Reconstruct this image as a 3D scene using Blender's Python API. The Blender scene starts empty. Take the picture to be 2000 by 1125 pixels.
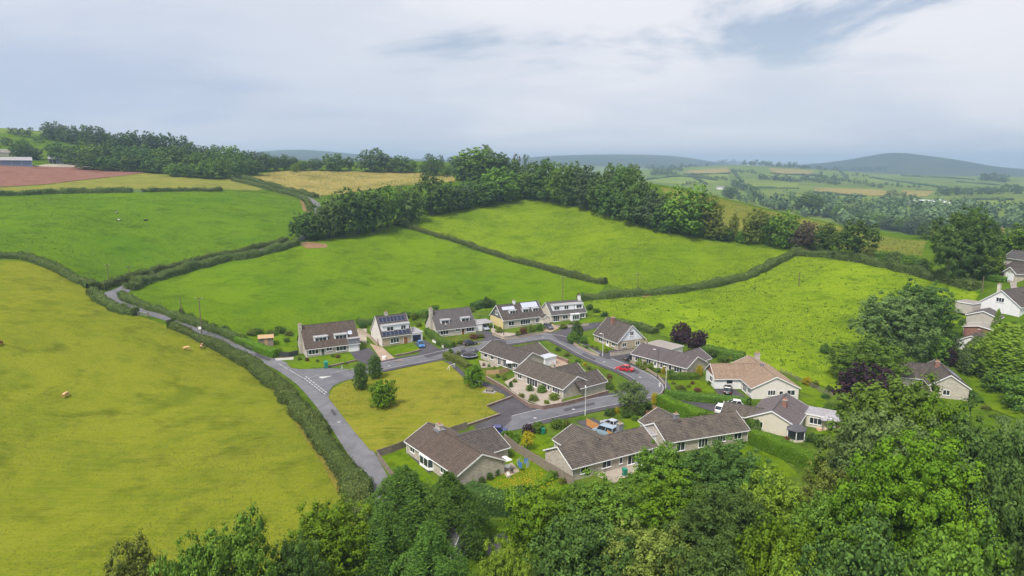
import bpy, bmesh, math, random
import numpy as np
from mathutils import Vector, Matrix
from mathutils.geometry import delaunay_2d_cdt

rng = np.random.default_rng(7)
random.seed(7)
R = math.radians
SC = bpy.context.scene
COL = SC.collection

# ------------------------------------------------------------------ camera
CAM_H, PITCH, FOC = 50.0, R(10.1), 1333.0          # metres, radians, focal length in photo pixels
cd = bpy.data.cameras.new('camera')
cd.sensor_width = 36.0
cd.lens = 36.0 * FOC / 2000.0
cd.clip_start, cd.clip_end = 1.0, 60000.0
cam = bpy.data.objects.new('camera', cd)
COL.objects.link(cam)
cam.location = (0, 0, CAM_H)
cam.rotation_euler = (R(90) - PITCH, 0, 0)
SC.camera = cam

# ------------------------------------------------------------------ world, sun, exposure
SUN_EL, SUN_AZ = R(54), R(212)                       # azimuth clockwise from the view direction
GAPOFF = (14.35, 9.3, 0.0)
world = bpy.data.worlds.new('World')
SC.world = world
world.use_nodes = True
nt = world.node_tree
nt.nodes.clear()
N = nt.nodes.new
L = nt.links.new
out = N('ShaderNodeOutputWorld'); bg = N('ShaderNodeBackground'); bg.inputs['Strength'].default_value = 0.1
sky = N('ShaderNodeTexSky'); sky.sky_type = 'NISHITA'; sky.sun_disc = False
sky.sun_elevation = SUN_EL; sky.sun_rotation = SUN_AZ; sky.air_density = 1.2; sky.dust_density = 0.5
tc = N('ShaderNodeTexCoord'); sep = N('ShaderNodeSeparateXYZ'); L(tc.outputs['Generated'], sep.inputs[0])
def wmath(op, a, b=None, clamp=False):
    n = N('ShaderNodeMath'); n.operation = op; n.use_clamp = clamp
    for i, v in enumerate((a, b)):
        if v is None: continue
        if isinstance(v, (int, float)): n.inputs[i].default_value = v
        else: L(v, n.inputs[i])
    return n.outputs[0]
zc = wmath('MAXIMUM', sep.outputs['Z'], 0.0)
den = wmath('ADD', zc, 0.16)                        # cloud deck: a flat layer seen in perspective, thickening to the horizon
comb = N('ShaderNodeCombineXYZ')
L(wmath('DIVIDE', sep.outputs['X'], den), comb.inputs[0]); L(wmath('DIVIDE', sep.outputs['Y'], den), comb.inputs[1])
def wnoise(scale, detail, rough, off, dist=0.0, sx=1.0):
    m = N('ShaderNodeMapping'); m.inputs['Location'].default_value = off; m.inputs['Scale'].default_value = (sx, 1, 1)
    L(comb.outputs[0], m.inputs[0])
    n = N('ShaderNodeTexNoise'); n.inputs['Scale'].default_value = scale; n.inputs['Detail'].default_value = detail
    n.inputs['Roughness'].default_value = rough; n.inputs['Distortion'].default_value = dist
    L(m.outputs[0], n.inputs['Vector'])
    return n.outputs['Fac']
def wramp(fac, stops):
    r = N('ShaderNodeValToRGB'); r.color_ramp.interpolation = 'EASE'
    e = r.color_ramp.elements
    while len(e) < len(stops): e.new(0.5)
    for i, (p, c) in enumerate(stops): e[i].position = p; e[i].color = (*c, 1) if len(c) == 3 else c
    L(fac, r.inputs[0]); return r.outputs[0]
def wmix(f, a, b, mode='MIX'):
    n = N('ShaderNodeMix'); n.data_type = 'RGBA'; n.blend_type = mode
    for i, v in ((0, f), (6, a), (7, b)):
        if isinstance(v, (int, float)): n.inputs[i].default_value = v
        elif isinstance(v, tuple): n.inputs[i].default_value = v
        else: L(v, n.inputs[i])
    return n.outputs[2]
big = wnoise(0.42, 2, 0.45, (3.1, 1.7, 0.0), 0.3)
det = wnoise(1.3, 7, 0.58, (8.3, 4.4, 0.0), 0.4, 0.8)
fine = wnoise(4.5, 6, 0.6, (1.0, 9.0, 0.0), 0.7, 0.6)
v = wmath('ADD', wmath('MULTIPLY', big, 0.66), wmath('ADD', wmath('MULTIPLY', det, 0.26), wmath('MULTIPLY', fine, 0.08)))
# the cloud deck is thinner, so paler, to one side of the view
dp = N('ShaderNodeVectorMath'); dp.operation = 'DOT_PRODUCT'; L(tc.outputs['Generated'], dp.inputs[0])
dp.inputs[1].default_value = (.75, .35, .56)
v = wmath('ADD', v, wmath('MULTIPLY', wmath('SUBTRACT', dp.outputs['Value'], 0.45), 0.22))
v = wmath('ADD', v, wmath('MULTIPLY', wmath('MAXIMUM', wmath('SUBTRACT', zc, 0.11), 0.0), 1.6))       # overcast brightens upwards
v = wmath('ADD', v, wmath('MULTIPLY', wmath('MAXIMUM', wmath('SUBTRACT', 0.10, zc), 0.0), 1.5))       # and pales again low down, where it is seen through the most air
CLOUD_DARK, CLOUD_MID, CLOUD_LIGHT = (1.70, 1.92, 2.40), (2.20, 2.32, 2.62), (2.74, 2.74, 2.88)
cloud = wramp(v, [(0.33, tuple(x / 10 for x in CLOUD_DARK)), (0.50, tuple(x / 10 for x in CLOUD_MID)), (0.66, tuple(x / 10 for x in CLOUD_LIGHT))])
cloud10 = wmix(1.0, cloud, (10, 10, 10, 1), 'MULTIPLY')
gap = wramp(wnoise(0.62, 7, 0.62, GAPOFF, 0.5, 0.9), [(0.55, (0, 0, 0)), (0.68, (1, 1, 1))])
hi = wramp(sep.outputs['Z'], [(0.07, (0, 0, 0)), (0.16, (1, 1, 1))])      # low gaps are hidden behind the cloud's own depth
gapf = wmath('MULTIPLY', wmath('MULTIPLY', gap, 0.75), hi)
blue = wmix(1.0, sky.outputs[0], (0.27, 0.27, 0.30, 1), 'MULTIPLY')
col = wmix(gapf, cloud10, blue)
L(col, bg.inputs['Color']); L(bg.outputs[0], out.inputs['Surface'])

sd = bpy.data.lights.new('sun', 'SUN'); sd.energy = 1.5; sd.angle = R(12); sd.color = (1.0, 0.94, 0.84)
sun = bpy.data.objects.new('sun', sd); COL.objects.link(sun)
sdir = Vector((math.sin(SUN_AZ) * math.cos(SUN_EL), math.cos(SUN_AZ) * math.cos(SUN_EL), math.sin(SUN_EL)))
sun.rotation_euler = sdir.to_track_quat('Z', 'Y').to_euler()
sun.location = sdir * 300

SC.view_settings.view_transform = 'Standard'
SC.view_settings.look = 'None'
SC.view_settings.exposure = 1.72
SC.view_settings.gamma = 1.0
SC.view_settings.use_curve_mapping = False
SC.render.engine = 'CYCLES'
SC.cycles.use_denoising = True
SC.cycles.use_adaptive_sampling = True
SC.cycles.adaptive_threshold = 0.02
SC.cycles.max_bounces = 5
SC.cycles.diffuse_bounces = 3
SC.cycles.glossy_bounces = 2
SC.cycles.transmission_bounces = 2
SC.cycles.volume_bounces = 0
SC.cycles.transparent_max_bounces = 4

# ------------------------------------------------------------------ helpers: tags
ORD = ['first', 'second', 'third', 'fourth', 'fifth', 'sixth', 'seventh', 'eighth', 'ninth', 'tenth', 'eleventh', 'twelfth',
       'thirteenth', 'fourteenth', 'fifteenth', 'sixteenth', 'seventeenth', 'eighteenth', 'nineteenth', 'twentieth',
       'twenty-first', 'twenty-second', 'twenty-third', 'twenty-fourth', 'twenty-fifth', 'twenty-sixth', 'twenty-seventh',
       'twenty-eighth', 'twenty-ninth', 'thirtieth']
def tag(o, label=None, cat=None, group=None, kind=None):
    for k, val in (('label', label), ('category', cat), ('group', group), ('kind', kind)):
        if val: o[k] = val
    return o
def empty(name, loc=(0, 0, 0), rz=0.0, parent=None):
    o = bpy.data.objects.new(name, None); COL.objects.link(o)
    o.location = loc; o.rotation_euler = (0, 0, rz); o.empty_display_size = 0.3
    if parent: o.parent = parent
    return o
def link_mesh(name, me, parent=None, mats=None):
    o = bpy.data.objects.new(name, me); COL.objects.link(o)
    if parent: o.parent = parent
    for m in mats or []: me.materials.append(M[m])
    return o
def copy_tree(o, parent=None):
    c = o.copy(); COL.objects.link(c)
    if parent is not None: c.parent = parent
    for ch in list(o.children): copy_tree(ch, c)
    return c

class MB:
    """collects faces, then links them as one mesh object"""
    def __init__(s): s.v = []; s.f = []; s.m = []; s.uv = []
    def quad(s, pts, m=0, uv=None):
        b = len(s.v); s.v += [tuple(p) for p in pts]; s.f.append(tuple(range(b, b + len(pts)))); s.m.append(m)
        s.uv.append(uv)
    def box(s, x0, x1, y0, y1, z0, z1, m=0):
        p = [(x0, y0, z0), (x1, y0, z0), (x1, y1, z0), (x0, y1, z0), (x0, y0, z1), (x1, y0, z1), (x1, y1, z1), (x0, y1, z1)]
        s.hexa(p, m)
    def hexa(s, p, m=0):
        for q in ((3, 2, 1, 0), (4, 5, 6, 7), (0, 1, 5, 4), (1, 2, 6, 5), (2, 3, 7, 6), (3, 0, 4, 7)):
            s.quad([p[i] for i in q], m)
    def bar(s, a, b, w, h=None, m=0, up=(0, 0, 1)):
        h = h or w; a = Vector(a); b = Vector(b); d = (b - a).normalized(); u = Vector(up)
        if abs(d.dot(u)) > .98: u = Vector((1, 0, 0))
        r = d.cross(u).normalized() * w / 2; u = r.cross(d).normalized() * h / 2
        s.hexa([a - r - u, a + r - u, a + r + u, a - r + u][:4] + [b - r - u, b + r - u, b + r + u, b - r + u], m)
    def tube(s, a, b, r0, r1=None, n=8, m=0, caps=True):
        r1 = r0 if r1 is None else r1; a = Vector(a); b = Vector(b); d = (b - a).normalized()
        u = d.orthogonal().normalized(); w = d.cross(u)
        A = [a + (u * math.cos(2 * math.pi * i / n) + w * math.sin(2 * math.pi * i / n)) * r0 for i in range(n)]
        B = [b + (u * math.cos(2 * math.pi * i / n) + w * math.sin(2 * math.pi * i / n)) * r1 for i in range(n)]
        for i in range(n): s.quad([A[i], A[(i + 1) % n], B[(i + 1) % n], B[i]], m)
        if caps: s.quad(A[::-1], m); s.quad(B, m)
    def build(s, name, mats, parent=None, smooth=False):
        me = bpy.data.meshes.new(name); me.from_pydata(s.v, [], s.f)
        if isinstance(mats, str): mats = [mats]
        for x in mats: me.materials.append(M[x])
        me.polygons.foreach_set('material_index', s.m)
        if any(u is not None for u in s.uv):
            l = me.uv_layers.new(name='UVMap'); flat = []
            for f, u in zip(s.f, s.uv): flat += list(u) if u is not None else [(0, 0)] * len(f)
            l.data.foreach_set('uv', [c for q in flat for c in q])
        if smooth: me.polygons.foreach_set('use_smooth', [True] * len(s.f))
        me.update()
        o = bpy.data.objects.new(name, me); COL.objects.link(o)
        if parent: o.parent = parent
        return o

# ------------------------------------------------------------------ materials
M = {}
class NB:
    """small node builder"""
    def __init__(s, name):
        s.mat = bpy.data.materials.new(name); s.mat.use_nodes = True; s.t = s.mat.node_tree
        s.t.nodes.clear(); s.out = s.t.nodes.new('ShaderNodeOutputMaterial'); M[name] = s.mat
    def n(s, typ, **kw):
        x = s.t.nodes.new(typ)
        for k, val in kw.items(): setattr(x, k, val)
        return x
    def l(s, a, b): s.t.links.new(a, b)
    def put(s, sock, val):
        if isinstance(val, (int, float)): sock.default_value = val
        elif isinstance(val, (tuple, list)): sock.default_value = (*val, 1) if len(val) == 3 and sock.type == 'RGBA' else val
        else: s.l(val, sock)
    def noise(s, scale, detail=4, rough=.55, vec=None, dist=0.0, out='Fac'):
        x = s.n('ShaderNodeTexNoise'); x.inputs['Scale'].default_value = scale; x.inputs['Detail'].default_value = detail
        x.inputs['Roughness'].default_value = rough; x.inputs['Distortion'].default_value = dist
        if vec is not None: s.l(vec, x.inputs['Vector'])
        return x.outputs[out]
    def pos(s, scale=(1, 1, 1), rot=0.0, what='obj'):
        if what == 'world': o = s.n('ShaderNodeNewGeometry').outputs['Position']
        else: o = s.n('ShaderNodeTexCoord').outputs['Object' if what == 'obj' else 'UV']
        mp = s.n('ShaderNodeMapping'); mp.inputs['Scale'].default_value = scale; mp.inputs['Rotation'].default_value = (0, 0, rot)
        s.l(o, mp.inputs[0]); return mp.outputs[0]
    def ramp(s, fac, stops, ease='LINEAR'):
        r = s.n('ShaderNodeValToRGB'); r.color_ramp.interpolation = ease; e = r.color_ramp.elements
        while len(e) < len(stops): e.new(.5)
        for i, (p, c) in enumerate(stops):
            e[i].position = p; e[i].color = (c, c, c, 1) if isinstance(c, (int, float)) else (*c, 1)
        s.put(r.inputs[0], fac); return r.outputs[0]
    def mix(s, f, a, b, mode='MIX'):
        x = s.n('ShaderNodeMix', data_type='RGBA', blend_type=mode)
        s.put(x.inputs[0], f); s.put(x.inputs[6], a); s.put(x.inputs[7], b); return x.outputs[2]
    def math(s, op, a, b=0.0):
        x = s.n('ShaderNodeMath', operation=op); s.put(x.inputs[0], a); s.put(x.inputs[1], b); return x.outputs[0]
    def bsdf(s, color, rough=.8, spec=.3, metal=0.0, bump=None, bstr=.3, bdist=.02, **kw):
        b = s.n('ShaderNodeBsdfPrincipled'); s.put(b.inputs['Base Color'], color); s.put(b.inputs['Roughness'], rough)
        b.inputs['Specular IOR Level'].default_value = spec; b.inputs['Metallic'].default_value = metal
        for k, val in kw.items(): s.put(b.inputs[k.replace('_', ' ')], val)
        if bump is not None:
            q = s.n('ShaderNodeBump'); q.inputs['Strength'].default_value = bstr; q.inputs['Distance'].default_value = bdist
            s.l(bump, q.inputs['Height']); s.l(q.outputs[0], b.inputs['Normal'])
        s.l(b.outputs[0], s.out.inputs['Surface']); return b

def mat_plain(name, c, rough=.6, spec=.3, metal=0.0, var=.12, scale=1.5):
    b = NB(name); nz = b.noise(scale, 5, .6, b.pos())
    c2 = tuple(x * (1 - var) for x in c); c1 = tuple(min(1, x * (1 + var)) for x in c)
    b.bsdf(b.ramp(nz, [(.3, c2), (.7, c1)]), rough, spec, metal)
def mat_grass(name, a, bcol, c, s1=.02, s2=.35, streak=None, rot=0.0, tuss=None, fine=3.0):
    """field: broad patches a/b, mid mottle towards c, fine blades"""
    b = NB(name); p = b.pos(what='world')
    broad = b.noise(s1, 3, .5, p, .4); mid = b.noise(s2, 6, .68, p, .3); fn = b.noise(fine, 3, .7, p)
    col = b.mix(b.ramp(broad, [(.36, 0), (.64, 1)]), a, bcol)
    col = b.mix(b.math('MULTIPLY', b.ramp(mid, [(.42, 0), (.66, 1)]), .8), col, c)
    m2 = b.noise(s2 * .27, 5, .6, p, .5); col = b.mix(b.math('MULTIPLY', b.ramp(m2, [(.40, 0), (.62, 1)]), .7), col, tuple(x * 1.12 for x in bcol))
    m3 = b.noise(s2 * .4, 4, .7, p, .25); col = b.mix(b.math('MULTIPLY', b.ramp(m3, [(.52, 0), (.68, 1)]), .7), col, tuple(x * .60 for x in c))
    if streak:
        ps = b.pos((.05, .9, 1), rot, 'world'); st = b.noise(streak[0], 4, .6, ps, .6)
        col = b.mix(b.math('MULTIPLY', b.ramp(st, [(.42, 0), (.66, 1)]), streak[2]), col, streak[1])
    if tuss:
        tn = b.noise(tuss[0], 2, .5, p); col = b.mix(b.math('MULTIPLY', b.ramp(tn, [(.62, 0), (.72, 1)]), tuss[2]), col, tuss[1])
    col = b.mix(b.ramp(fn, [(.25, .0), (.8, .38)]), col, tuple(x * .35 for x in c))
    bm_ = b.math('ADD', b.math('MULTIPLY', mid, .7), b.math('MULTIPLY', fn, .5))
    b.bsdf(col, 1.0, 0.0, bump=bm_, bstr=.6, bdist=.25)
HAZE = 2.1e-4
mat_grass('grass_ground', (0.070, 0.135, 0.0090), (0.100, 0.160, 0.0110), (0.050, 0.100, 0.0090))
mat_grass('grass_pasture', (0.0896, 0.1837, 0.0050), (0.1344, 0.2195, 0.0063), (0.0582, 0.1299, 0.0063), .022, .22, (2.4, (0.1658, 0.2374, 0.0125), .4), .5)
mat_grass('grass_top', (0.1210, 0.2080, 0.0068), (0.1742, 0.2516, 0.0095), (0.0823, 0.1596, 0.0068), .022, .24, (2.4, (0.2080, 0.2661, 0.0203), .4), -.3)
mat_grass('grass_cow', (0.0739, 0.1663, 0.0078), (0.1155, 0.1987, 0.0090), (0.0508, 0.1247, 0.0090), .022, .22, (.9, (0.1386, 0.2264, 0.0090), .35), .2, (.06, (0.0554, 0.1016, 0.0078), .5))
mat_grass('grass_right', (0.1456, 0.2504, 0.0082), (0.2097, 0.2971, 0.0114), (0.0932, 0.1806, 0.0082), .03, .32, (2.0, (0.2447, 0.3086, 0.0244), .35), .9, (.22, (0.0699, 0.1282, 0.0097), .75))
mat_grass('grass_hay', (0.148, 0.192, 0.0115), (0.198, 0.218, 0.0170), (0.108, 0.150, 0.0100), .022, .28, (2.2, (0.245, 0.240, 0.0320), .45), .95, (.06, (0.0840, 0.1280, 0.0096), .6))
mat_grass('grass_dry', (.155, .195, .030), (.235, .225, .050), (.115, .160, .025), .03, .3, (1.0, (.27, .24, .06), .4), 0.0)
mat_grass('grass_gold', (0.2480, 0.2240, 0.0480), (0.3360, 0.2640, 0.0880), (0.1920, 0.1920, 0.0400), .012, .12, (.6, (0.3520, 0.2720, 0.1120), .5), .1, (.03, (0.1600, 0.1280, 0.0400), .5))
mat_grass('grass_lawn', (0.0966, 0.1794, 0.0064), (0.1380, 0.2070, 0.0090), (0.0690, 0.1380, 0.0064), .14, .9, None, 0, None, 6)
mat_grass('grass_green', (0.1632, 0.1968, 0.0121), (0.2400, 0.2304, 0.0269), (0.1152, 0.1632, 0.0101), .07, .4, (1.6, (0.2784, 0.2544, 0.0403), .6), .7, None, 5)
mat_grass('grass_verge', (0.0960, 0.1360, 0.0160), (0.1360, 0.1520, 0.0240), (0.0720, 0.1040, 0.0160), .2, 1.2, None, 0, None, 6)
mat_grass('grass_crest', (.15, .175, .030), (.22, .205, .045), (.11, .14, .025), .03, .3)
mat_grass('grass_far', (0.1200, 0.1840, 0.0280), (0.1520, 0.2000, 0.0400), (0.0960, 0.1520, 0.0320), .004, .02)
mat_grass('grass_straw', (0.2560, 0.2240, 0.0680), (0.2880, 0.2320, 0.0800), (0.2080, 0.2000, 0.0560), .004, .03)
mat_grass('grass_lime', (0.1600, 0.2240, 0.0360), (0.1840, 0.2320, 0.0400), (0.1360, 0.1920, 0.0320), .004, .03)
mat_grass('hill_wood', (0.0320, 0.0496, 0.0176), (0.0600, 0.0760, 0.0240), (0.0176, 0.0320, 0.0128), .0022, .010)
mat_grass('hill_moor', (0.0600, 0.0760, 0.0280), (0.0880, 0.0960, 0.0360), (0.0440, 0.0600, 0.0240), .002, .008)
mat_grass('soil_red', (0.2000, 0.0960, 0.0680), (0.2240, 0.1120, 0.0840), (0.1600, 0.0760, 0.0560), .03, .5, (3.0, (0.2900, 0.1650, 0.1300), .8), 1.2, (.05, (.15, .07, .05), .5))
mat_grass('soil_bare', (0.2640, 0.1520, 0.0880), (0.3200, 0.2000, 0.1200), (0.1760, 0.1200, 0.0640), .3, 1.0)
def mat_asphalt(name, c, c2):
    b = NB(name); p = b.pos(what='world'); n1 = b.noise(.25, 5, .6, p, .5); n2 = b.noise(2.2, 5, .7, p); n3 = b.noise(14, 2, .5, p)
    col = b.mix(b.ramp(n1, [(.35, 0), (.65, 1)]), c, c2)
    col = b.mix(b.ramp(n2, [(.35, .0), (.75, .5)]), col, tuple(x * .6 for x in c))
    pt = b.noise(.09, 2, .5, p, 1.5); col = b.mix(b.ramp(pt, [(.56, 0), (.58, .35)]), col, tuple(x * .6 for x in c))
    col = b.mix(b.ramp(n3, [(.3, 0), (.8, .2)]), col, tuple(min(1, x * 1.3) for x in c2))
    b.bsdf(col, .88, .25, bump=n3, bstr=.2, bdist=.01)
mat_asphalt('asphalt_lane', (0.1287, 0.1287, 0.1443), (0.1833, 0.1833, 0.2028))
mat_asphalt('asphalt_road', (0.1170, 0.1170, 0.1342), (0.1599, 0.1599, 0.1794))
mat_asphalt('asphalt_dark', (0.0624, 0.0577, 0.0686), (0.0897, 0.0819, 0.0936))
mat_asphalt('concrete', (0.2574, 0.2340, 0.2184), (0.3276, 0.2964, 0.2730))
mat_asphalt('gravel_pale', (0.3120, 0.2652, 0.2184), (0.4056, 0.3510, 0.2964))
mat_asphalt('paving_tan', (0.3276, 0.2340, 0.1716), (0.3900, 0.2964, 0.2262))
mat_plain('road_paint', (.48, .48, .48), .7, .2, 0, .15, 3)
mat_plain('kerb_stone', (.36, .36, .38), .85, .2, 0, .15, 2)
# ------------------------------------------------------------------ terrain height: smooth surface through surveyed points
def ray(px, py):
    cx = (px - 1000.0) / FOC; cy = -(py - 562.5) / FOC
    d = np.array([cx, math.cos(PITCH) + cy * math.sin(PITCH), -math.sin(PITCH) + cy * math.cos(PITCH)])
    return d / math.hypot(d[0], d[1])               # unit horizontal length
CTRL = []                                           # (x, y, z)
def cp(px, py, dist):
    d = ray(px, py); CTRL.append((d[0] * dist, d[1] * dist, CAM_H + d[2] * dist))
def cz(px, dist, z):
    d = ray(px, 562.5); CTRL.append((d[0] * dist, d[1] * dist, z))
for a in range(-90, 100, 30):
    for r_, z_ in ((12, 0), (40, 0)): CTRL.append((r_ * math.sin(R(a)), r_ * math.cos(R(a)), z_))
for px, d_, z_ in [(0, 75, 0), (500, 75, 0), (1000, 75, 0), (1500, 75, 0), (2000, 75, -1), (0, 115, .3), (300, 115, 0), (700, 110, 0), (1000, 105, 0),
                   (1300, 105, 0), (1650, 110, 0), (2000, 115, -1.5), (0, 150, 2.0), (250, 150, .8), (560, 150, 0), (800, 145, 0), (1050, 145, 0), (1300, 145, 0),
                   (1550, 145, 0), (1850, 150, 0), (2150, 150, -1.5), (450, 185, 1.2), (650, 180, .2), (850, 180, 0), (1100, 180, 0), (1300, 180, 0),
                   (1500, 180, .2), (1750, 185, .4), (1950, 190, .3), (950, 210, .8), (1150, 212, .8), (700, 205, 1.0), (2300, 250, 0)]: cz(px, d_, z_)
for c in [(0, 510, 262), (100, 525, 256), (195, 572, 234), (330, 630, 200), (0, 620, 200), (-200, 560, 240), (-250, 450, 330), (0, 385, 400), (-250, 370, 420),
          (250, 375, 415), (430, 372, 440), (580, 400, 400), (592, 455, 322), (250, 545, 262), (400, 505, 290), (100, 450, 310), (350, 440, 325),
          (0, 362, 470), (270, 337, 545), (0, 325, 565), (480, 350, 525), (330, 352, 500), (120, 318, 615), (105, 272, 760), (0, 256, 830), (180, 282, 730),
          (300, 300, 690), (400, 316, 655), (-300, 300, 700), (-300, 240, 900), (620, 380, 470), (500, 338, 570), (860, 345, 560), (700, 333, 620), (860, 316, 720), (780, 355, 520),
          (600, 470, 305), (740, 440, 335), (1020, 388, 408), (900, 405, 385), (1280, 455, 320), (1400, 475, 312), (1600, 492, 302), (1750, 522, 274),
          (1880, 548, 254), (1180, 550, 256), (1000, 500, 300), (1150, 587, 236), (1245, 575, 242), (1500, 520, 284), (1400, 600, 224), (1650, 600, 224),
          (700, 560, 250), (420, 600, 222), (820, 500, 295), (1150, 450, 335), (1890, 580, 238), (1960, 600, 226), (2150, 560, 250),
          (1280, 360, 425), (1450, 396, 425), (1600, 430, 402), (1810, 468, 362), (1150, 365, 430), (1950, 458, 400), (2200, 480, 360), (1050, 345, 480), (960, 335, 520),
          (1300, 376, 1300), (1300, 341, 2000), (1450, 323, 3000), (1600, 331, 2800), (1700, 405, 1000), (1700, 346, 2500), (1900, 402, 1150), (1950, 366, 2000), (1950, 348, 2700),
          (1500, 395, 1000), (1500, 350, 1900), (1550, 370, 1450), (2300, 370, 2000), (2300, 420, 1000),
          (1750, 298, 5000), (1715, 302, 4950), (1670, 313, 4900), (1610, 322, 4850), (1800, 303, 5000), (1860, 311, 5000), (1920, 321, 5050), (1970, 330, 5100), (2100, 335, 5000), (1750, 333, 4200), (1600, 338, 4000), (1900, 346, 4200),
          (1060, 306, 6000), (1180, 302, 6100), (1330, 306, 6100), (1420, 320, 6000), (590, 293, 5600), (500, 299, 5800), (690, 304, 5700), (800, 318, 6000), (900, 318, 6000)]: cp(*c)
for px, d_, z_ in [(1280, 700, 0), (1500, 640, -14), (1750, 560, -14), (1950, 620, -18), (2250, 600, -15), (900, 1300, 25), (600, 1300, 20), (700, 3000, 10), (300, 1300, 70), (0, 1300, 90), (1050, 3000, 10),
                   (-400, 1500, 90), (1750, 3700, 8), (1450, 4200, 10), (1950, 3600, 5), (1100, 1200, 20), (1750, 6600, 20), (1200, 9500, 0), (600, 9500, 0), (1800, 9500, 0), (0, 9500, 0), (2400, 7000, 20), (-500, 6000, 50), (200, 5000, 20)]: cz(px, d_, z_)
# two smooth surfaces (thin-plate splines in log-polar coordinates)
CT = np.array(CTRL)
def uv_(x, y):
    r_ = np.sqrt(x * x + y * y) + 1e-6
    return np.stack([np.arctan2(x, y) * 1.6, np.log(r_)], -1)
def kern(d2): return np.where(d2 > 1e-12, 0.5 * d2 * np.log(np.maximum(d2, 1e-12)), 0.0)
_c = uv_(CT[:, 0], CT[:, 1]); _n = len(_c)
_K = kern(((_c[:, None] - _c[None]) ** 2).sum(-1)) + np.eye(_n) * 3e-4
_P = np.concatenate([np.ones((_n, 1)), _c], 1)
_A = np.block([[_K, _P], [_P.T, np.zeros((3, 3))]])
_W = np.linalg.solve(_A, np.concatenate([CT[:, 2], np.zeros(3)]))
def hgt(x, y):
    x = np.asarray(x, float); y = np.asarray(y, float); sh = x.shape
    q = uv_(x.ravel(), y.ravel()); outv = np.empty(len(q))
    for i in range(0, len(q), 20000):
        b = q[i:i + 20000]
        k = kern(((b[:, None] - _c[None]) ** 2).sum(-1))
        outv[i:i + 20000] = k @ _W[:_n] + _W[_n] + b @ _W[_n + 1:]
    return outv.reshape(sh)
def hz(x, y): return float(hgt(np.array([x]), np.array([y]))[0])
_T = np.concatenate([np.geomspace(30, 600, 420), np.geomspace(606, 9400, 260)])
def ground(px, py, zoff=0.0, far=None):
    """where the line of sight through a photo pixel meets the ground (raised by zoff)"""
    d = ray(px, py); t = _T
    z = CAM_H + d[2] * t - (hgt(d[0] * t, d[1] * t) + zoff)
    hit = np.where(z < 0)[0]
    if len(hit) == 0:
        tt = far or t[int(np.argmin(z))]
    else:
        i = hit[0]
        if i == 0: tt = t[0]
        else:
            a, b = t[i - 1], t[i]
            for _ in range(3):
                s_ = np.linspace(a, b, 8); zz = CAM_H + d[2] * s_ - (hgt(d[0] * s_, d[1] * s_) + zoff)
                k = max(1, int(np.argmax(zz < 0))); a, b = s_[k - 1], s_[k]
            tt = .5 * (a + b)
        if far: tt = min(tt, far)
    x, y = d[0] * tt, d[1] * tt
    return Vector((x, y, hz(x, y)))
def at_dist(px, dist):
    d = ray(px, 562.5); x, y = d[0] * dist, d[1] * dist
    return Vector((x, y, hz(x, y)))
def pix_z(px, py, dist):
    return CAM_H + ray(px, py)[2] * dist
def scale_at(p):
    """photo pixels per metre at a point"""
    depth = p.y * math.cos(PITCH) - (p.z - CAM_H) * math.sin(PITCH)
    return FOC / depth

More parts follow.
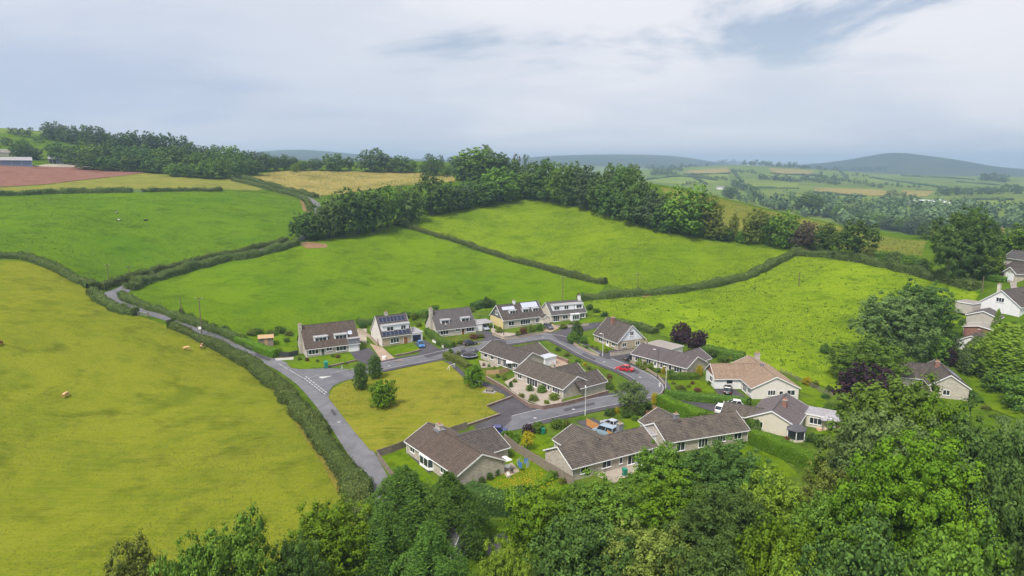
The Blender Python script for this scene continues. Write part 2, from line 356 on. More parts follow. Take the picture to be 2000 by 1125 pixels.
def smooth_line(pts, step=2.0, closed=False):
    """Catmull-Rom through 2-D points, resampled"""
    P = [Vector((p[0], p[1])) for p in pts]; n = len(P); o = []
    for i in range(n if closed else n - 1):
        p0 = P[(i - 1) % n] if closed or i > 0 else P[0] * 2 - P[1]
        p1, p2 = P[i], P[(i + 1) % n]
        p3 = P[(i + 2) % n] if closed or i < n - 2 else P[-1] * 2 - P[-2]
        k = max(1, int((p2 - p1).length / step))
        for j in range(k):
            t = j / k
            o.append(.5 * ((2 * p1) + (p2 - p0) * t + (2 * p0 - 5 * p1 + 4 * p2 - p3) * t * t + (3 * p1 - p0 - 3 * p2 + p3) * t ** 3))
    if not closed: o.append(P[-1])
    return o
def sheet(name, poly, mat, off=.05, grid=3.0, parent=None, smooth=0, label=None, skirt=0.0):
    """a sheet of ground inside a 2-D outline, draped on the terrain"""
    if smooth: poly = smooth_line(poly, smooth, True)
    poly = [Vector((p[0], p[1])) for p in poly]
    dense = []
    for i, p in enumerate(poly):
        q = poly[(i + 1) % len(poly)]; k = max(1, int((q - p).length / grid))
        dense += [p.lerp(q, j / k) for j in range(k)]
    n = len(dense)
    xs = np.array([p.x for p in dense]); ys = np.array([p.y for p in dense])
    gx, gy = np.meshgrid(np.arange(xs.min(), xs.max(), grid), np.arange(ys.min(), ys.max(), grid))
    gx = gx.ravel() + .37 * grid; gy = gy.ravel() + .41 * grid
    ins = np.zeros(len(gx), bool); x2, y2 = np.roll(xs, -1), np.roll(ys, -1)
    for a, b, c, d in zip(xs, ys, x2, y2):
        if b == d: continue
        cr = ((b > gy) != (d > gy)) & (gx < (c - a) * (gy - b) / (d - b) + a); ins ^= cr
    gx, gy = gx[ins], gy[ins]
    if len(gx):
        keep = np.ones(len(gx), bool)
        for a, b in zip(xs, ys): keep &= (gx - a) ** 2 + (gy - b) ** 2 > (.4 * grid) ** 2
        gx, gy = gx[keep], gy[keep]
    vin = dense + [Vector((a, b)) for a, b in zip(gx, gy)]
    vo, eo, fo, *_ = delaunay_2d_cdt(vin, [(i, (i + 1) % n) for i in range(n)], [], 1, 1e-4)
    X = np.array([p.x for p in vo]); Y = np.array([p.y for p in vo]); Z = hgt(X, Y) + off
    vs = list(zip(X, Y, Z)); fs = [tuple(f) for f in fo]
    if skirt:
        b0 = len(vs); cnt = {}
        for f in fs:
            for i in range(len(f)):
                e = (f[i], f[(i + 1) % len(f)]); cnt[e] = 1
        rim = [e for e in cnt if (e[1], e[0]) not in cnt]
        vs = vs + [(x, y, z - skirt) for x, y, z in vs[:b0]]
        fs = fs + [(b, a, a + b0, b + b0) for a, b in rim]
    me = bpy.data.meshes.new(name); me.from_pydata(vs, [], fs); me.materials.append(M[mat])
    me.polygons.foreach_set('use_smooth', [not skirt] * len(fs)); me.update()
    o = bpy.data.objects.new(name, me); COL.objects.link(o)
    if parent: o.parent = parent
    else: o['kind'] = 'structure'
    if label: o['label'] = label
    return o
def px_poly(pts, far=None): return [ground(*p, far=far) for p in pts]
def offset_line(line, d):
    o = []
    for i, p in enumerate(line):
        a = line[max(0, i - 1)]; b = line[min(len(line) - 1, i + 1)]; t = (b - a).normalized()
        o.append(p + Vector((-t.y, t.x)) * d)
    return o
def ribbon(name, line, w0, w1, mat, off, parent=None, step=None, kind='structure', thick=0.0, label=None):
    """strip between two parallel offsets of a 2-D line, draped on the terrain; thick > 0 gives it a visible edge"""
    k = max(1, int(abs(w1 - w0) / 1.5)); rows = [offset_line(line, w0 + (w1 - w0) * i / k) for i in range(k + 1)]
    n = len(line); vs = []; fs = []
    for r_ in rows:
        X = np.array([p.x for p in r_]); Y = np.array([p.y for p in r_]); vs += list(zip(X, Y, hgt(X, Y) + off))
    for i in range(k):
        for j in range(n - 1):
            a = i * n + j; f = (a, a + 1, a + n + 1, a + n); fs.append(f if w1 > w0 else f[::-1])
    if thick:
        b0 = len(vs); e = [list(range(n)), list(range(k * n, k * n + n))]
        for r_ in e: vs += [(vs[i][0], vs[i][1], vs[i][2] - thick) for i in r_]
        for q, r_ in enumerate(e):
            for j in range(n - 1):
                fs.append((r_[j], r_[j + 1], b0 + q * n + j + 1, b0 + q * n + j))
    me = bpy.data.meshes.new(name); me.from_pydata(vs, [], fs); me.materials.append(M[mat]); me.update()
    o = bpy.data.objects.new(name, me); COL.objects.link(o)
    if parent: o.parent = parent
    elif kind: o['kind'] = kind
    if label: o['label'] = label
    return o

def build_terrain():
    az = np.concatenate([np.linspace(-100, -48, 40, endpoint=False), np.linspace(-48, 48, 260, endpoint=False), np.linspace(48, 100, 41)])
    rr = np.concatenate([[3.0], np.geomspace(10, 60, 30, endpoint=False), np.geomspace(60, 600, 270, endpoint=False), np.geomspace(600, 9500, 170)])
    A, Rr = np.meshgrid(np.radians(az), rr); X = Rr * np.sin(A); Y = Rr * np.cos(A); Z = hgt(X, Y)
    nr, na = X.shape; vs = np.stack([X, Y, Z], -1).reshape(-1, 3)
    i = np.arange(nr - 1)[:, None] * na + np.arange(na - 1)[None]; i = i.ravel()
    fs = np.stack([i, i + 1, i + na + 1, i + na], -1)[:, ::-1]
    me = bpy.data.meshes.new('ground'); me.vertices.add(len(vs)); me.vertices.foreach_set('co', vs.ravel())
    me.loops.add(fs.size); me.loops.foreach_set('vertex_index', fs.ravel().astype(np.int32))
    me.polygons.add(len(fs)); me.polygons.foreach_set('loop_start', np.arange(0, fs.size, 4, dtype=np.int32))
    ctr = vs[fs].mean(1); rad = np.hypot(ctr[:, 0], ctr[:, 1])
    mi = np.zeros(len(fs), np.int32); mi[rad > 800] = 1; mi[rad > 3900] = 2; mi[rad > 5300] = 3
    me.polygons.foreach_set('material_index', mi); me.polygons.foreach_set('use_smooth', np.ones(len(fs), bool))
    for m in ('grass_ground', 'grass_far', 'hill_wood', 'hill_moor'): me.materials.append(M[m])
    me.update(); me.validate()
    o = bpy.data.objects.new('ground', me); COL.objects.link(o); o['kind'] = 'structure'
    return o
TERRAIN = build_terrain()

# ------------------------------------------------------------------ fields
FIELD_HAY_FIELD = sheet('hay_field', px_poly([(-120, 512), (40, 510), (100, 527), (150, 550), (180, 572), (215, 598), (262, 615), (340, 643), (420, 683), (480, 714), (530, 750), (575, 795),
      (620, 850), (655, 905), (680, 955), (698, 1000), (690, 1060), (650, 1140), (300, 1240), (-260, 1240)]), 'grass_hay', .06, 3.0)
FIELD_COW_FIELD = sheet('cow_field', px_poly([(-120, 384), (100, 380), (260, 375), (430, 373), (520, 378), (585, 392), (612, 408), (600, 440), (578, 464), (500, 480), (400, 507), (300, 529), (250, 545), (205, 553),
      (180, 548), (130, 528), (90, 508), (40, 494), (-120, 494)]), 'grass_cow', .06, 4.0)
sheet('dry_field', px_poly([(-120, 378), (100, 376), (430, 370), (500, 373), (520, 366), (478, 351), (400, 346), (285, 338), (240, 344), (100, 360), (-120, 366)]), 'grass_dry', .08, 5.0)
sheet('ploughed_field', px_poly([(-120, 365), (100, 359), (240, 343.5), (290, 336.5), (200, 328), (90, 325.5), (-120, 325.5)]), 'soil_red', .14, 5.0)
FIELD_GOLDEN_FIELD = sheet('golden_field', px_poly([(478, 347), (560, 368), (625, 382), (700, 374), (760, 364), (890, 354), (880, 342), (800, 334), (640, 333), (540, 334)]), 'grass_gold', .08, 5.0)
FIELD_PASTURE_FIELD = sheet('pasture_field', px_poly([(250, 588), (330, 613), (420, 643), (520, 674), (575, 672), (720, 650), (830, 632), (950, 612), (1060, 602), (1150, 600), (1185, 553), (1100, 536), (950, 492), (850, 461),
      (770, 439), (700, 451), (620, 472), (575, 476), (500, 497), (400, 517), (300, 550), (262, 572)]), 'grass_pasture', .06, 3.5)
FIELD_UPPER_FIELD = sheet('upper_field', px_poly([(790, 434), (900, 410), (1000, 388), (1060, 390), (1150, 408), (1280, 450), (1400, 472), (1540, 488), (1512, 510), (1400, 547), (1250, 573), (1180, 553), (1000, 503), (860, 458)]), 'grass_top', .06, 3.5)
FIELD_TUSSOCK_FIELD = sheet('tussock_field', px_poly([(1150, 600), (1140, 588), (1250, 578), (1400, 558), (1500, 530), (1550, 500), (1650, 505), (1750, 527), (1880, 553), (1912, 575), (1885, 622), (1845, 645), (1780, 700), (1690, 760), (1640, 765), (1560, 738), (1455, 698),
      (1400, 696), (1330, 672), (1260, 655), (1180, 636)]), 'grass_right', .06, 3.0)
FIELD_CREST_FIELD = sheet('crest_field', px_poly([(1290, 366), (1450, 399), (1600, 433), (1810, 471), (1800, 500), (1720, 492), (1600, 478), (1400, 440), (1300, 390)]), 'grass_crest', .08, 4.0)
# ------------------------------------------------------------------ foliage
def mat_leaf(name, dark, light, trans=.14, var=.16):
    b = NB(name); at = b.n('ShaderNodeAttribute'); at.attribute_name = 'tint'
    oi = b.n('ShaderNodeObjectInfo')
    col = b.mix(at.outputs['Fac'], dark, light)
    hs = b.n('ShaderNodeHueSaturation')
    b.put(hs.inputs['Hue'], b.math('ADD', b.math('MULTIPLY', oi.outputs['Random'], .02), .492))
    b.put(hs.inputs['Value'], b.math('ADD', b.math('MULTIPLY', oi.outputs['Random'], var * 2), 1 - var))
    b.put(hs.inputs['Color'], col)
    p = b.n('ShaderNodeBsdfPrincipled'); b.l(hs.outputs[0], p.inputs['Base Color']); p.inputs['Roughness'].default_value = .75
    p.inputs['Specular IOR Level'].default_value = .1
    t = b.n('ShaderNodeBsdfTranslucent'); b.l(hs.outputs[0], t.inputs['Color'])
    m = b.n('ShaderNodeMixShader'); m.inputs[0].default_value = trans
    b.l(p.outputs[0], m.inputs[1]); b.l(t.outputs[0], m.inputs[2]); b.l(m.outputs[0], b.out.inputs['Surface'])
mat_leaf('leaf_dark', (0.0298, 0.0614, 0.014), (0.1386, 0.2361, 0.0441))
mat_leaf('leaf_mid', (0.0421, 0.086, 0.0106), (0.1968, 0.3305, 0.0379))
mat_leaf('leaf_bright', (0.0576, 0.126, 0.006), (0.1875, 0.3063, 0.0175))
mat_leaf('leaf_lime', (0.09, 0.15, 0.012), (0.25, 0.3375, 0.0325))
mat_leaf('leaf_olive', (0.0659, 0.0923, 0.0158), (0.2598, 0.3148, 0.0566))
mat_leaf('leaf_grey', (0.0511, 0.0905, 0.0236), (0.2042, 0.2903, 0.0806))
mat_leaf('leaf_hedge', (0.0402, 0.0759, 0.0134), (0.1757, 0.2708, 0.0439))
mat_leaf('leaf_field_hedge', (.045, .072, .018), (.165, .215, .050))
mat_leaf('leaf_purple', (0.022, 0.0117, 0.0175), (0.0772, 0.0408, 0.0568))
mat_leaf('leaf_brown', (0.0622, 0.0527, 0.033), (0.1889, 0.1511, 0.1007))
mat_leaf('leaf_gold', (0.273, 0.231, 0.0105), (0.528, 0.462, 0.022))
mat_leaf('leaf_larch', (.060, .120, .022), (.190, .330, .055), .4)
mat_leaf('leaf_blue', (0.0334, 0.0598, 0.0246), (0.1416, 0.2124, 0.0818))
mat_leaf('leaf_red', (0.0805, 0.033, 0.0184), (0.2518, 0.1259, 0.063))
mat_leaf('leaf_flower', (0.5775, 0.315, 0.0315), (0.8, 0.528, 0.055))
mat_leaf('tuft_green', (.055, .105, .008), (.130, .200, .012), .1)
mat_leaf('tuft_hay', (.075, .110, .010), (.175, .192, .028), .1)
mat_leaf('tuft_rush', (.035, .060, .010), (.110, .150, .020), .1)
mat_plain('bark', (.075, .062, .048), .9, .15, 0, .3, 3)
mat_plain('bark_pale', (.26, .24, .20), .9, .15, 0, .3, 3)

def leaf_mesh(name, P, Nn, size, tint, mat, core=None, aspect=1.0, axis=None):
    """many small leaf faces: centres P, normals Nn; plus optional solid core (verts, faces)"""
    n = len(P); r1 = rng.normal(size=(n, 3)) if axis is None else axis
    U = np.cross(Nn, r1); U /= np.linalg.norm(U, axis=1)[:, None] + 1e-9
    V = np.cross(Nn, U); V /= np.linalg.norm(V, axis=1)[:, None] + 1e-9
    s = (size * rng.uniform(.65, 1.35, n))[:, None]
    U = U * s * .5; V = V * s * .5 * aspect
    bend = Nn / (np.linalg.norm(Nn, axis=1)[:, None] + 1e-9) * s * .12
    quad = np.stack([P - V, P + U * .8 + bend, P + V, P - U * .8 + bend], 1)
    vs = quad.reshape(-1, 3); fs = np.arange(n * 4).reshape(n, 4); tt = np.repeat(tint, 4)
    loops = fs.ravel(); starts = np.arange(0, n * 4, 4)
    if core is not None:
        cv, cf = core[:2]; b0 = len(vs); vs = np.concatenate([vs, cv]); tt = np.concatenate([tt, core[2] if len(core) > 2 else np.full(len(cv), .12)])
        starts = np.concatenate([starts, len(loops) + np.arange(0, cf.size, cf.shape[1])]); loops = np.concatenate([loops, (cf + b0).ravel()])
    me = bpy.data.meshes.new(name); me.vertices.add(len(vs)); me.vertices.foreach_set('co', vs.astype(np.float32).ravel())
    me.loops.add(len(loops)); me.loops.foreach_set('vertex_index', loops.astype(np.int32))
    me.polygons.add(len(starts)); me.polygons.foreach_set('loop_start', starts.astype(np.int32))
    a = me.attributes.new('tint', 'FLOAT', 'POINT'); a.data.foreach_set('value', np.clip(tt, 0, 1).astype(np.float32))
    me.materials.append(M[mat]); me.update(calc_edges=True)
    return me
_bm = bmesh.new(); bmesh.ops.create_icosphere(_bm, subdivisions=2, radius=1.0)
ICO_V = np.array([v_.co[:] for v_ in _bm.verts]); ICO_F = np.array([[q.index for q in f.verts] for f in _bm.faces]); _bm.free()
_bm = bmesh.new(); bmesh.ops.create_icosphere(_bm, subdivisions=1, radius=1.0)
ICO1_V = np.array([v_.co[:] for v_ in _bm.verts]); ICO1_F = np.array([[q.index for q in f.verts] for f in _bm.faces]); _bm.free()
def fib(n, jit=.0):
    i = np.arange(n) + .5; ph = np.arccos(1 - 2 * i / n); th = math.pi * (1 + 5 ** .5) * i + rng.uniform(0, 6.28)
    d = np.stack([np.cos(th) * np.sin(ph), np.sin(th) * np.sin(ph), np.cos(ph)], 1)
    if jit: d += rng.normal(scale=jit, size=d.shape); d /= np.linalg.norm(d, axis=1)[:, None]
    return d
def lobes_for(shape, n):
    c = []; r_ = []
    if shape in ('round', 'wide', 'bush', 'tall', 'airy'):
        d = fib(n, .22)
        for q in d:
            k = rng.uniform(.58, .86); hr = .5
            k = k if n > 12 else k * .95; p = np.array([q[0] * hr * k, q[1] * hr * k, .5 + q[2] * .5 * k])
            if shape == 'wide':
                p[2] = .42 + q[2] * .42 * k * (1.15 if q[2] > 0 else .9); p[:2] *= rng.uniform(.9, 1.12)
            if shape == 'bush' and q[2] < 0: p[2] = .5 + q[2] * .45 * k; p[:2] *= 1.15
            if shape == 'tall':
                f = 1.1 - .55 * max(0, p[2] - .35); p[:2] *= f
            c.append(p); r_.append(rng.uniform(.13, .215) * (.8 if shape == 'airy' else 1))
        for _ in range(max(2, n // 7)):
            c.append(np.array([rng.uniform(-.15, .15), rng.uniform(-.15, .15), rng.uniform(.35, .65)])); r_.append(.17)
    elif shape == 'cone':
        for i in range(n):
            z = (i + .5) / n; rad = .46 * (1 - z) ** .8 * rng.uniform(.55, .85); a = i * 2.4 + rng.uniform(-.4, .4)
            c.append(np.array([math.cos(a) * rad, math.sin(a) * rad, .06 + z * .88])); r_.append(.06 + .17 * (1 - z))
    elif shape == 'column':
        for i in range(n):
            z = (i + .5) / n; w = math.sin(math.pi * min(1, .2 + z * .78)) ** .7; rad = .34 * w * rng.uniform(.5, .9); a = i * 2.4
            c.append(np.array([math.cos(a) * rad, math.sin(a) * rad, .07 + z * .86])); r_.append(.10 + .10 * w)
    C, Q = np.array(c), np.array(r_)
    if shape in ('round', 'wide', 'tall') and n > 12:          # push crowding lobes apart so that hollows stay between them
        for _ in range(6):
            for i in range(len(C)):
                d = C[i] - C; l = np.linalg.norm(d, axis=1) + 1e-6; ov = np.clip((Q[i] + Q) * .62 - l, 0, None); ov[i] = 0
                C[i] += (d / l[:, None] * ov[:, None]).sum(0) * .25
        e = C - np.array([0, 0, .5]); l = np.linalg.norm(e, axis=1); C = np.array([0, 0, .5]) + e * np.minimum(1, .44 / (l + 1e-6))[:, None]
    return C, Q
def ico(n):
    q = bmesh.new(); bmesh.ops.create_icosphere(q, subdivisions=n, radius=1.0)
    r_ = np.array([v_.co[:] for v_ in q.verts]), np.array([[w.index for w in f.verts] for f in q.faces]); q.free(); return r_
ICOS = {n: ico(n) for n in (1, 2, 3)}
def crown_mesh(name, shape, nl, ns, nleaf, leaf, seed, core=.66, lobe_core=.36, smax=.065, asp=1.05):
    """crown of boughs: every lobe carries leafy sprays, each a small faceted body with leaf faces standing proud of it"""
    global rng
    keep = rng; rng = np.random.default_rng(seed)
    C, Rl = lobes_for(shape, nl); C = C * np.array([1, 1, asp]); P = []; Nn = []; T = []; cv = []; cf = []; ct = []; iv, if_ = ICOS[1]; base = 0
    for c, r_ in zip(C, Rl):
        lt = rng.uniform(-.13, .13)
        if lobe_core:
            cv.append(c + iv * min(r_ * lobe_core, .045) * rng.uniform(.5, 1.2, (len(iv), 1))); cf.append(if_ + base); base += len(iv); ct.append(rng.uniform(.05, .5, len(iv)))  # darker inner body added to block light passing through the lobe
        for q in fib(ns, .35):
            if q[2] < -.8: continue
            sc = c + q * r_ * rng.uniform(.60, 1.08); sr = min(r_ * rng.uniform(.24, .46), smax * rng.uniform(.7, 1.1)); st = lt + rng.uniform(-.17, .17); fl = np.array([1, 1, rng.uniform(.6, .95)])
            d = fib(max(8, int(nleaf * (sr / smax) ** 2)), .4); d = d[(d @ q) > -.45]; k = len(d)
            P.append(sc + d * fl * (sr * rng.uniform(.70, 1.32, k))[:, None]); Nn.append(d * .85 + q * .35 + np.array([0, 0, .22]) + rng.normal(scale=.26, size=(k, 3)))
            T.append(np.clip(.46 + st + rng.normal(scale=.12, size=k), 0, 1))
            if core:
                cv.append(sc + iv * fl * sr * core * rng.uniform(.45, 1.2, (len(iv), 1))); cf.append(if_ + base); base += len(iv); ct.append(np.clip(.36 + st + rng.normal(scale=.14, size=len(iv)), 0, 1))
    P = np.concatenate(P); Nn = np.concatenate(Nn); T = np.concatenate(T); ok = np.ones(len(P), bool)
    for c, r_ in zip(C, Rl): ok &= ((P - c) ** 2).sum(1) > (r_ * .34) ** 2
    P, Nn, T = P[ok], Nn[ok], T[ok]
    # fit the crown to a unit box
    zl, zh = np.percentile(P[:, 2], [.3, 99.7]); rr_ = np.percentile(np.hypot(P[:, 0], P[:, 1]), 98.5)
    fit = np.array([.5 / rr_, .5 / rr_, 1 / (zh - zl)]); off = np.array([0, 0, zl]); P = (P - off) * fit
    me = leaf_mesh(name, P, Nn, leaf, T, 'leaf_mid', ((np.concatenate(cv) - off) * fit, np.concatenate(cf), np.concatenate(ct)) if cv else None)
    rng = keep
    return me
def hanging_mesh(name, seed, nb, nleaf, leaf, kind):
    """larch or willow: boughs that arch out and sprays that hang from them"""
    global rng
    keep = rng; rng = np.random.default_rng(seed); P = []; A = []; T = []
    for i in range(nb):
        f = (i + .5) / nb; a = i * 2.399 + rng.uniform(-.3, .3)
        if kind == 'larch':
            z0 = .10 + .88 * f; ln = .56 * (1 - f ** 1.9) ** .9 * rng.uniform(.42, 1.15) + .03; rise, drop = .07, .40 * ln * rng.uniform(.3, 1.4)
        else:
            z0 = .55 + .4 * f; ln = .5 * rng.uniform(.55, 1.0) * (1 - .45 * f); rise, drop = .10, .12
        k = max(12, int(nleaf * (.35 + ln))); t = rng.uniform(.05, 1, k) ** .75; tn = rng.uniform(-.15, .15)
        side = rng.normal(scale=.030 + .035 * ln, size=k) * (t + .2); hang = rng.uniform(0, 1, k) ** 1.5 * (.075 if kind == 'larch' else .55 * z0) * (.35 + t)
        x = t * ln; z = z0 + rise * np.sin(t * math.pi) * .6 - drop * t ** 2 - hang
        p = np.stack([math.cos(a) * x - math.sin(a) * side, math.sin(a) * x + math.cos(a) * side, np.maximum(z, .02)], 1)
        P.append(p); T.append(np.clip(.45 + tn + rng.normal(scale=.2, size=k) - hang * (2.5 if kind == 'larch' else .4), 0, 1))
        ax = np.stack([np.full(k, math.cos(a)) * .5, np.full(k, math.sin(a)) * .5, np.full(k, -1.0 if kind == 'willow' else -.45)], 1) + rng.normal(scale=.3, size=(k, 3)); A.append(ax)
    P = np.concatenate(P); T = np.concatenate(T); A = np.concatenate(A)
    Nn = np.cross(A, rng.normal(size=A.shape)); Nn[:, 2] += .15
    me = leaf_mesh(name, P, Nn, leaf, T, 'leaf_larch', None, 2.6, np.cross(Nn, A))
    rng = keep
    return me
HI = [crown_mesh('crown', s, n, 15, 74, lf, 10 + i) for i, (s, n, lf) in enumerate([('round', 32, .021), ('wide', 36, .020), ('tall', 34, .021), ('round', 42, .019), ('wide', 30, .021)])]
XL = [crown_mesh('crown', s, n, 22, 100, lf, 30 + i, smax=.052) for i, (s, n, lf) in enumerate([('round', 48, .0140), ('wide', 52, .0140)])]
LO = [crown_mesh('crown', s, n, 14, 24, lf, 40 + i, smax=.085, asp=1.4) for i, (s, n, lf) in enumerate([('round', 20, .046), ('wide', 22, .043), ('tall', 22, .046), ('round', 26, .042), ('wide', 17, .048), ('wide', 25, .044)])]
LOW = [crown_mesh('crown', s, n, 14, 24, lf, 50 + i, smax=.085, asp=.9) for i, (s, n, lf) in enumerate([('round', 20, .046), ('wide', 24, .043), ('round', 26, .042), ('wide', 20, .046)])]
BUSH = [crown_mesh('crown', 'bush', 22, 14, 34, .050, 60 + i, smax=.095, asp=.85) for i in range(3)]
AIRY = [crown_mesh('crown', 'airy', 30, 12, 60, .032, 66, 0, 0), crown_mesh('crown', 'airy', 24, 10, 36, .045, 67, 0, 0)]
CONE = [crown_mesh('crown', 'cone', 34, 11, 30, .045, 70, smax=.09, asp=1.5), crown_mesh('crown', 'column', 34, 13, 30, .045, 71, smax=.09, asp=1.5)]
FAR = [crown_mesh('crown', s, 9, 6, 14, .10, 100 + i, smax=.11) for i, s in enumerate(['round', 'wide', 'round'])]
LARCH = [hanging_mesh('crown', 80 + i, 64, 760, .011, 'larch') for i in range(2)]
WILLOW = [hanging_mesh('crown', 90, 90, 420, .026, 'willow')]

def trunk_mesh(seed, limbs=5, mat='bark'):
    rr = random.Random(seed); b = MB(); top = .62
    b.tube((0, 0, -.03), (.01, 0, .30), .030, .022, 8); b.tube((.01, 0, .30), (0, .01, top), .022, .012, 7)
    for i in range(limbs):
        a = i * 2.4 + rr.uniform(-.4, .4); z = .24 + .3 * i / limbs; ln = rr.uniform(.18, .30)
        p1 = (math.cos(a) * ln * .5, math.sin(a) * ln * .5, z + .10); p2 = (math.cos(a) * ln, math.sin(a) * ln, z + .24)
        b.tube((0, 0, z), p1, .013, .009, 6); b.tube(p1, p2, .009, .004, 5)
    me_o = b.build('trunk', mat); me = me_o.data; bpy.data.objects.remove(me_o); return me
TRUNKS = [trunk_mesh(i) for i in range(3)]
TRUNK_PALE = trunk_mesh(9, 6, 'bark_pale')
def tree_at(name, label, p, w, h, mat, protos, cat='tree', group=None, base=.16, trunk=None, seed=None, depth=None):
    rr = random.Random(seed if seed is not None else hash((round(p.x, 1), round(p.y, 1))) & 0xffff)
    t = empty(name, p, 0); tag(t, label, cat, group)
    if protos is HI or (len(protos) == 1 and protos[0] in HI):
        if w > 13.5 and math.hypot(p.x, p.y) < 96: protos = XL
    if len(protos) == 5 and protos[0] is LO[0] and h < 1.15 * w: protos = LOW
    me = rr.choice(protos); o = bpy.data.objects.new('crown', me); COL.objects.link(o); o.parent = t
    o.location = (0, 0, h * base); o.rotation_euler = (0, 0, rr.uniform(0, 6.28)); dw = (depth or w)
    s = .5 * (w + dw); o.scale = (s * rr.uniform(.96, 1.06), s * rr.uniform(.96, 1.06), h * (1 - base))
    o.material_slots[0].link = 'OBJECT'; o.material_slots[0].material = M[mat]
    if base > .02 or trunk:
        k = bpy.data.objects.new('trunk', trunk or rr.choice(TRUNKS)); COL.objects.link(k); k.parent = t
        ws = min(h, w * 1.2) * .9; k.scale = (ws, ws, h); k.rotation_euler = (0, 0, rr.uniform(0, 6.28))
    return t
def tree_px(name, label, px, yb, yt, wpx, mat, protos, **kw):
    """tree whose foot is seen at pixel (px, yb), top at yt and width wpx"""
    p = ground(px, yb, far=kw.pop('far', None)); d = math.hypot(p.x, p.y)
    h = max(1.0, pix_z(px, yt, d) - p.z); w = wpx / scale_at(p)
    return tree_at(name, label, p, w, h, mat, protos, **kw)
def tree_d(name, label, px, dist, yt, wpx, mat, protos, **kw):
    """tree at a known distance (foot hidden in the photograph)"""
    p = at_dist(px, dist); h = max(1.0, pix_z(px, yt, dist) - p.z); w = wpx / scale_at(p + Vector((0, 0, h * .6)))
    return tree_at(name, label, p, w, h, mat, protos, **kw)

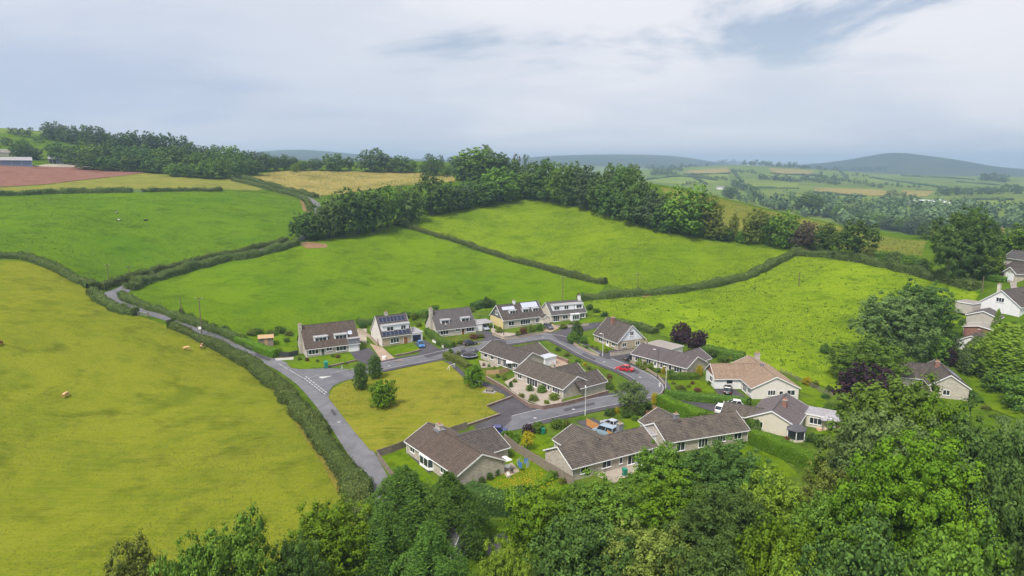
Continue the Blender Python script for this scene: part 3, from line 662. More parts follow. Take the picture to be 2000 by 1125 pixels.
def smooth_rand(n, amp, k):
    q = rng.normal(size=max(4, n // k + 4)); x = np.linspace(0, len(q) - 1.01, n); i = x.astype(int); f = x - i; f = f * f * (3 - 2 * f)
    return amp * (q[i] * (1 - f) + q[np.minimum(i + 1, len(q) - 1)] * f)
def hedge(name, label, line, w, h, mat='leaf_field_hedge', leaf=.32, dens=9.0, rough=.12, cat='hedge', group=None, step=1.2, round_=.5, lumps=0.0):
    """clipped hedge along a 2-D line: solid bumpy body with leaf faces over it"""
    ln = smooth_line([(p[0], p[1]) for p in line], step); n = len(ln)
    if n < 3: ln = [ln[0], (ln[0] + ln[-1]) * .5, ln[-1]]; n = 3
    X = np.array([p.x for p in ln]); Y = np.array([p.y for p in ln]); Z = hgt(X, Y)
    tx = np.gradient(X); ty = np.gradient(Y); q = np.hypot(tx, ty) + 1e-9; nx, ny = -ty / q, tx / q; dx, dy = tx / q, ty / q
    hh = h * (1 + smooth_rand(n, rough * .7, 5) + smooth_rand(n, rough * .6, 2)); ww = w * (1 + smooth_rand(n, rough * .8, 4) + smooth_rand(n, rough * .5, 2)); sft = smooth_rand(n, rough * w * .5, 4)
    prof = [(-.5, -.15), (-.52, .25), (-.50, .62), (-.42, .86), (-.25, .98), (0, 1.02), (.25, .98), (.42, .86), (.50, .62), (.52, .25), (.5, -.15)]
    if round_ < .4: prof = [(-.5, -.15), (-.51, .25), (-.51, .6), (-.50, .9), (-.42, .985), (0, 1.01), (.42, .985), (.50, .9), (.51, .6), (.51, .25), (.5, -.15)]
    k = len(prof); G_ = np.zeros((n, k, 3)); ends = np.ones(n)
    e = min(2, n // 3)
    for j, (a, b) in enumerate(prof):
        jr = rng.normal(scale=rough * .35, size=n)
        G_[:, j, 0] = X + nx * (a * ww + sft + jr * w * .4); G_[:, j, 1] = Y + ny * (a * ww + sft + jr * w * .4); G_[:, j, 2] = Z + b * hh * (1 + rng.normal(scale=rough * .3, size=n))
    vs = G_.reshape(-1, 3); i = (np.arange(n - 1)[:, None] * k + np.arange(k - 1)[None]).ravel()
    fs = np.stack([i, i + k, i + k + 1, i + 1], -1)
    # caps
    c0 = vs[:k].mean(0); c1 = vs[-k:].mean(0); b0 = len(vs); vs = np.concatenate([vs, [c0, c1]])
    cap = [[b0, j, j + 1, j + 1] for j in range(k - 1)] + [[b0 + 1, (n - 1) * k + j + 1, (n - 1) * k + j, (n - 1) * k + j] for j in range(k - 1)]
    # leaves on quads
    A = vs[fs[:, 0]]; B = vs[fs[:, 1]]; C = vs[fs[:, 2]]; D = vs[fs[:, 3]]
    nr = np.cross(B - A, D - A); area = np.linalg.norm(nr, axis=1); nr /= area[:, None] + 1e-9
    cnt = rng.poisson(area * dens); idx = np.repeat(np.arange(len(fs)), cnt); m = len(idx)
    u = rng.uniform(size=(m, 1)); v2 = rng.uniform(size=(m, 1))
    P = (A[idx] * (1 - u) + B[idx] * u) * (1 - v2) + (D[idx] * (1 - u) + C[idx] * u) * v2
    cl = np.repeat(rng.normal(scale=.16, size=len(fs)), cnt)
    P = P + nr[idx] * (rng.uniform(-.3, 1.1, m) ** 3 * leaf * 1.1)[:, None]
    mc = int(40 * w * h * dens / 9)
    for (cc, sgn, t_) in ((0, -1, (dx[0], dy[0])), (n - 1, 1, (dx[-1], dy[-1]))):
        a = rng.uniform(-.5, .5, mc) * w; z = rng.uniform(0, 1, mc) * h
        pe = np.stack([X[cc] + nx[cc] * a + t_[0] * sgn * .15 * w * rng.uniform(0, 1, mc), Y[cc] + ny[cc] * a + t_[1] * sgn * .15 * w * rng.uniform(0, 1, mc), Z[cc] + z], 1)
        P = np.concatenate([P, pe]); cl = np.concatenate([cl, np.zeros(mc)]); nr_e = np.tile([t_[0] * sgn, t_[1] * sgn, .2], (mc, 1)); idxn = nr_e
        nr = np.concatenate([nr, nr_e]); idx = np.concatenate([idx, np.arange(len(nr) - mc, len(nr))])
    if lumps:
        # taller bushes growing out of the hedge and rough grass at its foot
        nl_ = int(n * step * lumps)
        for _ in range(nl_):
            j = rng.integers(1, n - 1); r_ = h * rng.uniform(.22, .55); d = fib(max(24, int(55 * r_ * r_ * dens / 9)), .3); d = d[d[:, 2] > -.5]; m_ = len(d)
            c_ = np.array([X[j] + nx[j] * rng.uniform(-.3, .3) * w, Y[j] + ny[j] * rng.uniform(-.3, .3) * w, Z[j] + h * rng.uniform(.75, 1.1)])
            P = np.concatenate([P, c_ + d * r_ * rng.uniform(.7, 1.15, (m_, 1))]); cl = np.concatenate([cl, np.full(m_, rng.normal(scale=.15))]); nr = np.concatenate([nr, d]); idx = np.concatenate([idx, np.arange(len(nr) - m_, len(nr))])
        m_ = int(n * step * 10); j = rng.integers(0, n, m_); o_ = rng.choice([-1, 1], m_) * (.5 * w + rng.exponential(.45, m_)); al = rng.uniform(-.6, .6, m_)
        P = np.concatenate([P, np.stack([X[j] + nx[j] * o_ + dx[j] * al, Y[j] + ny[j] * o_ + dy[j] * al, Z[j] + rng.uniform(.05, .45, m_)], 1)]); cl = np.concatenate([cl, rng.uniform(.1, .4, m_)]); nr = np.concatenate([nr, np.tile([0, 0, 1.], (m_, 1))]); idx = np.concatenate([idx, np.arange(len(nr) - m_, len(nr))])
    Nn = nr[idx] * .7 + rng.normal(scale=.38, size=(len(P), 3)) + np.array([0, 0, .25])
    T = np.clip(.34 + cl + rng.normal(scale=.2, size=len(P)) + .22 * np.clip(nr[idx][:, 2], 0, 1), 0, 1)  # upward-facing leaves get a lighter tint: sunlit hedge top put into the colour
    o0 = np.array([X[n // 2], Y[n // 2], Z[n // 2]])
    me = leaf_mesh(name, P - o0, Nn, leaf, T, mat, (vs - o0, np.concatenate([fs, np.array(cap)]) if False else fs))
    o = bpy.data.objects.new(name, me); COL.objects.link(o); o.location = o0
    tag(o, label, cat, group)
    return o
def hedge_px(name, label, pts, w, h, *a, **kw):
    return hedge(name, label, [ground(*p) for p in pts], w, h, *a, **kw)

def tufts(sheet_o, n, size, mat, near=130.0, label=None, patch=.035):
    """grass tufts strewn over a field, denser where the ground is near and in drifts"""
    me = sheet_o.data; me.calc_loop_triangles(); t = len(me.loop_triangles); co = np.empty(len(me.vertices) * 3); me.vertices.foreach_get('co', co); co = co.reshape(-1, 3)
    tr = np.empty(t * 3, np.int32); me.loop_triangles.foreach_get('vertices', tr); tr = tr.reshape(-1, 3); A, B, C = co[tr[:, 0]], co[tr[:, 1]], co[tr[:, 2]]
    ar = np.linalg.norm(np.cross(B - A, C - A), axis=1); ctr = (A + B + C) / 3; w = ar / np.maximum(np.hypot(ctr[:, 0], ctr[:, 1]), 60) ** 1.2
    ph = rng.uniform(0, 6.28, 6); dr = 1 + .9 * np.sin(ctr[:, 0] * patch * 2 + ph[0] + 2 * np.sin(ctr[:, 1] * patch + ph[1])) * np.sin(ctr[:, 1] * patch * 2.3 + ph[2] + 1.7 * np.sin(ctr[:, 0] * patch * 1.4 + ph[3])); w = w * np.clip(dr, .1, 2)
    i = rng.choice(t, n, p=w / w.sum()); u = rng.uniform(size=(n, 1)); v_ = rng.uniform(size=(n, 1)); f = (u + v_ > 1).ravel(); u[f], v_[f] = 1 - u[f], 1 - v_[f]
    P = A[i] + (B[i] - A[i]) * u + (C[i] - A[i]) * v_; d = np.hypot(P[:, 0], P[:, 1]); P[:, 2] += .06
    mm = leaf_mesh(sheet_o.name.split('.')[0] + '_tufts', P, np.stack([rng.normal(scale=.35, size=n), rng.normal(scale=.35, size=n) - .25, np.ones(n)], 1), size, rng.uniform(0, 1, n), mat, None, 1.2)
    o = bpy.data.objects.new(sheet_o.name.split('.')[0] + '_tufts', mm); COL.objects.link(o); tag(o, label, 'grass', None, 'stuff'); return o
# ------------------------------------------------------------------ roads, pavements, gardens
def V2(p): return Vector((p[0], p[1]))
mat_grass('garden_grass', (.075, .135, .014), (.115, .170, .020), (.060, .105, .014), .12, .7, None, 0, None, 6)
sheet('estate_ground', px_poly([(540, 700), (560, 672), (700, 642), (900, 610), (1060, 596), (1180, 618), (1260, 645), (1400, 692), (1560, 740), (1660, 780), (1680, 900), (1560, 960), (1300, 975), (1000, 1020), (880, 1010), (770, 960), (720, 890), (655, 790), (600, 735)]), 'garden_grass', .09, 2.5)
LANE = smooth_line([V2(ground(*p)) for p in [(765, 1010), (732, 938), (706, 888), (676, 843), (648, 804), (624, 775), (593, 744), (552, 717), (500, 693), (450, 671), (400, 650), (350, 631), (300, 613), (262, 599), (236, 586)]], 2.0)
ribbon('lane', LANE, -2.2, 2.2, 'asphalt_lane', .10)
LANE_UP = smooth_line([V2(ground(*p)) for p in [(232, 572), (262, 554), (300, 541), (400, 512), (500, 489), (575, 472), (604, 455), (618, 430), (622, 410), (614, 395), (590, 383), (540, 367), (490, 353)]], 3.0)
ribbon('lane_uphill', LANE_UP, -1.9, 1.9, 'asphalt_lane', .11)
sheet('lane_bend', px_poly([(196, 575), (222, 566), (243, 557), (262, 549), (262, 556), (240, 570), (238, 590), (262, 601), (240, 597), (215, 585)]), 'asphalt_lane', .13, 2.0)
ROADC = [(633, 752), (665, 737), (720, 723), (780, 710), (840, 699), (868, 692), (905, 684), (950, 674), (1000, 666), (1050, 659), (1085, 660), (1115, 673), (1150, 692), (1190, 709), (1230, 725), (1258, 740), (1272, 756), (1262, 769), (1225, 778), (1185, 785), (1143, 793), (1095, 803), (1050, 813), (1015, 822)]
ROAD = smooth_line([V2(ground(*p)) for p in ROADC], 1.5)
ribbon('estate_road', ROAD, -2.7, 2.7, 'asphalt_road', .14)
PAVE = [p for p in ROAD]
k0 = 10
ribbon('pavement', PAVE[k0:], 2.7, 4.4, 'asphalt_dark', .23, thick=.3)
ribbon('pavement', PAVE[k0:], -4.3, -2.7, 'asphalt_dark', .23, thick=.3)
ribbon('kerb', PAVE[k0:], 2.62, 2.78, 'kerb_stone', .245, thick=.3)
ribbon('kerb', PAVE[k0:], -2.78, -2.62, 'kerb_stone', .245, thick=.3)
sheet('junction_mouth', px_poly([(566, 722), (600, 722), (640, 720), (680, 722), (700, 738), (655, 750), (643, 765), (640, 776), (622, 765), (590, 742)]), 'asphalt_road', .165, 1.5)
sheet('cul_de_sac', px_poly([(975, 818), (1000, 805), (1040, 806), (1070, 812), (1060, 822), (1030, 836), (995, 844), (970, 838)]), 'asphalt_road', .175, 1.5)
sheet('road_spur', px_poly([(1075, 652), (1100, 643), (1140, 633), (1175, 630), (1172, 640), (1140, 648), (1118, 662), (1110, 672), (1090, 665)]), 'asphalt_dark', .20, 1.5)
GREEN = sheet('village_green', px_poly([(641, 778), (650, 760), (672, 747), (720, 735), (800, 718), (862, 705), (878, 712), (905, 738), (945, 755), (988, 772), (975, 785), (952, 795), (978, 812), (920, 832), (895, 842), (868, 850), (830, 858), (795, 868), (735, 885), (722, 880), (690, 842), (662, 805)]), 'grass_green', .16, 1.5)
sheet('footpath', px_poly([(868, 706), (882, 708), (912, 732), (950, 748), (1000, 765), (1025, 785), (1005, 800), (985, 812), (960, 797), (990, 780), (985, 772), (945, 756), (905, 739), (878, 713)]), 'asphalt_dark', .19, 1.5)
sheet('footpath', px_poly([(955, 797), (1000, 778), (1030, 790), (1040, 806), (1000, 808), (980, 818), (978, 812)]), 'asphalt_dark', .195, 1.5)
sheet('footpath', px_poly([(925, 833), (978, 813), (996, 812), (1000, 822), (985, 835), (960, 845), (935, 843)]), 'asphalt_dark', .2, 1.5)
# painted markings at the junction
def marks(name, dashes, label=None):
    root = empty(name, ground(*dashes[0][0])); root['kind'] = 'structure'
    for a, b, w in dashes:
        A = V2(ground(*a)); B = V2(ground(*b)); ln = smooth_line([A, B], .8)
        m = ribbon('stripe', ln, -w / 2, w / 2, 'road_paint', .20)
        del m['kind']; m.parent = root; m.matrix_parent_inverse = Matrix.Translation(-root.location)
    return root
dd = []
for i in range(9):
    a0 = i / 9; a1 = a0 + .07
    for off in (0, 3.4):
        f = lambda t: (594 + 43 * t + off * .9, 740 + 33 * t - off)
        dd.append((f(a0), f(a1), .22))
dd += [((545, 712), (562, 722), .14), ((566, 724), (592, 740), .14), ((596, 741), (626, 733), .12), ((645, 730), (690, 721), .13)]
marks('give_way_marking', dd)
tri = MB(); tp = [ground(*p) for p in [(622, 737.5), (628, 741), (650, 735.5)]]
tri.quad([(p.x, p.y, p.z + .205) for p in tp]); t_ = tri.build('warning_triangle_marking', 'road_paint'); t_['kind'] = 'structure'
mat_grass('grass_worn', (.20, .155, .03), (.24, .20, .035), (.16, .13, .03), .1, .5)
# garden lawns, drives, patios (each an outline read off the photograph)
for nm, pts, mt, off in [
    ('garden_lawn', [(560, 712), (598, 702), (690, 690), (693, 705), (640, 718), (600, 722), (570, 720)], 'grass_lawn', .16),
    ('garden_lawn', [(545, 675), (578, 665), (582, 690), (560, 690)], 'grass_lawn', .12),
    ('driveway', [(684, 690), (722, 680), (740, 700), (715, 712), (698, 706), (692, 700)], 'asphalt_dark', .18),
    ('garden_lawn', [(752, 683), (805, 672), (820, 680), (815, 690), (770, 695)], 'grass_lawn', .19),
    ('paved_path', [(722, 672), (748, 680), (770, 700), (790, 705), (745, 706), (735, 690)], 'paving_tan', .17),
    ('patio', [(690, 645), (716, 642), (716, 672), (700, 665)], 'gravel_pale', .12),
    ('driveway', [(806, 672), (832, 665), (868, 690), (835, 700), (820, 692), (812, 684)], 'asphalt_dark', .18),
    ('garden_lawn', [(800, 640), (835, 628), (848, 640), (840, 660), (815, 655)], 'grass_lawn', .11),
    ('garden_bed', [(855, 665), (930, 652), (955, 662), (935, 675), (880, 682), (862, 678)], 'grass_verge', .15),
    ('driveway', [(928, 652), (950, 646), (985, 662), (990, 672), (965, 674), (945, 664)], 'asphalt_dark', .18),
    ('patio', [(958, 640), (985, 650), (1010, 652), (1005, 660), (985, 662), (960, 650)], 'gravel_pale', .17),
    ('driveway', [(1058, 638), (1080, 634), (1092, 642), (1075, 650), (1062, 648)], 'paving_tan', .18),
    ('garden_lawn', [(1128, 628), (1160, 620), (1172, 628), (1135, 636)], 'grass_lawn', .15),
    ('garden_lawn', [(1112, 665), (1130, 652), (1165, 665), (1195, 680), (1180, 692), (1150, 688), (1125, 675)], 'grass_lawn', .17),
    ('driveway', [(1165, 694), (1200, 684), (1240, 682), (1260, 690), (1235, 705), (1205, 702), (1185, 702)], 'asphalt_dark', .25),
    ('garden_lawn', [(1300, 745), (1340, 738), (1378, 748), (1398, 768), (1340, 770), (1305, 760)], 'grass_lawn', .17),
    ('garden_lawn', [(1240, 712), (1290, 722), (1335, 732), (1340, 742), (1300, 742), (1262, 728)], 'grass_verge', .26),
    ('driveway', [(1380, 735), (1405, 742), (1440, 765), (1455, 775), (1420, 780), (1400, 768)], 'asphalt_dark', .16),
    ('driveway', [(1315, 778), (1345, 782), (1400, 788), (1440, 795), (1450, 812), (1395, 805), (1350, 792)], 'asphalt_dark', .16),
    ('garden_lawn', [(1215, 820), (1260, 808), (1290, 812), (1262, 835), (1230, 845)], 'grass_lawn', .15),
    ('flower_bed', [(1235, 800), (1275, 792), (1295, 800), (1285, 812), (1250, 812)], 'soil_bare', .16),
    ('driveway', [(1125, 825), (1160, 818), (1215, 848), (1200, 858), (1170, 855)], 'asphalt_dark', .16),
    ('garden_lawn', [(990, 860), (1055, 845), (1090, 860), (1060, 890), (1020, 885)], 'grass_lawn', .14),
    ('garden_lawn', [(738, 890), (795, 872), (830, 920), (860, 945), (830, 960), (780, 930)], 'grass_lawn', .14),
    ('patio', [(790, 882), (800, 880), (845, 920), (838, 926)], 'asphalt_dark', .17),
    ('garden_lawn', [(905, 965), (985, 915), (1010, 880), (1050, 900), (1110, 945), (1120, 965), (1020, 975), (930, 978)], 'grass_lawn', .14),
    ('patio', [(978, 915), (1000, 905), (1015, 922), (990, 935)], 'gravel_pale', .18),
    ('patio', [(1150, 925), (1235, 895), (1262, 912), (1200, 945)], 'gravel_pale', .15),
    ('garden_lawn', [(1440, 880), (1465, 868), (1530, 900), (1560, 930), (1500, 940)], 'grass_lawn', .14),
    ('garden_lawn', [(1560, 780), (1600, 775), (1620, 790), (1600, 800)], 'grass_lawn', .14),
    ('garden_lawn', [(1590, 845), (1640, 838), (1650, 870), (1600, 880)], 'grass_lawn', .14),
    ('garden_lawn', [(1560, 745), (1610, 760), (1600, 775), (1565, 770)], 'grass_lawn', .14),
    ('hillside_lawn', [(1888, 728), (1915, 733), (1960, 745), (2080, 790), (2100, 860), (1995, 822), (1935, 800), (1905, 770)], 'grass_lawn', .14),
    ('garden_lawn', [(1935, 535), (1965, 528), (1982, 538), (1955, 543)], 'grass_dry', .14),
    ('driveway', [(1968, 530), (1990, 528), (1985, 560), (2005, 575), (1985, 590), (1975, 570)], 'concrete', .16),
    ('garden_bed', [(985, 748), (1010, 735), (1040, 755), (1100, 775), (1095, 790), (1060, 795), (1030, 785), (1000, 765)], 'gravel_pale', .24),
    ('garden_lawn', [(935, 722), (975, 715), (990, 722), (985, 735), (950, 740)], 'grass_verge', .20),
    ('patio', [(935, 705), (970, 712), (975, 718), (940, 720)], 'gravel_pale', .22),
    ('trampoline_lawn', [(870, 695), (935, 685), (945, 700), (935, 715), (905, 720)], 'grass_lawn', .16),
    ('patio', [(1060, 705), (1080, 692), (1110, 712), (1120, 722), (1085, 722)], 'paving_tan', .22),
    ('farmyard', [(95, 321), (150, 320), (182, 326), (140, 327), (60, 325)], 'gravel_pale', .2),
    ('worn_strip', [(560, 800), (600, 842), (635, 892), (660, 935), (690, 1000), (680, 1005), (650, 945), (622, 895), (590, 848)], 'grass_worn', .12),
    ('worn_gateway', [(582, 476), (600, 473), (638, 477), (640, 484), (600, 486)], 'soil_bare', .14),
    ('worn_track', [(585, 388), (605, 396), (607, 415), (592, 412)], 'soil_bare', .12),
    ('worn_patch', [(1250, 576), (1270, 574), (1273, 579), (1255, 581)], 'soil_bare', .14),
    ('yard', [(940, 1060), (985, 1040), (1010, 1080), (960, 1100)], 'asphalt_dark', .15),
]:
    sheet(nm, px_poly(pts), mt, off, 1.6 if pts[0][1] > 500 else 4.0)

for pts in ([(700, 722), (735, 714), (737, 719), (702, 728)], [(1140, 690), (1165, 702), (1160, 706), (1135, 694)], [(1100, 800), (1160, 787), (1163, 791), (1103, 805)], [(650, 800), (658, 811), (652, 813), (645, 802)], [(880, 692), (910, 685), (912, 688), (882, 695)], [(500, 690), (530, 702), (525, 706), (497, 694)], [(1225, 716), (1250, 728), (1246, 732), (1221, 720)]):
    sheet('tar_patch', px_poly(pts), 'asphalt_dark', .185, 2.0)
for q in ((760, 716), (1060, 660), (1180, 708), (1250, 738), (1120, 801), (1045, 818), (662, 826)):
    c_ = ground(*q); mh = MB(); mh.tube((0, 0, .17), (0, 0, .195), .36, .36, 10); o = mh.build('manhole_cover', 'kerb_stone'); o.location = c_; o['kind'] = 'structure'
# ------------------------------------------------------------------ house materials
def mat_wall(name, a, b2, brick=False, scale=1.0):
    b = NB(name); p = b.pos(); n1 = b.noise(.7, 4, .6, p, .3); n2 = b.noise(9 * scale, 4, .7, p)
    col = b.mix(b.ramp(n1, [(.3, 0), (.7, 1)]), a, b2)
    hgt_ = n2
    if brick:
        # stone coursing on every upright face: x+y along the wall, z up
        g = b.n('ShaderNodeTexCoord'); sp = b.n('ShaderNodeSeparateXYZ'); b.l(g.outputs['Object'], sp.inputs[0])
        cb = b.n('ShaderNodeCombineXYZ'); b.put(cb.inputs[0], b.math('ADD', sp.outputs[0], sp.outputs[1])); b.l(sp.outputs[2], cb.inputs[1])
        br = b.n('ShaderNodeTexBrick'); b.l(cb.outputs[0], br.inputs['Vector']); br.inputs['Scale'].default_value = 1.0
        br.inputs['Brick Width'].default_value = .46; br.inputs['Row Height'].default_value = .19; br.inputs['Mortar Size'].default_value = .014
        br.inputs['Color1'].default_value = (*[x * .78 for x in a], 1); br.inputs['Color2'].default_value = (*[min(1, x * 1.18) for x in b2], 1)
        br.inputs['Mortar'].default_value = (*[x * .75 for x in a], 1)
        col = b.mix(.65, col, br.outputs['Color']); hgt_ = b.math('SUBTRACT', b.math('MULTIPLY', n2, .4), br.outputs['Fac'])
    col = b.mix(b.ramp(n2, [(.3, 0), (.8, .22)]), col, tuple(x * .6 for x in a))
    # rain streaks
    st = b.noise(1.0, 5, .65, b.pos((2.5, 2.5, .25))); col = b.mix(b.ramp(st, [(.5, 0), (.8, .22)]), col, tuple(x * .55 for x in a))
    b.bsdf(col, .9, .2, bump=hgt_, bstr=.35, bdist=.02)
mat_wall('wall_stone', (.42, .38, .33), (.53, .475, .405), True)
mat_wall('wall_stone_tan', (.40, .33, .25), (.50, .42, .32), True)
mat_wall('wall_grey', (.43, .40, .36), (.52, .485, .435))
mat_wall('wall_white', (.70, .70, .71), (.80, .80, .80))
mat_wall('wall_cream', (.58, .53, .44), (.66, .61, .52))
mat_wall('wall_yellow', (.62, .50, .24), (.70, .57, .30))
mat_wall('wall_pink', (.64, .60, .57), (.72, .68, .65))
mat_wall('wall_dark', (.10, .115, .11), (.14, .155, .15))
mat_wall('wall_brick', (.25, .13, .10), (.32, .17, .13), True)
mat_wall('wall_garden', (.20, .135, .115), (.27, .18, .15), True)
mat_plain('clad_white', (.74, .76, .82), .5, .35, 0, .06)
mat_plain('trim_white', (.80, .80, .82), .45, .4, 0, .05)
mat_plain('trim_dark', (.05, .05, .055), .5, .4)
mat_plain('lead', (.20, .21, .24), .5, .4)
mat_plain('felt_grey', (.30, .29, .31), .9, .2, 0, .25, 2)
mat_plain('door_brown', (.23, .09, .03), .5, .4)
mat_plain('door_navy', (.022, .03, .06), .4, .4)
mat_plain('door_grey', (.12, .12, .13), .5, .4)
mat_plain('wood_orange', (.52, .25, .08), .7, .3, 0, .2, 4)
mat_plain('wood_grey', (.22, .185, .15), .85, .2, 0, .28, 3)
mat_plain('wood_tan', (.42, .28, .16), .8, .2, 0, .2, 3)
mat_plain('terracotta', (.45, .20, .10), .8, .2)
mat_plain('metal_grey', (.35, .36, .37), .45, .5, .6)
mat_plain('metal_dark', (.07, .07, .075), .5, .5, .3)
mat_plain('pole_wood', (.16, .125, .095), .9, .2, 0, .25, 2)
mat_plain('lamp_pale', (.62, .63, .62), .5, .4)
b = NB('window_glass'); nz = b.noise(.9, 2, .5, b.pos()); b.bsdf(b.ramp(nz, [(.35, (.012, .015, .02)), (.7, (.05, .06, .075))]), .06, .6)
b = NB('solar_glass'); nz = b.noise(2.0, 2, .5, b.pos()); b.bsdf(b.ramp(nz, [(.3, (.010, .013, .035)), (.7, (.020, .028, .07))]), .12, .6)
mat_plain('panel_pale', (.45, .48, .60), .15, .6, 0, .08)
def mat_roof(name, a, b2, moss, tw=.31, th=.345, rib=.8):
    b = NB(name); p = b.pos(what='uv'); br = b.n('ShaderNodeTexBrick'); b.l(p, br.inputs['Vector']); br.offset = 0.0
    br.inputs['Scale'].default_value = 1.0; br.inputs['Brick Width'].default_value = tw; br.inputs['Row Height'].default_value = th
    br.inputs['Mortar Size'].default_value = .022; br.inputs['Bias'].default_value = -.1
    br.inputs['Color1'].default_value = (*a, 1); br.inputs['Color2'].default_value = (*b2, 1); br.inputs['Mortar'].default_value = (*[x * .45 for x in a], 1)
    po = b.pos(); n1 = b.noise(.6, 5, .65, po, .4); n2 = b.noise(2.6, 4, .65, po)
    col = b.mix(b.ramp(n1, [(.42, 0), (.68, .55)]), br.outputs['Color'], moss)
    col = b.mix(b.ramp(n2, [(.5, 0), (.78, .5)]), col, tuple(x * .55 for x in a))
    # weather streaks run down the slope
    st = b.noise(1.3, 4, .6, b.pos((1.6, .12, 1), 0, 'uv')); col = b.mix(b.ramp(st, [(.45, 0), (.75, .35)]), col, tuple(min(1, x * 1.35) for x in b2))
    sx = b.n('ShaderNodeSeparateXYZ'); b.l(p, sx.inputs[0])
    w = b.math('ABSOLUTE', b.math('SINE', b.math('MULTIPLY', sx.outputs[0], math.pi / tw)))
    b.bsdf(col, .85, .25, bump=w, bstr=rib, bdist=.06)
mat_roof('roof_brown', (.078, .066, .061), (.150, .128, .117), (.080, .068, .060))
mat_roof('roof_lichen', (.082, .068, .061), (.155, .130, .115), (.20, .165, .125))
mat_roof('roof_moss', (.100, .084, .073), (.168, .143, .124), (.085, .078, .055))
mat_roof('roof_rust', (.085, .066, .056), (.150, .118, .099), (.105, .070, .052))
mat_roof('roof_grey', (.105, .096, .100), (.165, .152, .155), (.09, .083, .08))
mat_roof('roof_mauve', (.118, .098, .105), (.175, .148, .155), (.10, .082, .082))
mat_roof('roof_tan', (.280, .195, .140), (.360, .262, .190), (.27, .20, .15))
mat_roof('roof_slate', (.16, .155, .175), (.21, .205, .23), (.14, .14, .15), .25, .25, .3)

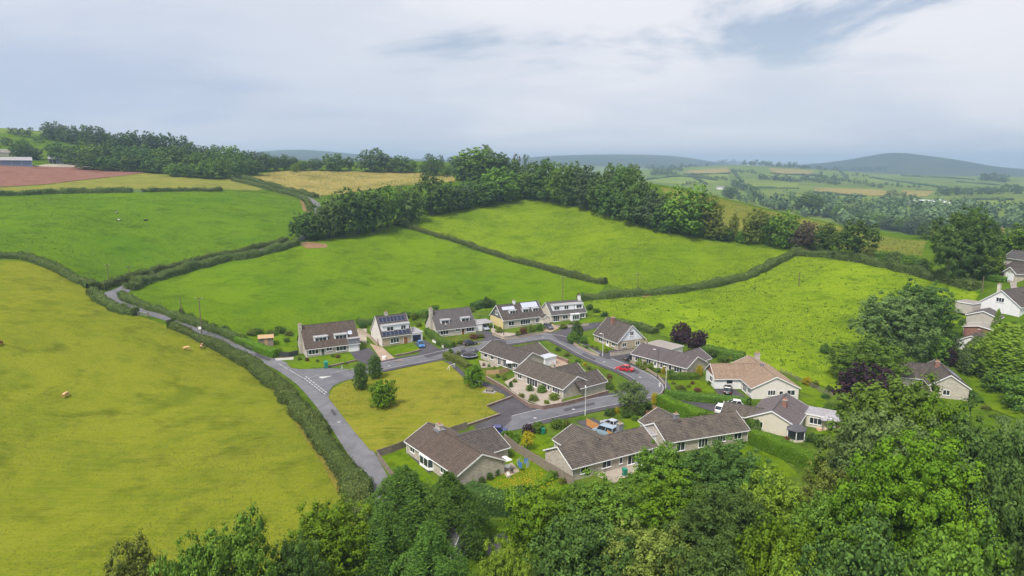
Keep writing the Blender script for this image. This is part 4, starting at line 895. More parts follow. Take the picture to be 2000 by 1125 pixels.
# ------------------------------------------------------------------ house builder
class House:
    """local frame: x along the front from corner A to B, y away from it, z up"""
    def __init__(s, name, label, A, B, ze, cat='house', z=None, flip=False):
        a = ground(A[0], A[1], ze); b = ground(B[0], B[1], ze); s.L = math.hypot(b.x - a.x, b.y - a.y)
        s.rz = math.atan2(b.y - a.y, b.x - a.x); zg = min(a.z, b.z) if z is None else z
        s.o = empty(name, (a.x, a.y, zg), s.rz); tag(s.o, label, cat); s.ze = ze; s.name = name
        s.cz = zg; s.a = a
    def loc(s, px, py, z):
        d = ray(px, py); t = (CAM_H - (s.cz + z)) / -d[2]; x, y = d[0] * t - s.a.x, d[1] * t - s.a.y
        c, n = math.cos(s.rz), math.sin(s.rz); return (round(x * c + y * n, 2), round(-x * n + y * c, 2))
    def slope(s, b, p0, p1, p2, p3, u0=0.0, th=.10, course=.345):
        """tiled slope: eave p0-p1, ridge p3-p2; courses step like laid tiles"""
        p0, p1, p2, p3 = map(Vector, (p0, p1, p2, p3)); ln = ((p3 - p0).length + (p2 - p1).length) / 2; n = max(3, int(round(ln / course)))
        nr = (p1 - p0).cross(p3 - p0).normalized()
        if nr.z < 0: nr = -nr
        w = (p1 - p0).length; w2 = (p2 - p3).length; du = (p3 - p0).dot((p1 - p0).normalized()); lift = .07
        for i in range(n):
            a, c = i / n, (i + 1) / n; L0, L1 = p0.lerp(p3, a), p1.lerp(p2, a); U0, U1 = p0.lerp(p3, c), p1.lerp(p2, c)
            uv = [(u0 + du * a, i * .345), (u0 + du * a + (L1 - L0).length, i * .345), (u0 + du * c + (U1 - U0).length, (i + 1) * .345), (u0 + du * c, (i + 1) * .345)]
            b.quad([L0 + nr * lift, L1 + nr * lift, U1 + nr * .004, U0 + nr * .004], 0, uv)
            b.quad([L0 + nr * -.02, L1 + nr * -.02, L1 + nr * lift, L0 + nr * lift], 0, [(0, i * .345), (w, i * .345), (w, i * .345 + .02), (0, i * .345 + .02)])
        d = nr * -th
        b.quad([p0 + d, p3 + d, p2 + d, p1 + d], 0); b.quad([p0 + d, p1 + d, p1, p0], 0); b.quad([p1 + d, p2 + d, p2, p1], 0); b.quad([p3 + d, p0 + d, p0, p3], 0)
    def block(s, x0, x1, y0, y1, ze=None, zr=4.5, axis='x', wall='wall_grey', roof='roof_brown', og=.25, oe=.35, gable=None, trims=(True, True), ext=(0, 0), base=-.6, wallname='wall', gz=None, parent=None):
        """gabled block. axis: direction of the ridge; ext: how far the roof runs on past each gable (into another roof)"""
        ze = s.ze if ze is None else ze; o = parent or s.o
        sw = axis == 'y'
        def T(u, v_, z): return (v_, u, z) if sw else (u, v_, z)
        if sw: u0, u1, v0, v1 = y0, y1, x0, x1
        else: u0, u1, v0, v1 = x0, x1, y0, y1
        vm = (v0 + v1) / 2; k = (zr - ze) / (vm - v0)
        b = MB(); g = MB()
        def q(m, pts): m.quad([T(*p) for p in (pts[::-1] if sw else pts)])
        q(b, [(u0, v0, base), (u1, v0, base), (u1, v0, ze), (u0, v0, ze)]); q(b, [(u1, v1, base), (u0, v1, base), (u0, v1, ze), (u1, v1, ze)])
        for u, sg in ((u0, -1), (u1, 1)):
            lowz = gz if (gable and gz) else ze
            f = (vm - v0) if lowz <= ze else None
            low = [(u, v0, base), (u, v0, ze), (u, v1, ze), (u, v1, base)]; top = [(u, v0, ze), (u, vm, zr - .02), (u, v1, ze)]
            if sg > 0: low = low[::-1]; top = top[::-1]
            q(b, low); q(g if gable else b, top)
        b.build(wallname, wall, o)
        if gable: g.build('gable_wall', gable, o)
        # roof
        r_ = MB(); e0 = u0 - og - ext[0]; e1 = u1 + og + ext[1]; zl = ze - oe * k + .06; zt = zr + .06
        s.slope(r_, T(e0, v0 - oe, zl), T(e1, v0 - oe, zl), T(e1, vm, zt), T(e0, vm, zt))
        s.slope(r_, T(e1, v1 + oe, zl), T(e0, v1 + oe, zl), T(e0, vm, zt), T(e1, vm, zt), 3.3)
        ro = r_.build('roof', roof, o)
        c = MB(); n = int((e1 - e0) / .45)
        for i in range(n):
            a0 = e0 + (e1 - e0) * i / n; a1 = e0 + (e1 - e0) * (i + 1) / n - .02; l = .03 * (i % 2)
            A = [T(a0, vm - .15, zt - .03), T(a1, vm - .15, zt - .03), T(a1, vm, zt + .09 + l * .3), T(a0, vm, zt + .09 + l * .3), T(a1, vm + .15, zt - .03), T(a0, vm + .15, zt - .03)]
            c.quad([A[0], A[1], A[2], A[3]]); c.quad([A[3], A[2], A[4], A[5]])
        c.build('ridge_tiles', roof, ro)
        for u, on in ((e0, trims[0]), (e1, trims[1])):
            if not on: continue
            t = MB()
            for va in (v0 - oe, v1 + oe):
                sgn = -1 if u == e0 else 1; du = .05 * sgn
                A = T(u, va, zl - .16), T(u + du, va, zl - .16), T(u + du, vm, zt - .16), T(u, vm, zt - .16)
                B = T(u, va, zl + .07), T(u + du, va, zl + .07), T(u + du, vm, zt + .07), T(u, vm, zt + .07)
                t.hexa(list(A) + list(B))
            t.build('bargeboard', 'trim_white', ro)
        for u, va in ((u0 + .12, v0 - .07), (u1 - .12, v0 - .07)):
            t = MB(); t.tube(T(u, va, 0), T(u, va, ze - .05), .05, .05, 6); t.build('downpipe', 'trim_white', o)
        for va, sg in ((v0 - oe, -1), (v1 + oe, 1)):
            t = MB(); lo = T(e0 + ext[0] * .0, va, zl - .17); hi = T(e1, va + sg * .09, zl + .0)
            t.box(min(lo[0], hi[0]), max(lo[0], hi[0]), min(lo[1], hi[1]), max(lo[1], hi[1]), zl - .17, zl - .03); t.build('gutter', 'trim_white', ro)
        return ro
    def face(s, f):
        """('f', y): looks towards -y; ('b', y); ('l', x): looks towards -x; ('r', x)"""
        k, c = f
        if k == 'f': return lambda u, d, z: (u, c - d, z)
        if k == 'b': return lambda u, d, z: (u, c + d, z)
        if k == 'l': return lambda u, d, z: (c - d, u, z)
        return lambda u, d, z: (c + d, u, z)
    def fbox(s, b, F, u0, u1, d0, d1, z0, z1):
        A = F(u0, d0, z0); B = F(u1, d1, z1); b.box(min(A[0], B[0]), max(A[0], B[0]), min(A[1], B[1]), max(A[1], B[1]), z0, z1)
    def window(s, f, u, w, z, h, n=2, sill=True, parent=None, frame='trim_white', glass='window_glass', d=.03, rail=0):
        F = s.face(f); t = .07; fr = MB()
        s.fbox(fr, F, u, u + w, 0, d + .05, z, z + t); s.fbox(fr, F, u, u + w, 0, d + .05, z + h - t, z + h)
        for i in range(n + 1):
            c = u + t / 2 + (w - t) * i / n; s.fbox(fr, F, c - t / 2, c + t / 2, 0, d + .047, z + t, z + h - t)
        if rail: s.fbox(fr, F, u + t, u + w - t, 0, d + .044, z + h * rail - .03, z + h * rail + .03)
        W = fr.build('window', frame, parent or s.o)
        for i in range(n):
            g = MB(); a = u + t + (w - t) * i / n + .001; s.fbox(g, F, a, a + (w - t) / n - t - .002, 0, d, z + t + .001, z + h - t - .001); g.build('pane', glass, W if not parent else parent)
        if sill: q = MB(); s.fbox(q, F, u - .06, u + w + .06, 0, .14, z - .07, z - .002); q.build('sill', 'trim_white', W if not parent else parent)
        return W
    def door(s, f, u, w, h=2.05, mat='trim_white', glass=False, z=0.0):
        F = s.face(f); b = MB(); s.fbox(b, F, u, u + w, 0, .06, z, z + h); D = b.build('door', mat, s.o)
        t = MB(); s.fbox(t, F, u - .07, u - .002, 0, .09, z, z + h + .07); s.fbox(t, F, u + w + .002, u + w + .07, 0, .09, z, z + h + .07); s.fbox(t, F, u - .002, u + w + .002, 0, .09, z + h + .002, z + h + .07); t.build('door_frame', 'trim_white', D)
        if glass: g = MB(); s.fbox(g, F, u + w * .22, u + w * .78, .06, .07, z + h * .45, z + h * .88); g.build('pane', 'window_glass', D)
        return D
    def garage(s, f, u, w, h=2.0, mat='trim_white'):
        F = s.face(f); b = MB(); n = 5
        for i in range(n): s.fbox(b, F, u, u + w, 0, .05, h * i / n + .012, h * (i + 1) / n - .012)
        s.fbox(b, F, u, u + w, 0, .03, 0, h); D = b.build('garage_door', mat, s.o)
        t = MB(); s.fbox(t, F, u - .1, u - .002, 0, .08, 0, h + .1); s.fbox(t, F, u + w + .002, u + w + .1, 0, .08, 0, h + .1); s.fbox(t, F, u, u + w, 0, .08, h + .003, h + .1); t.build('door_frame', 'trim_white', D)
    def chimney(s, x, y, w, d, z0, z1, mat='wall_stone', pots=2):
        b = MB(); b.box(x - w / 2, x + w / 2, y - d / 2, y + d / 2, z0, z1); C = b.build('chimney', mat, s.o)
        c = MB(); c.box(x - w / 2 - .07, x + w / 2 + .07, y - d / 2 - .07, y + d / 2 + .07, z1 + .002, z1 + .12); c.build('chimney_cap', 'concrete', C)
        for i in range(pots):
            px_ = x + (i - (pots - 1) / 2) * .4; t = MB(); t.tube((px_, y, z1 + .12), (px_, y, z1 + .5), .13, .10, 8); t.build('chimney_pot', 'terracotta', C)
        l = MB(); l.box(x - w / 2 - .16, x + w / 2 + .16, y - d / 2 - .16, y + d / 2 + .16, z0 + .0, z0 + .06) if False else None
        return C
    def flat(s, x0, x1, y0, y1, h, wall='wall_grey', roof='felt_grey', fascia='trim_white', name='garage_wall', over=.15):
        b = MB(); b.box(x0, x1, y0, y1, -.6, h); W = b.build(name, wall, s.o)
        r_ = MB(); r_.box(x0 - over, x1 + over, y0 - over, y1 + over, h + .02, h + .17); rf = r_.build('flat_roof', roof, s.o)
        t = MB(); e = over + .03
        t.box(x0 - e, x1 + e, y0 - e, y0 - over - .002, h - .05, h + .19); t.box(x0 - e, x1 + e, y1 + over + .002, y1 + e, h - .05, h + .19)
        t.box(x0 - e, x0 - over - .002, y0 - over, y1 + over, h - .05, h + .188); t.box(x1 + over + .002, x1 + e, y0 - over, y1 + over, h - .05, h + .188); t.build('fascia', fascia, rf)
        return W
    def dormer(s, x0, x1, y0, z0, z1, yb, front='clad_white', roof='felt_grey', wins=(), side='clad_white', name='dormer'):
        """flat-roofed dormer: face at y0 from z0 to z1, running back to yb"""
        b = MB(); b.box(x0, x1, y0, yb, z0, z1); D = b.build(name, front, s.o)
        r_ = MB(); r_.box(x0 - .12, x1 + .12, y0 - .22, yb, z1 + .002, z1 + .14); r_.build('dormer_roof', roof, D)
        t = MB(); t.box(x0 - .14, x1 + .14, y0 - .27, y0 - .222, z1 - .03, z1 + .16); t.build('fascia', 'trim_white', D)
        for (u, w, z, h, n) in wins: s.window(('f', y0), u, w, z, h, n, True, D)
        return D
    def panels(s, x0, y0, z0, x1, y1, z1, nx, ny, mat='solar_glass', gap=.03, lift=.12):
        """grid of solar panels on a slope from (y0,z0) low to (y1,z1) high"""
        nr = Vector((0, -(z1 - z0), (y1 - y0))).normalized()
        for i in range(nx):
            for j in range(ny):
                a0 = x0 + (x1 - x0) * i / nx + gap; a1 = x0 + (x1 - x0) * (i + 1) / nx - gap
                f0, f1 = (j + .02) / ny, (j + .98) / ny
                P = [Vector((a0, y0 + (y1 - y0) * f0, z0 + (z1 - z0) * f0)), Vector((a1, y0 + (y1 - y0) * f0, z0 + (z1 - z0) * f0)), Vector((a1, y0 + (y1 - y0) * f1, z0 + (z1 - z0) * f1)), Vector((a0, y0 + (y1 - y0) * f1, z0 + (z1 - z0) * f1))]
                b = MB(); b.hexa([p + nr * (lift - .05) for p in P] + [p + nr * lift for p in P]); Q = b.build('solar_panel', 'metal_grey' if mat == 'solar_glass' else mat, s.o)
                e = .03; c_ = sum(P, Vector()) / 4; g = MB(); g.quad([c_ + (p - c_) * .955 + nr * (lift + .006) for p in P]); g.build('glass', mat, Q)
# ------------------------------------------------------------------ the houses
# A: brown chalet house with two dormers, beside the lane
h = House('chalet_house', 'chalet house with brown roof, two white dormers and white garage door beside the lane', (597.6, 681.2), (703, 668), 2.5)
h.block(0, 14.3, 0, 10.4, 2.5, 7.6, 'x', 'wall_grey', 'roof_rust', trims=(False, False), oe=.3)
h.chimney(-.35, 4.6, .75, 1.3, -.5, 8.2, 'wall_stone', 1)
h.dormer(2.5, 6.1, 1.35, 3.1, 5.0, 3.4, 'clad_white', wins=((.0 + 2.75, 3.1, 3.55, 1.2, 3),))
h.dormer(7.9, 11.5, 1.35, 3.1, 5.0, 3.4, 'clad_white', wins=((8.15, 3.1, 3.55, 1.2, 3),))
b = MB(); b.box(11.15, 14.33, -.35, 1.6, 2.3, 3.75); w_ = b.build('porch_wall', 'lead', h.o)
b = MB(); b.box(11.0, 14.45, -.5, 1.9, 3.752, 3.86); b.build('porch_roof', 'felt_grey', w_)
h.window(('f', 0), .6, 2.6, .75, 1.35, 3); h.window(('f', 0), 5.3, 1.5, 1.2, .9, 2); h.window(('f', 0), 7.9, 2.8, .75, 1.35, 3)
h.door(('f', 0), 3.9, .9, 2.0, 'door_grey', True); h.garage(('f', 0), 11.4, 2.5, 2.05)
h.panels(11.9, 1.95, 4.45, 13.0, 2.8, 5.3, 1, 1, 'panel_pale')
# B: white house with solar panels
h = House('white_house', 'white rendered house with dark solar panels on its roof and a full-width white dormer', (744.8, 657.5), (803.4, 649.6), 3.0)
h.block(0, 9.0, 0, 8.6, 3.0, 7.9, 'x', 'wall_pink', 'roof_brown', trims=(True, True), oe=.3, og=.15)
h.chimney(3.2, 4.5, .9, .7, 6.5, 8.7, 'wall_stone', 2)
h.dormer(.5, 8.7, .95, 3.6, 5.75, 2.6, 'clad_white', wins=((2.0, 2.0, 4.1, 1.2, 2), (6.2, 1.5, 4.1, 1.2, 2)))
h.panels(.6, 2.75, 6.2, 8.4, 4.1, 7.6, 7, 1); h.panels(.4, -.1, 2.95, 8.7, .85, 3.95, 7, 1)
b = MB(); b.box(.35, 8.8, -.03, -.002, 0, 2.75); b.build('wall_facing', 'wall_stone_tan', h.o)
h.window(('f', -.03), 2.6, 2.6, .7, 1.45, 3); h.door(('f', -.03), 6.6, 1.2, 2.1, 'door_brown'); h.door(('l', 0), 2.2, .9, 2.0, 'door_brown')
h.flat(9.0, 12.6, .5, 6.5, 2.7, 'wall_white', 'felt_grey'); h.garage(('f', .5), 9.6, 2.5, 2.1, 'door_navy')
# C: grey chalet house with two dormers
h = House('chalet_house', 'grey-roofed chalet house with two white dormers and a tall stone chimney on its end wall', (853.6, 644), (928, 634.6), 2.5)
h.block(0, 12.4, 0, 9.6, 2.5, 7.2, 'x', 'wall_grey', 'roof_grey', trims=(False, False), oe=.3)
h.chimney(-.35, 4.0, .75, 1.4, -.5, 8.2, 'wall_stone', 1)
h.dormer(1.7, 4.6, 1.35, 3.1, 4.9, 3.4, wins=((1.95, 2.4, 3.5, 1.15, 2),)); h.dormer(8.2, 11.1, 1.35, 3.1, 4.9, 3.4, wins=((8.45, 2.4, 3.5, 1.15, 2),))
h.window(('f', 0), 1.0, 2.6, .75, 1.35, 3); h.window(('f', 0), 5.9, 1.3, 1.3, .8, 2); h.window(('f', 0), 9.3, 2.6, .75, 1.35, 3); h.window(('l', 0), 1.2, 1.0, .9, 1.2, 1)
h.door(('f', 0), 7.8, .9, 2.0, 'door_brown', True)
h.flat(12.42, 15.2, 1.0, 7.5, 2.5, 'wall_grey', 'felt_grey'); h.garage(('f', 1.0), 12.65, 2.3, 2.0)
b = MB(); b.box(15.4, 19.2, 1.2, 7.0, 2.35, 2.5); cp_ = b.build('carport_roof', 'felt_grey', h.o)
for x_, y_ in ((19.0, 1.4), (19.0, 4.0), (19.0, 6.8)): b = MB(); b.box(x_ - .06, x_ + .06, y_ - .06, y_ + .06, -.4, 2.348); b.build('post', 'trim_white', cp_)
# D: yellow gable
h = House('chalet_house', 'chalet house with a yellow end wall, dark green gable cladding and three white dormers', (983, 625), (1058.9, 614.4), 3.0)
h.block(0, 14.6, 0, 8.8, 3.0, 6.8, 'x', 'wall_grey', 'roof_brown', trims=(True, True), oe=.3, gable='wall_dark')
b = MB(); b.box(-.04, -.002, 0, 8.8, -.6, 2.98); b.build('wall_facing', 'wall_yellow', h.o)
h.chimney(6.1, 4.4, .7, .7, 5.9, 7.8, 'wall_white', 1)
for u in (2.9, 7.6, 11.2): h.dormer(u, u + 2.3, 1.5, 3.7, 5.35, 3.3, wins=((u + .2, 1.9, 4.05, 1.1, 2),))
h.panels(8.2, 2.7, 5.35, 14.0, 4.25, 6.75, 5, 1, 'panel_pale'); h.panels(1.2, 2.7, 5.35, 5.6, 3.6, 6.2, 2, 1, 'panel_pale')
h.window(('f', 0), 1.8, 2.0, .9, 1.4, 2); h.window(('f', 0), 6.0, 3.6, .8, 1.5, 4); h.window(('f', 0), 11.5, 1.9, .9, 1.4, 2); h.window(('l', -.0), 3.6, 1.5, 3.9, 1.2, 2)
h.block(13.0, 15.4, -2.2, 0, 2.6, 3.5, 'y', 'wall_cream', 'roof_brown', og=.15, oe=.2)
# E: long white dormer
h = House('chalet_house', 'cream-gabled house with one long white dormer and a white chimney at its far end', (1077, 614.4), (1137.8, 605.9), 2.7)
h.block(0, 12.4, 0, 8.0, 2.7, 5.9, 'x', 'wall_cream', 'roof_grey', trims=(True, True), oe=.3)
h.dormer(1.0, 11.9, 1.0, 3.2, 5.3, 3.6, wins=((1.4, 1.9, 3.8, 1.2, 2), (5.0, 1.6, 3.8, 1.2, 2), (9.4, 2.0, 3.8, 1.2, 2)))
h.chimney(12.0, 4.0, .8, .8, 4.9, 7.3, 'wall_white', 1)
b = MB(); b.box(.05, 12.35, -.03, -.002, 0, 2.6); b.build('wall_facing', 'wall_stone', h.o)
h.window(('f', -.03), .6, 2.2, .3, 2.0, 3); h.window(('f', -.03), 4.0, 1.9, .8, 1.3, 2); h.window(('f', -.03), 10.2, 1.7, .8, 1.3, 2); h.door(('l', 0), .8, 1.3, 1.9, 'door_brown')
h.flat(6.6, 9.4, -1.4, -.05, 2.4, 'clad_white', 'trim_white', name='porch_wall'); h.window(('f', -1.4), 6.8, 2.4, .7, 1.5, 3)
# F: gable towards the road, white boards over tan stone
h = House('chalet_house', 'chalet house with steep brown roof and white boarded gable over tan stone', (1207, 667.7), (1253, 659), 2.6)
h.block(0, 9.0, 0, 11.4, 2.6, 6.8, 'y', 'wall_stone_tan', 'roof_brown', gable='clad_white', oe=.4, og=.35)
for i in range(11):
    z_ = 2.7 + i * .36; w_ = (6.75 - z_) / 4.2 * 4.5
    if w_ > .3: b = MB(); b.box(4.5 - w_, 4.5 + w_, -.035, -.001, z_, z_ + .33); b.build('board', 'clad_white', h.o)
h.window(('f', -.035), 3.9, 1.3, 3.9, 1.2, 2); h.window(('f', 0), 1.4, 1.4, .9, 1.2, 2); h.window(('f', 0), 6.0, 1.3, .9, 1.2, 2)
h.window(('l', 0), 1.3, 1.6, .9, 1.2, 2); h.door(('l', 0), 4.3, 1.2, 2.1, 'trim_white', True); h.window(('l', 0), 6.6, 2.7, .8, 1.4, 3)
h.chimney(3.4, 7.4, 1.0, .8, 5.5, 7.6, 'wall_brick', 2)
# G: long grey bungalow with flat garage behind
h = House('bungalow', 'long low bungalow with mauve-grey roof facing the curve of the estate road', (1235, 689), (1340.8, 717.6), 2.5)
h.block(0, 17.0, 0, 7.8, 2.5, 4.5, 'x', 'wall_stone', 'roof_mauve', oe=.35)
h.block(8.6, 15.6, 5.0, 11.8, 2.5, 4.3, 'y', 'wall_stone', 'roof_mauve', ext=(1.5, 0), trims=(False, True))
h.flat(-3.5, 4.6, 9.5, 15.5, 2.6, 'wall_white', 'concrete')
h.chimney(1.0, 4.3, .7, .6, 3.9, 5.1, 'wall_stone', 1)
for u, w_ in ((1.0, 2.2), (4.6, 1.5), (9.0, 2.0), (13.2, 2.4)): h.window(('f', 0), u, w_, .75, 1.3, 3 if w_ > 1.8 else 2)
h.door(('f', 0), 7.0, .95, 2.05, 'trim_white', True); h.window(('f', 0), 11.6, .9, .75, 1.3, 1)
# H: tan roof L-shaped bungalow
h = House('bungalow', 'white-walled bungalow with pale tan tiled roof and an angled garage wing', (1469.8, 757), (1562.6, 757), 2.7)
h.block(0, 10.2, 0, 17.0, 2.7, 5.1, 'y', 'wall_pink', 'roof_tan')
h.block(-6.0, 1.0, 7.2, 14.2, 2.7, 5.0, 'x', 'wall_white', 'roof_tan', ext=(0, 4.0), trims=(True, False), gable='wall_brick')
h.chimney(5.1, 8.5, .6, .8, 4.8, 5.7, 'lead', 1); h.chimney(6.8, 16.2, 1.2, .7, 3.6, 5.9, 'wall_stone', 2)
h.window(('f', 0), 3.4, 1.7, .95, 1.2, 3); h.window(('f', 0), 5.9, .9, .95, 1.0, 1); h.window(('f', 0), 7.6, 1.8, .95, 1.2, 2)
h.window(('l', 0), .9, 1.5, .8, 1.3, 2); h.window(('l', 0), 3.4, 2.4, .3, 1.9, 3); h.window(('f', 7.2), -3.4, 1.5, 1.2, 1.0, 1); h.window(('l', -6.0), 8.8, 2.2, 1.0, 1.3, 2)
# I: mauve roof, gable to the viewer, sun room
h = House('bungalow', 'bungalow with mauve roof, cream gable and a glazed corner sun room beside the clipped hedge', (1461.3, 813.9), (1552, 831), 2.6)
h.block(0, 8.6, 0, 12.0, 2.6, 4.6, 'y', 'wall_cream', 'roof_mauve')
h.block(-5.2, 1.0, .6, 5.2, 2.4, 3.7, 'x', 'wall_grey', 'roof_moss', ext=(0, 2.0), trims=(True, False))
h.flat(8.7, 13.4, 8.0, 12.5, 2.5, 'wall_cream', 'felt_grey', name='extension_wall')
h.chimney(5.4, 5.2, .8, .8, 3.9, 5.4, 'wall_brick', 2)
h.window(('f', 0), 1.6, 1.2, .9, 1.2, 2); h.window(('f', 8.0), 9.6, 2.2, .8, 1.3, 3)
b = MB()
for x_, y_ in ((7.4, -1.5), (9.0, -1.9), (10.3, -.7), (10.3, 1.2), (8.7, 1.2)): pass
sr = [(7.3, -.15), (7.6, -1.6), (9.2, -2.0), (10.4, -.9), (10.3, .9), (8.75, 1.2)]
b = MB(); b.quad([(x_, y_, 2.3) for x_, y_ in sr][::-1])
for i in range(6): p0, p1 = sr[i], sr[(i + 1) % 6]; b.quad([(*p0, -.4), (*p1, -.4), (*p1, .6), (*p0, .6)])
SR = b.build('sun_room_wall', 'wall_cream', h.o)
b = MB(); cx_, cy_ = 8.9, -.45
for i in range(6):
    p0, p1 = sr[i], sr[(i + 1) % 6]; e = 1.13; q0 = (cx_ + (p0[0] - cx_) * e, cy_ + (p0[1] - cy_) * e); q1 = (cx_ + (p1[0] - cx_) * e, cy_ + (p1[1] - cy_) * e)
    b.quad([(*q0, 2.32), (*q1, 2.32), (cx_, cy_, 3.35)]); b.quad([(*q0, 2.2), (*q1, 2.2), (*q1, 2.32), (*q0, 2.32)])
b.build('sun_room_roof', 'roof_slate', SR)
for i in range(5):
    p0, p1 = Vector((*sr[i], 0)), Vector((*sr[i + 1], 0)); g = MB(); g.quad([p0.lerp(p1, .06) + Vector((0, 0, .62)), p0.lerp(p1, .94) + Vector((0, 0, .62)), p0.lerp(p1, .94) + Vector((0, 0, 2.2)), p0.lerp(p1, .06) + Vector((0, 0, 2.2))]); g.build('pane', 'window_glass', SR)
    t = MB(); t.bar((p0.x, p0.y, .6), (p0.x, p0.y, 2.25), .12); t.build('window_post', 'trim_white', SR)
# J: lower right bungalow
h = House('bungalow', 'brown-roofed bungalow with lichen patches beside the lawn and clipped hedge', (1302, 862.6), (1459, 837), 2.5)
h.block(0, 17.3, 0, 7.8, 2.5, 4.5, 'x', 'wall_stone', 'roof_lichen')
h.block(1.0, 8.6, 5.0, 10.6, 2.5, 4.4, 'y', 'wall_stone', 'roof_lichen', ext=(1.5, 0), trims=(False, True))
h.chimney(4.6, 4.3, .8, .7, 4.0, 5.4, 'lead', 1)
for u, w_, n_ in ((2.0, 1.8, 2), (6.6, 2.0, 3), (10.6, 1.8, 3), (14.2, 1.7, 2)): h.window(('f', 0), u, w_, .85 if u > 8 else .4, 1.2 if u > 8 else 1.7, n_)
h.flat(-1.9, -.05, 3.2, 6.6, 2.6, 'clad_white', 'felt_grey', name='link_wall')
# K: lower middle bungalow
h = House('bungalow', 'brown-roofed bungalow between the grey panel fence and the new orange fence', (1116.8, 912.8), (1283, 869), 2.5)
h.block(0, 17.8, 0, 7.9, 2.5, 4.5, 'x', 'wall_stone', 'roof_lichen')
h.block(4.0, 12.0, 5.0, 11.2, 2.5, 4.35, 'y', 'wall_stone', 'roof_moss', ext=(1.5, 0), trims=(False, True))
h.chimney(13.3, 4.6, .9, .8, 4.0, 5.7, 'lead', 1)
h.window(('f', 0), 1.7, 1.9, .9, 1.2, 2); h.window(('f', 0), 6.0, 1.9, .9, 1.2, 2); h.window(('f', 0), 9.6, .7, .9, 1.2, 1); h.window(('f', 0), 11.4, 4.2, .3, 1.9, 5)
h.door(('f', 0), 16.0, .9, 2.05, 'trim_white', True)
# L: centre bungalow
h = House('bungalow', 'bungalow with two short back wings inside the brick-walled corner garden', (1005.6, 723), (1100.5, 758.4), 2.5)
h.block(0, 17.2, 0, 7.9, 2.5, 4.5, 'x', 'wall_stone', 'roof_moss')
h.block(12.2, 18.6, 5.0, 11.6, 2.4, 4.15, 'y', 'wall_grey', 'roof_brown', ext=(1.5, 0), trims=(False, True))
h.block(5.6, 11.2, 5.0, 12.0, 2.4, 4.1, 'y', 'wall_grey', 'roof_brown', ext=(1.5, 0), trims=(False, True))
h.chimney(9.0, 4.2, .8, .6, 4.1, 5.2, 'wall_stone', 1)
h.window(('f', 0), 1.2, 1.5, .9, 1.1, 2); h.window(('f', 0), 4.6, 3.8, .35, 1.85, 4); h.window(('f', 0), 10.0, 1.5, .9, 1.1, 2); h.window(('f', 0), 11.9, .8, .9, 1.1, 1); h.window(('f', 0), 13.6, 2.4, .9, 1.2, 3)
# M: bungalow behind
h = House('bungalow', 'bungalow behind the trampoline with a corrugated white garage end', (939.5, 683.7), (1016, 709), 2.5)
h.block(0, 15.8, 0, 7.7, 2.5, 4.5, 'x', 'wall_stone', 'roof_brown')
h.block(4.8, 13.2, 5.0, 11.9, 2.5, 4.3, 'y', 'wall_grey', 'roof_moss', ext=(1.5, 0), trims=(False, True))
h.flat(13.3, 16.4, 7.8, 11.6, 2.3, 'clad_white', 'panel_pale')
for u, w_, z_, hh_, n_ in ((1.3, 1.4, 1.0, .9, 1), (4.0, 1.5, 1.0, .9, 1), (7.0, 1.3, .2, 2.0, 2), (9.2, 3.2, .2, 2.0, 4), (13.2, 1.6, .8, 1.2, 2)): h.window(('f', 0), u, w_, z_, hh_, n_)
# near bungalow
h = House('bungalow', 'bungalow with mossy brown roof and lead-flashed ridge chimney beside the open green', (794, 860), (893.8, 926.4), 2.5)
h.block(0, 16.9, 0, 9.0, 2.5, 4.7, 'x', 'wall_stone', 'roof_rust')
h.block(3.2, 12.8, 6.0, 12.8, 2.5, 4.45, 'y', 'wall_stone', 'roof_brown', ext=(1.5, 0), trims=(False, True))
C_ = h.chimney(3.8, 4.5, 1.5, .75, 4.3, 5.5, 'wall_stone', 2)
b = MB(); b.box(2.85, 4.75, 3.75, 5.25, 4.45, 4.86); b.build('lead_flashing', 'lead', C_)
h.window(('f', 0), 1.3, 1.6, 1.0, 1.0, 2); h.window(('f', 0), 11.6, 1.7, 1.0, 1.0, 2); h.window(('f', 0), 14.6, 1.6, 1.0, 1.0, 2)
b = MB(); b.hexa([(5.3, -.002, .3), (9.3, -.002, .3), (8.7, -.75, .3), (5.9, -.75, .3), (5.3, -.002, .8), (9.3, -.002, .8), (8.7, -.75, .8), (5.9, -.75, .8)]); bay = b.build('bay_base', 'trim_white', h.o)
b = MB(); b.hexa([(5.35, -.002, .802), (9.25, -.002, .802), (8.65, -.7, .802), (5.95, -.7, .802), (5.35, -.002, 2.2), (9.25, -.002, 2.2), (8.65, -.7, 2.2), (5.95, -.7, 2.2)]); b.build('bay_glass', 'window_glass', bay)
b = MB(); b.hexa([(5.2, -.002, 2.202), (9.4, -.002, 2.202), (8.8, -.8, 2.202), (5.8, -.8, 2.202), (5.2, -.002, 2.32), (9.4, -.002, 2.32), (8.8, -.8, 2.32), (5.8, -.8, 2.32)]); b.build('bay_roof', 'trim_white', bay)
for x_, y_ in ((5.95, -.72), (7.3, -.73), (8.65, -.72), (5.36, -.04), (9.24, -.04)): b = MB(); b.bar((x_, y_, .79), (x_, y_, 2.21), .1); b.build('mullion', 'trim_white', bay)
b = MB(); b.box(15.4, 17.3, 9.05, 10.3, 2.25, 2.38); b.build('canopy', 'trim_white', h.o)
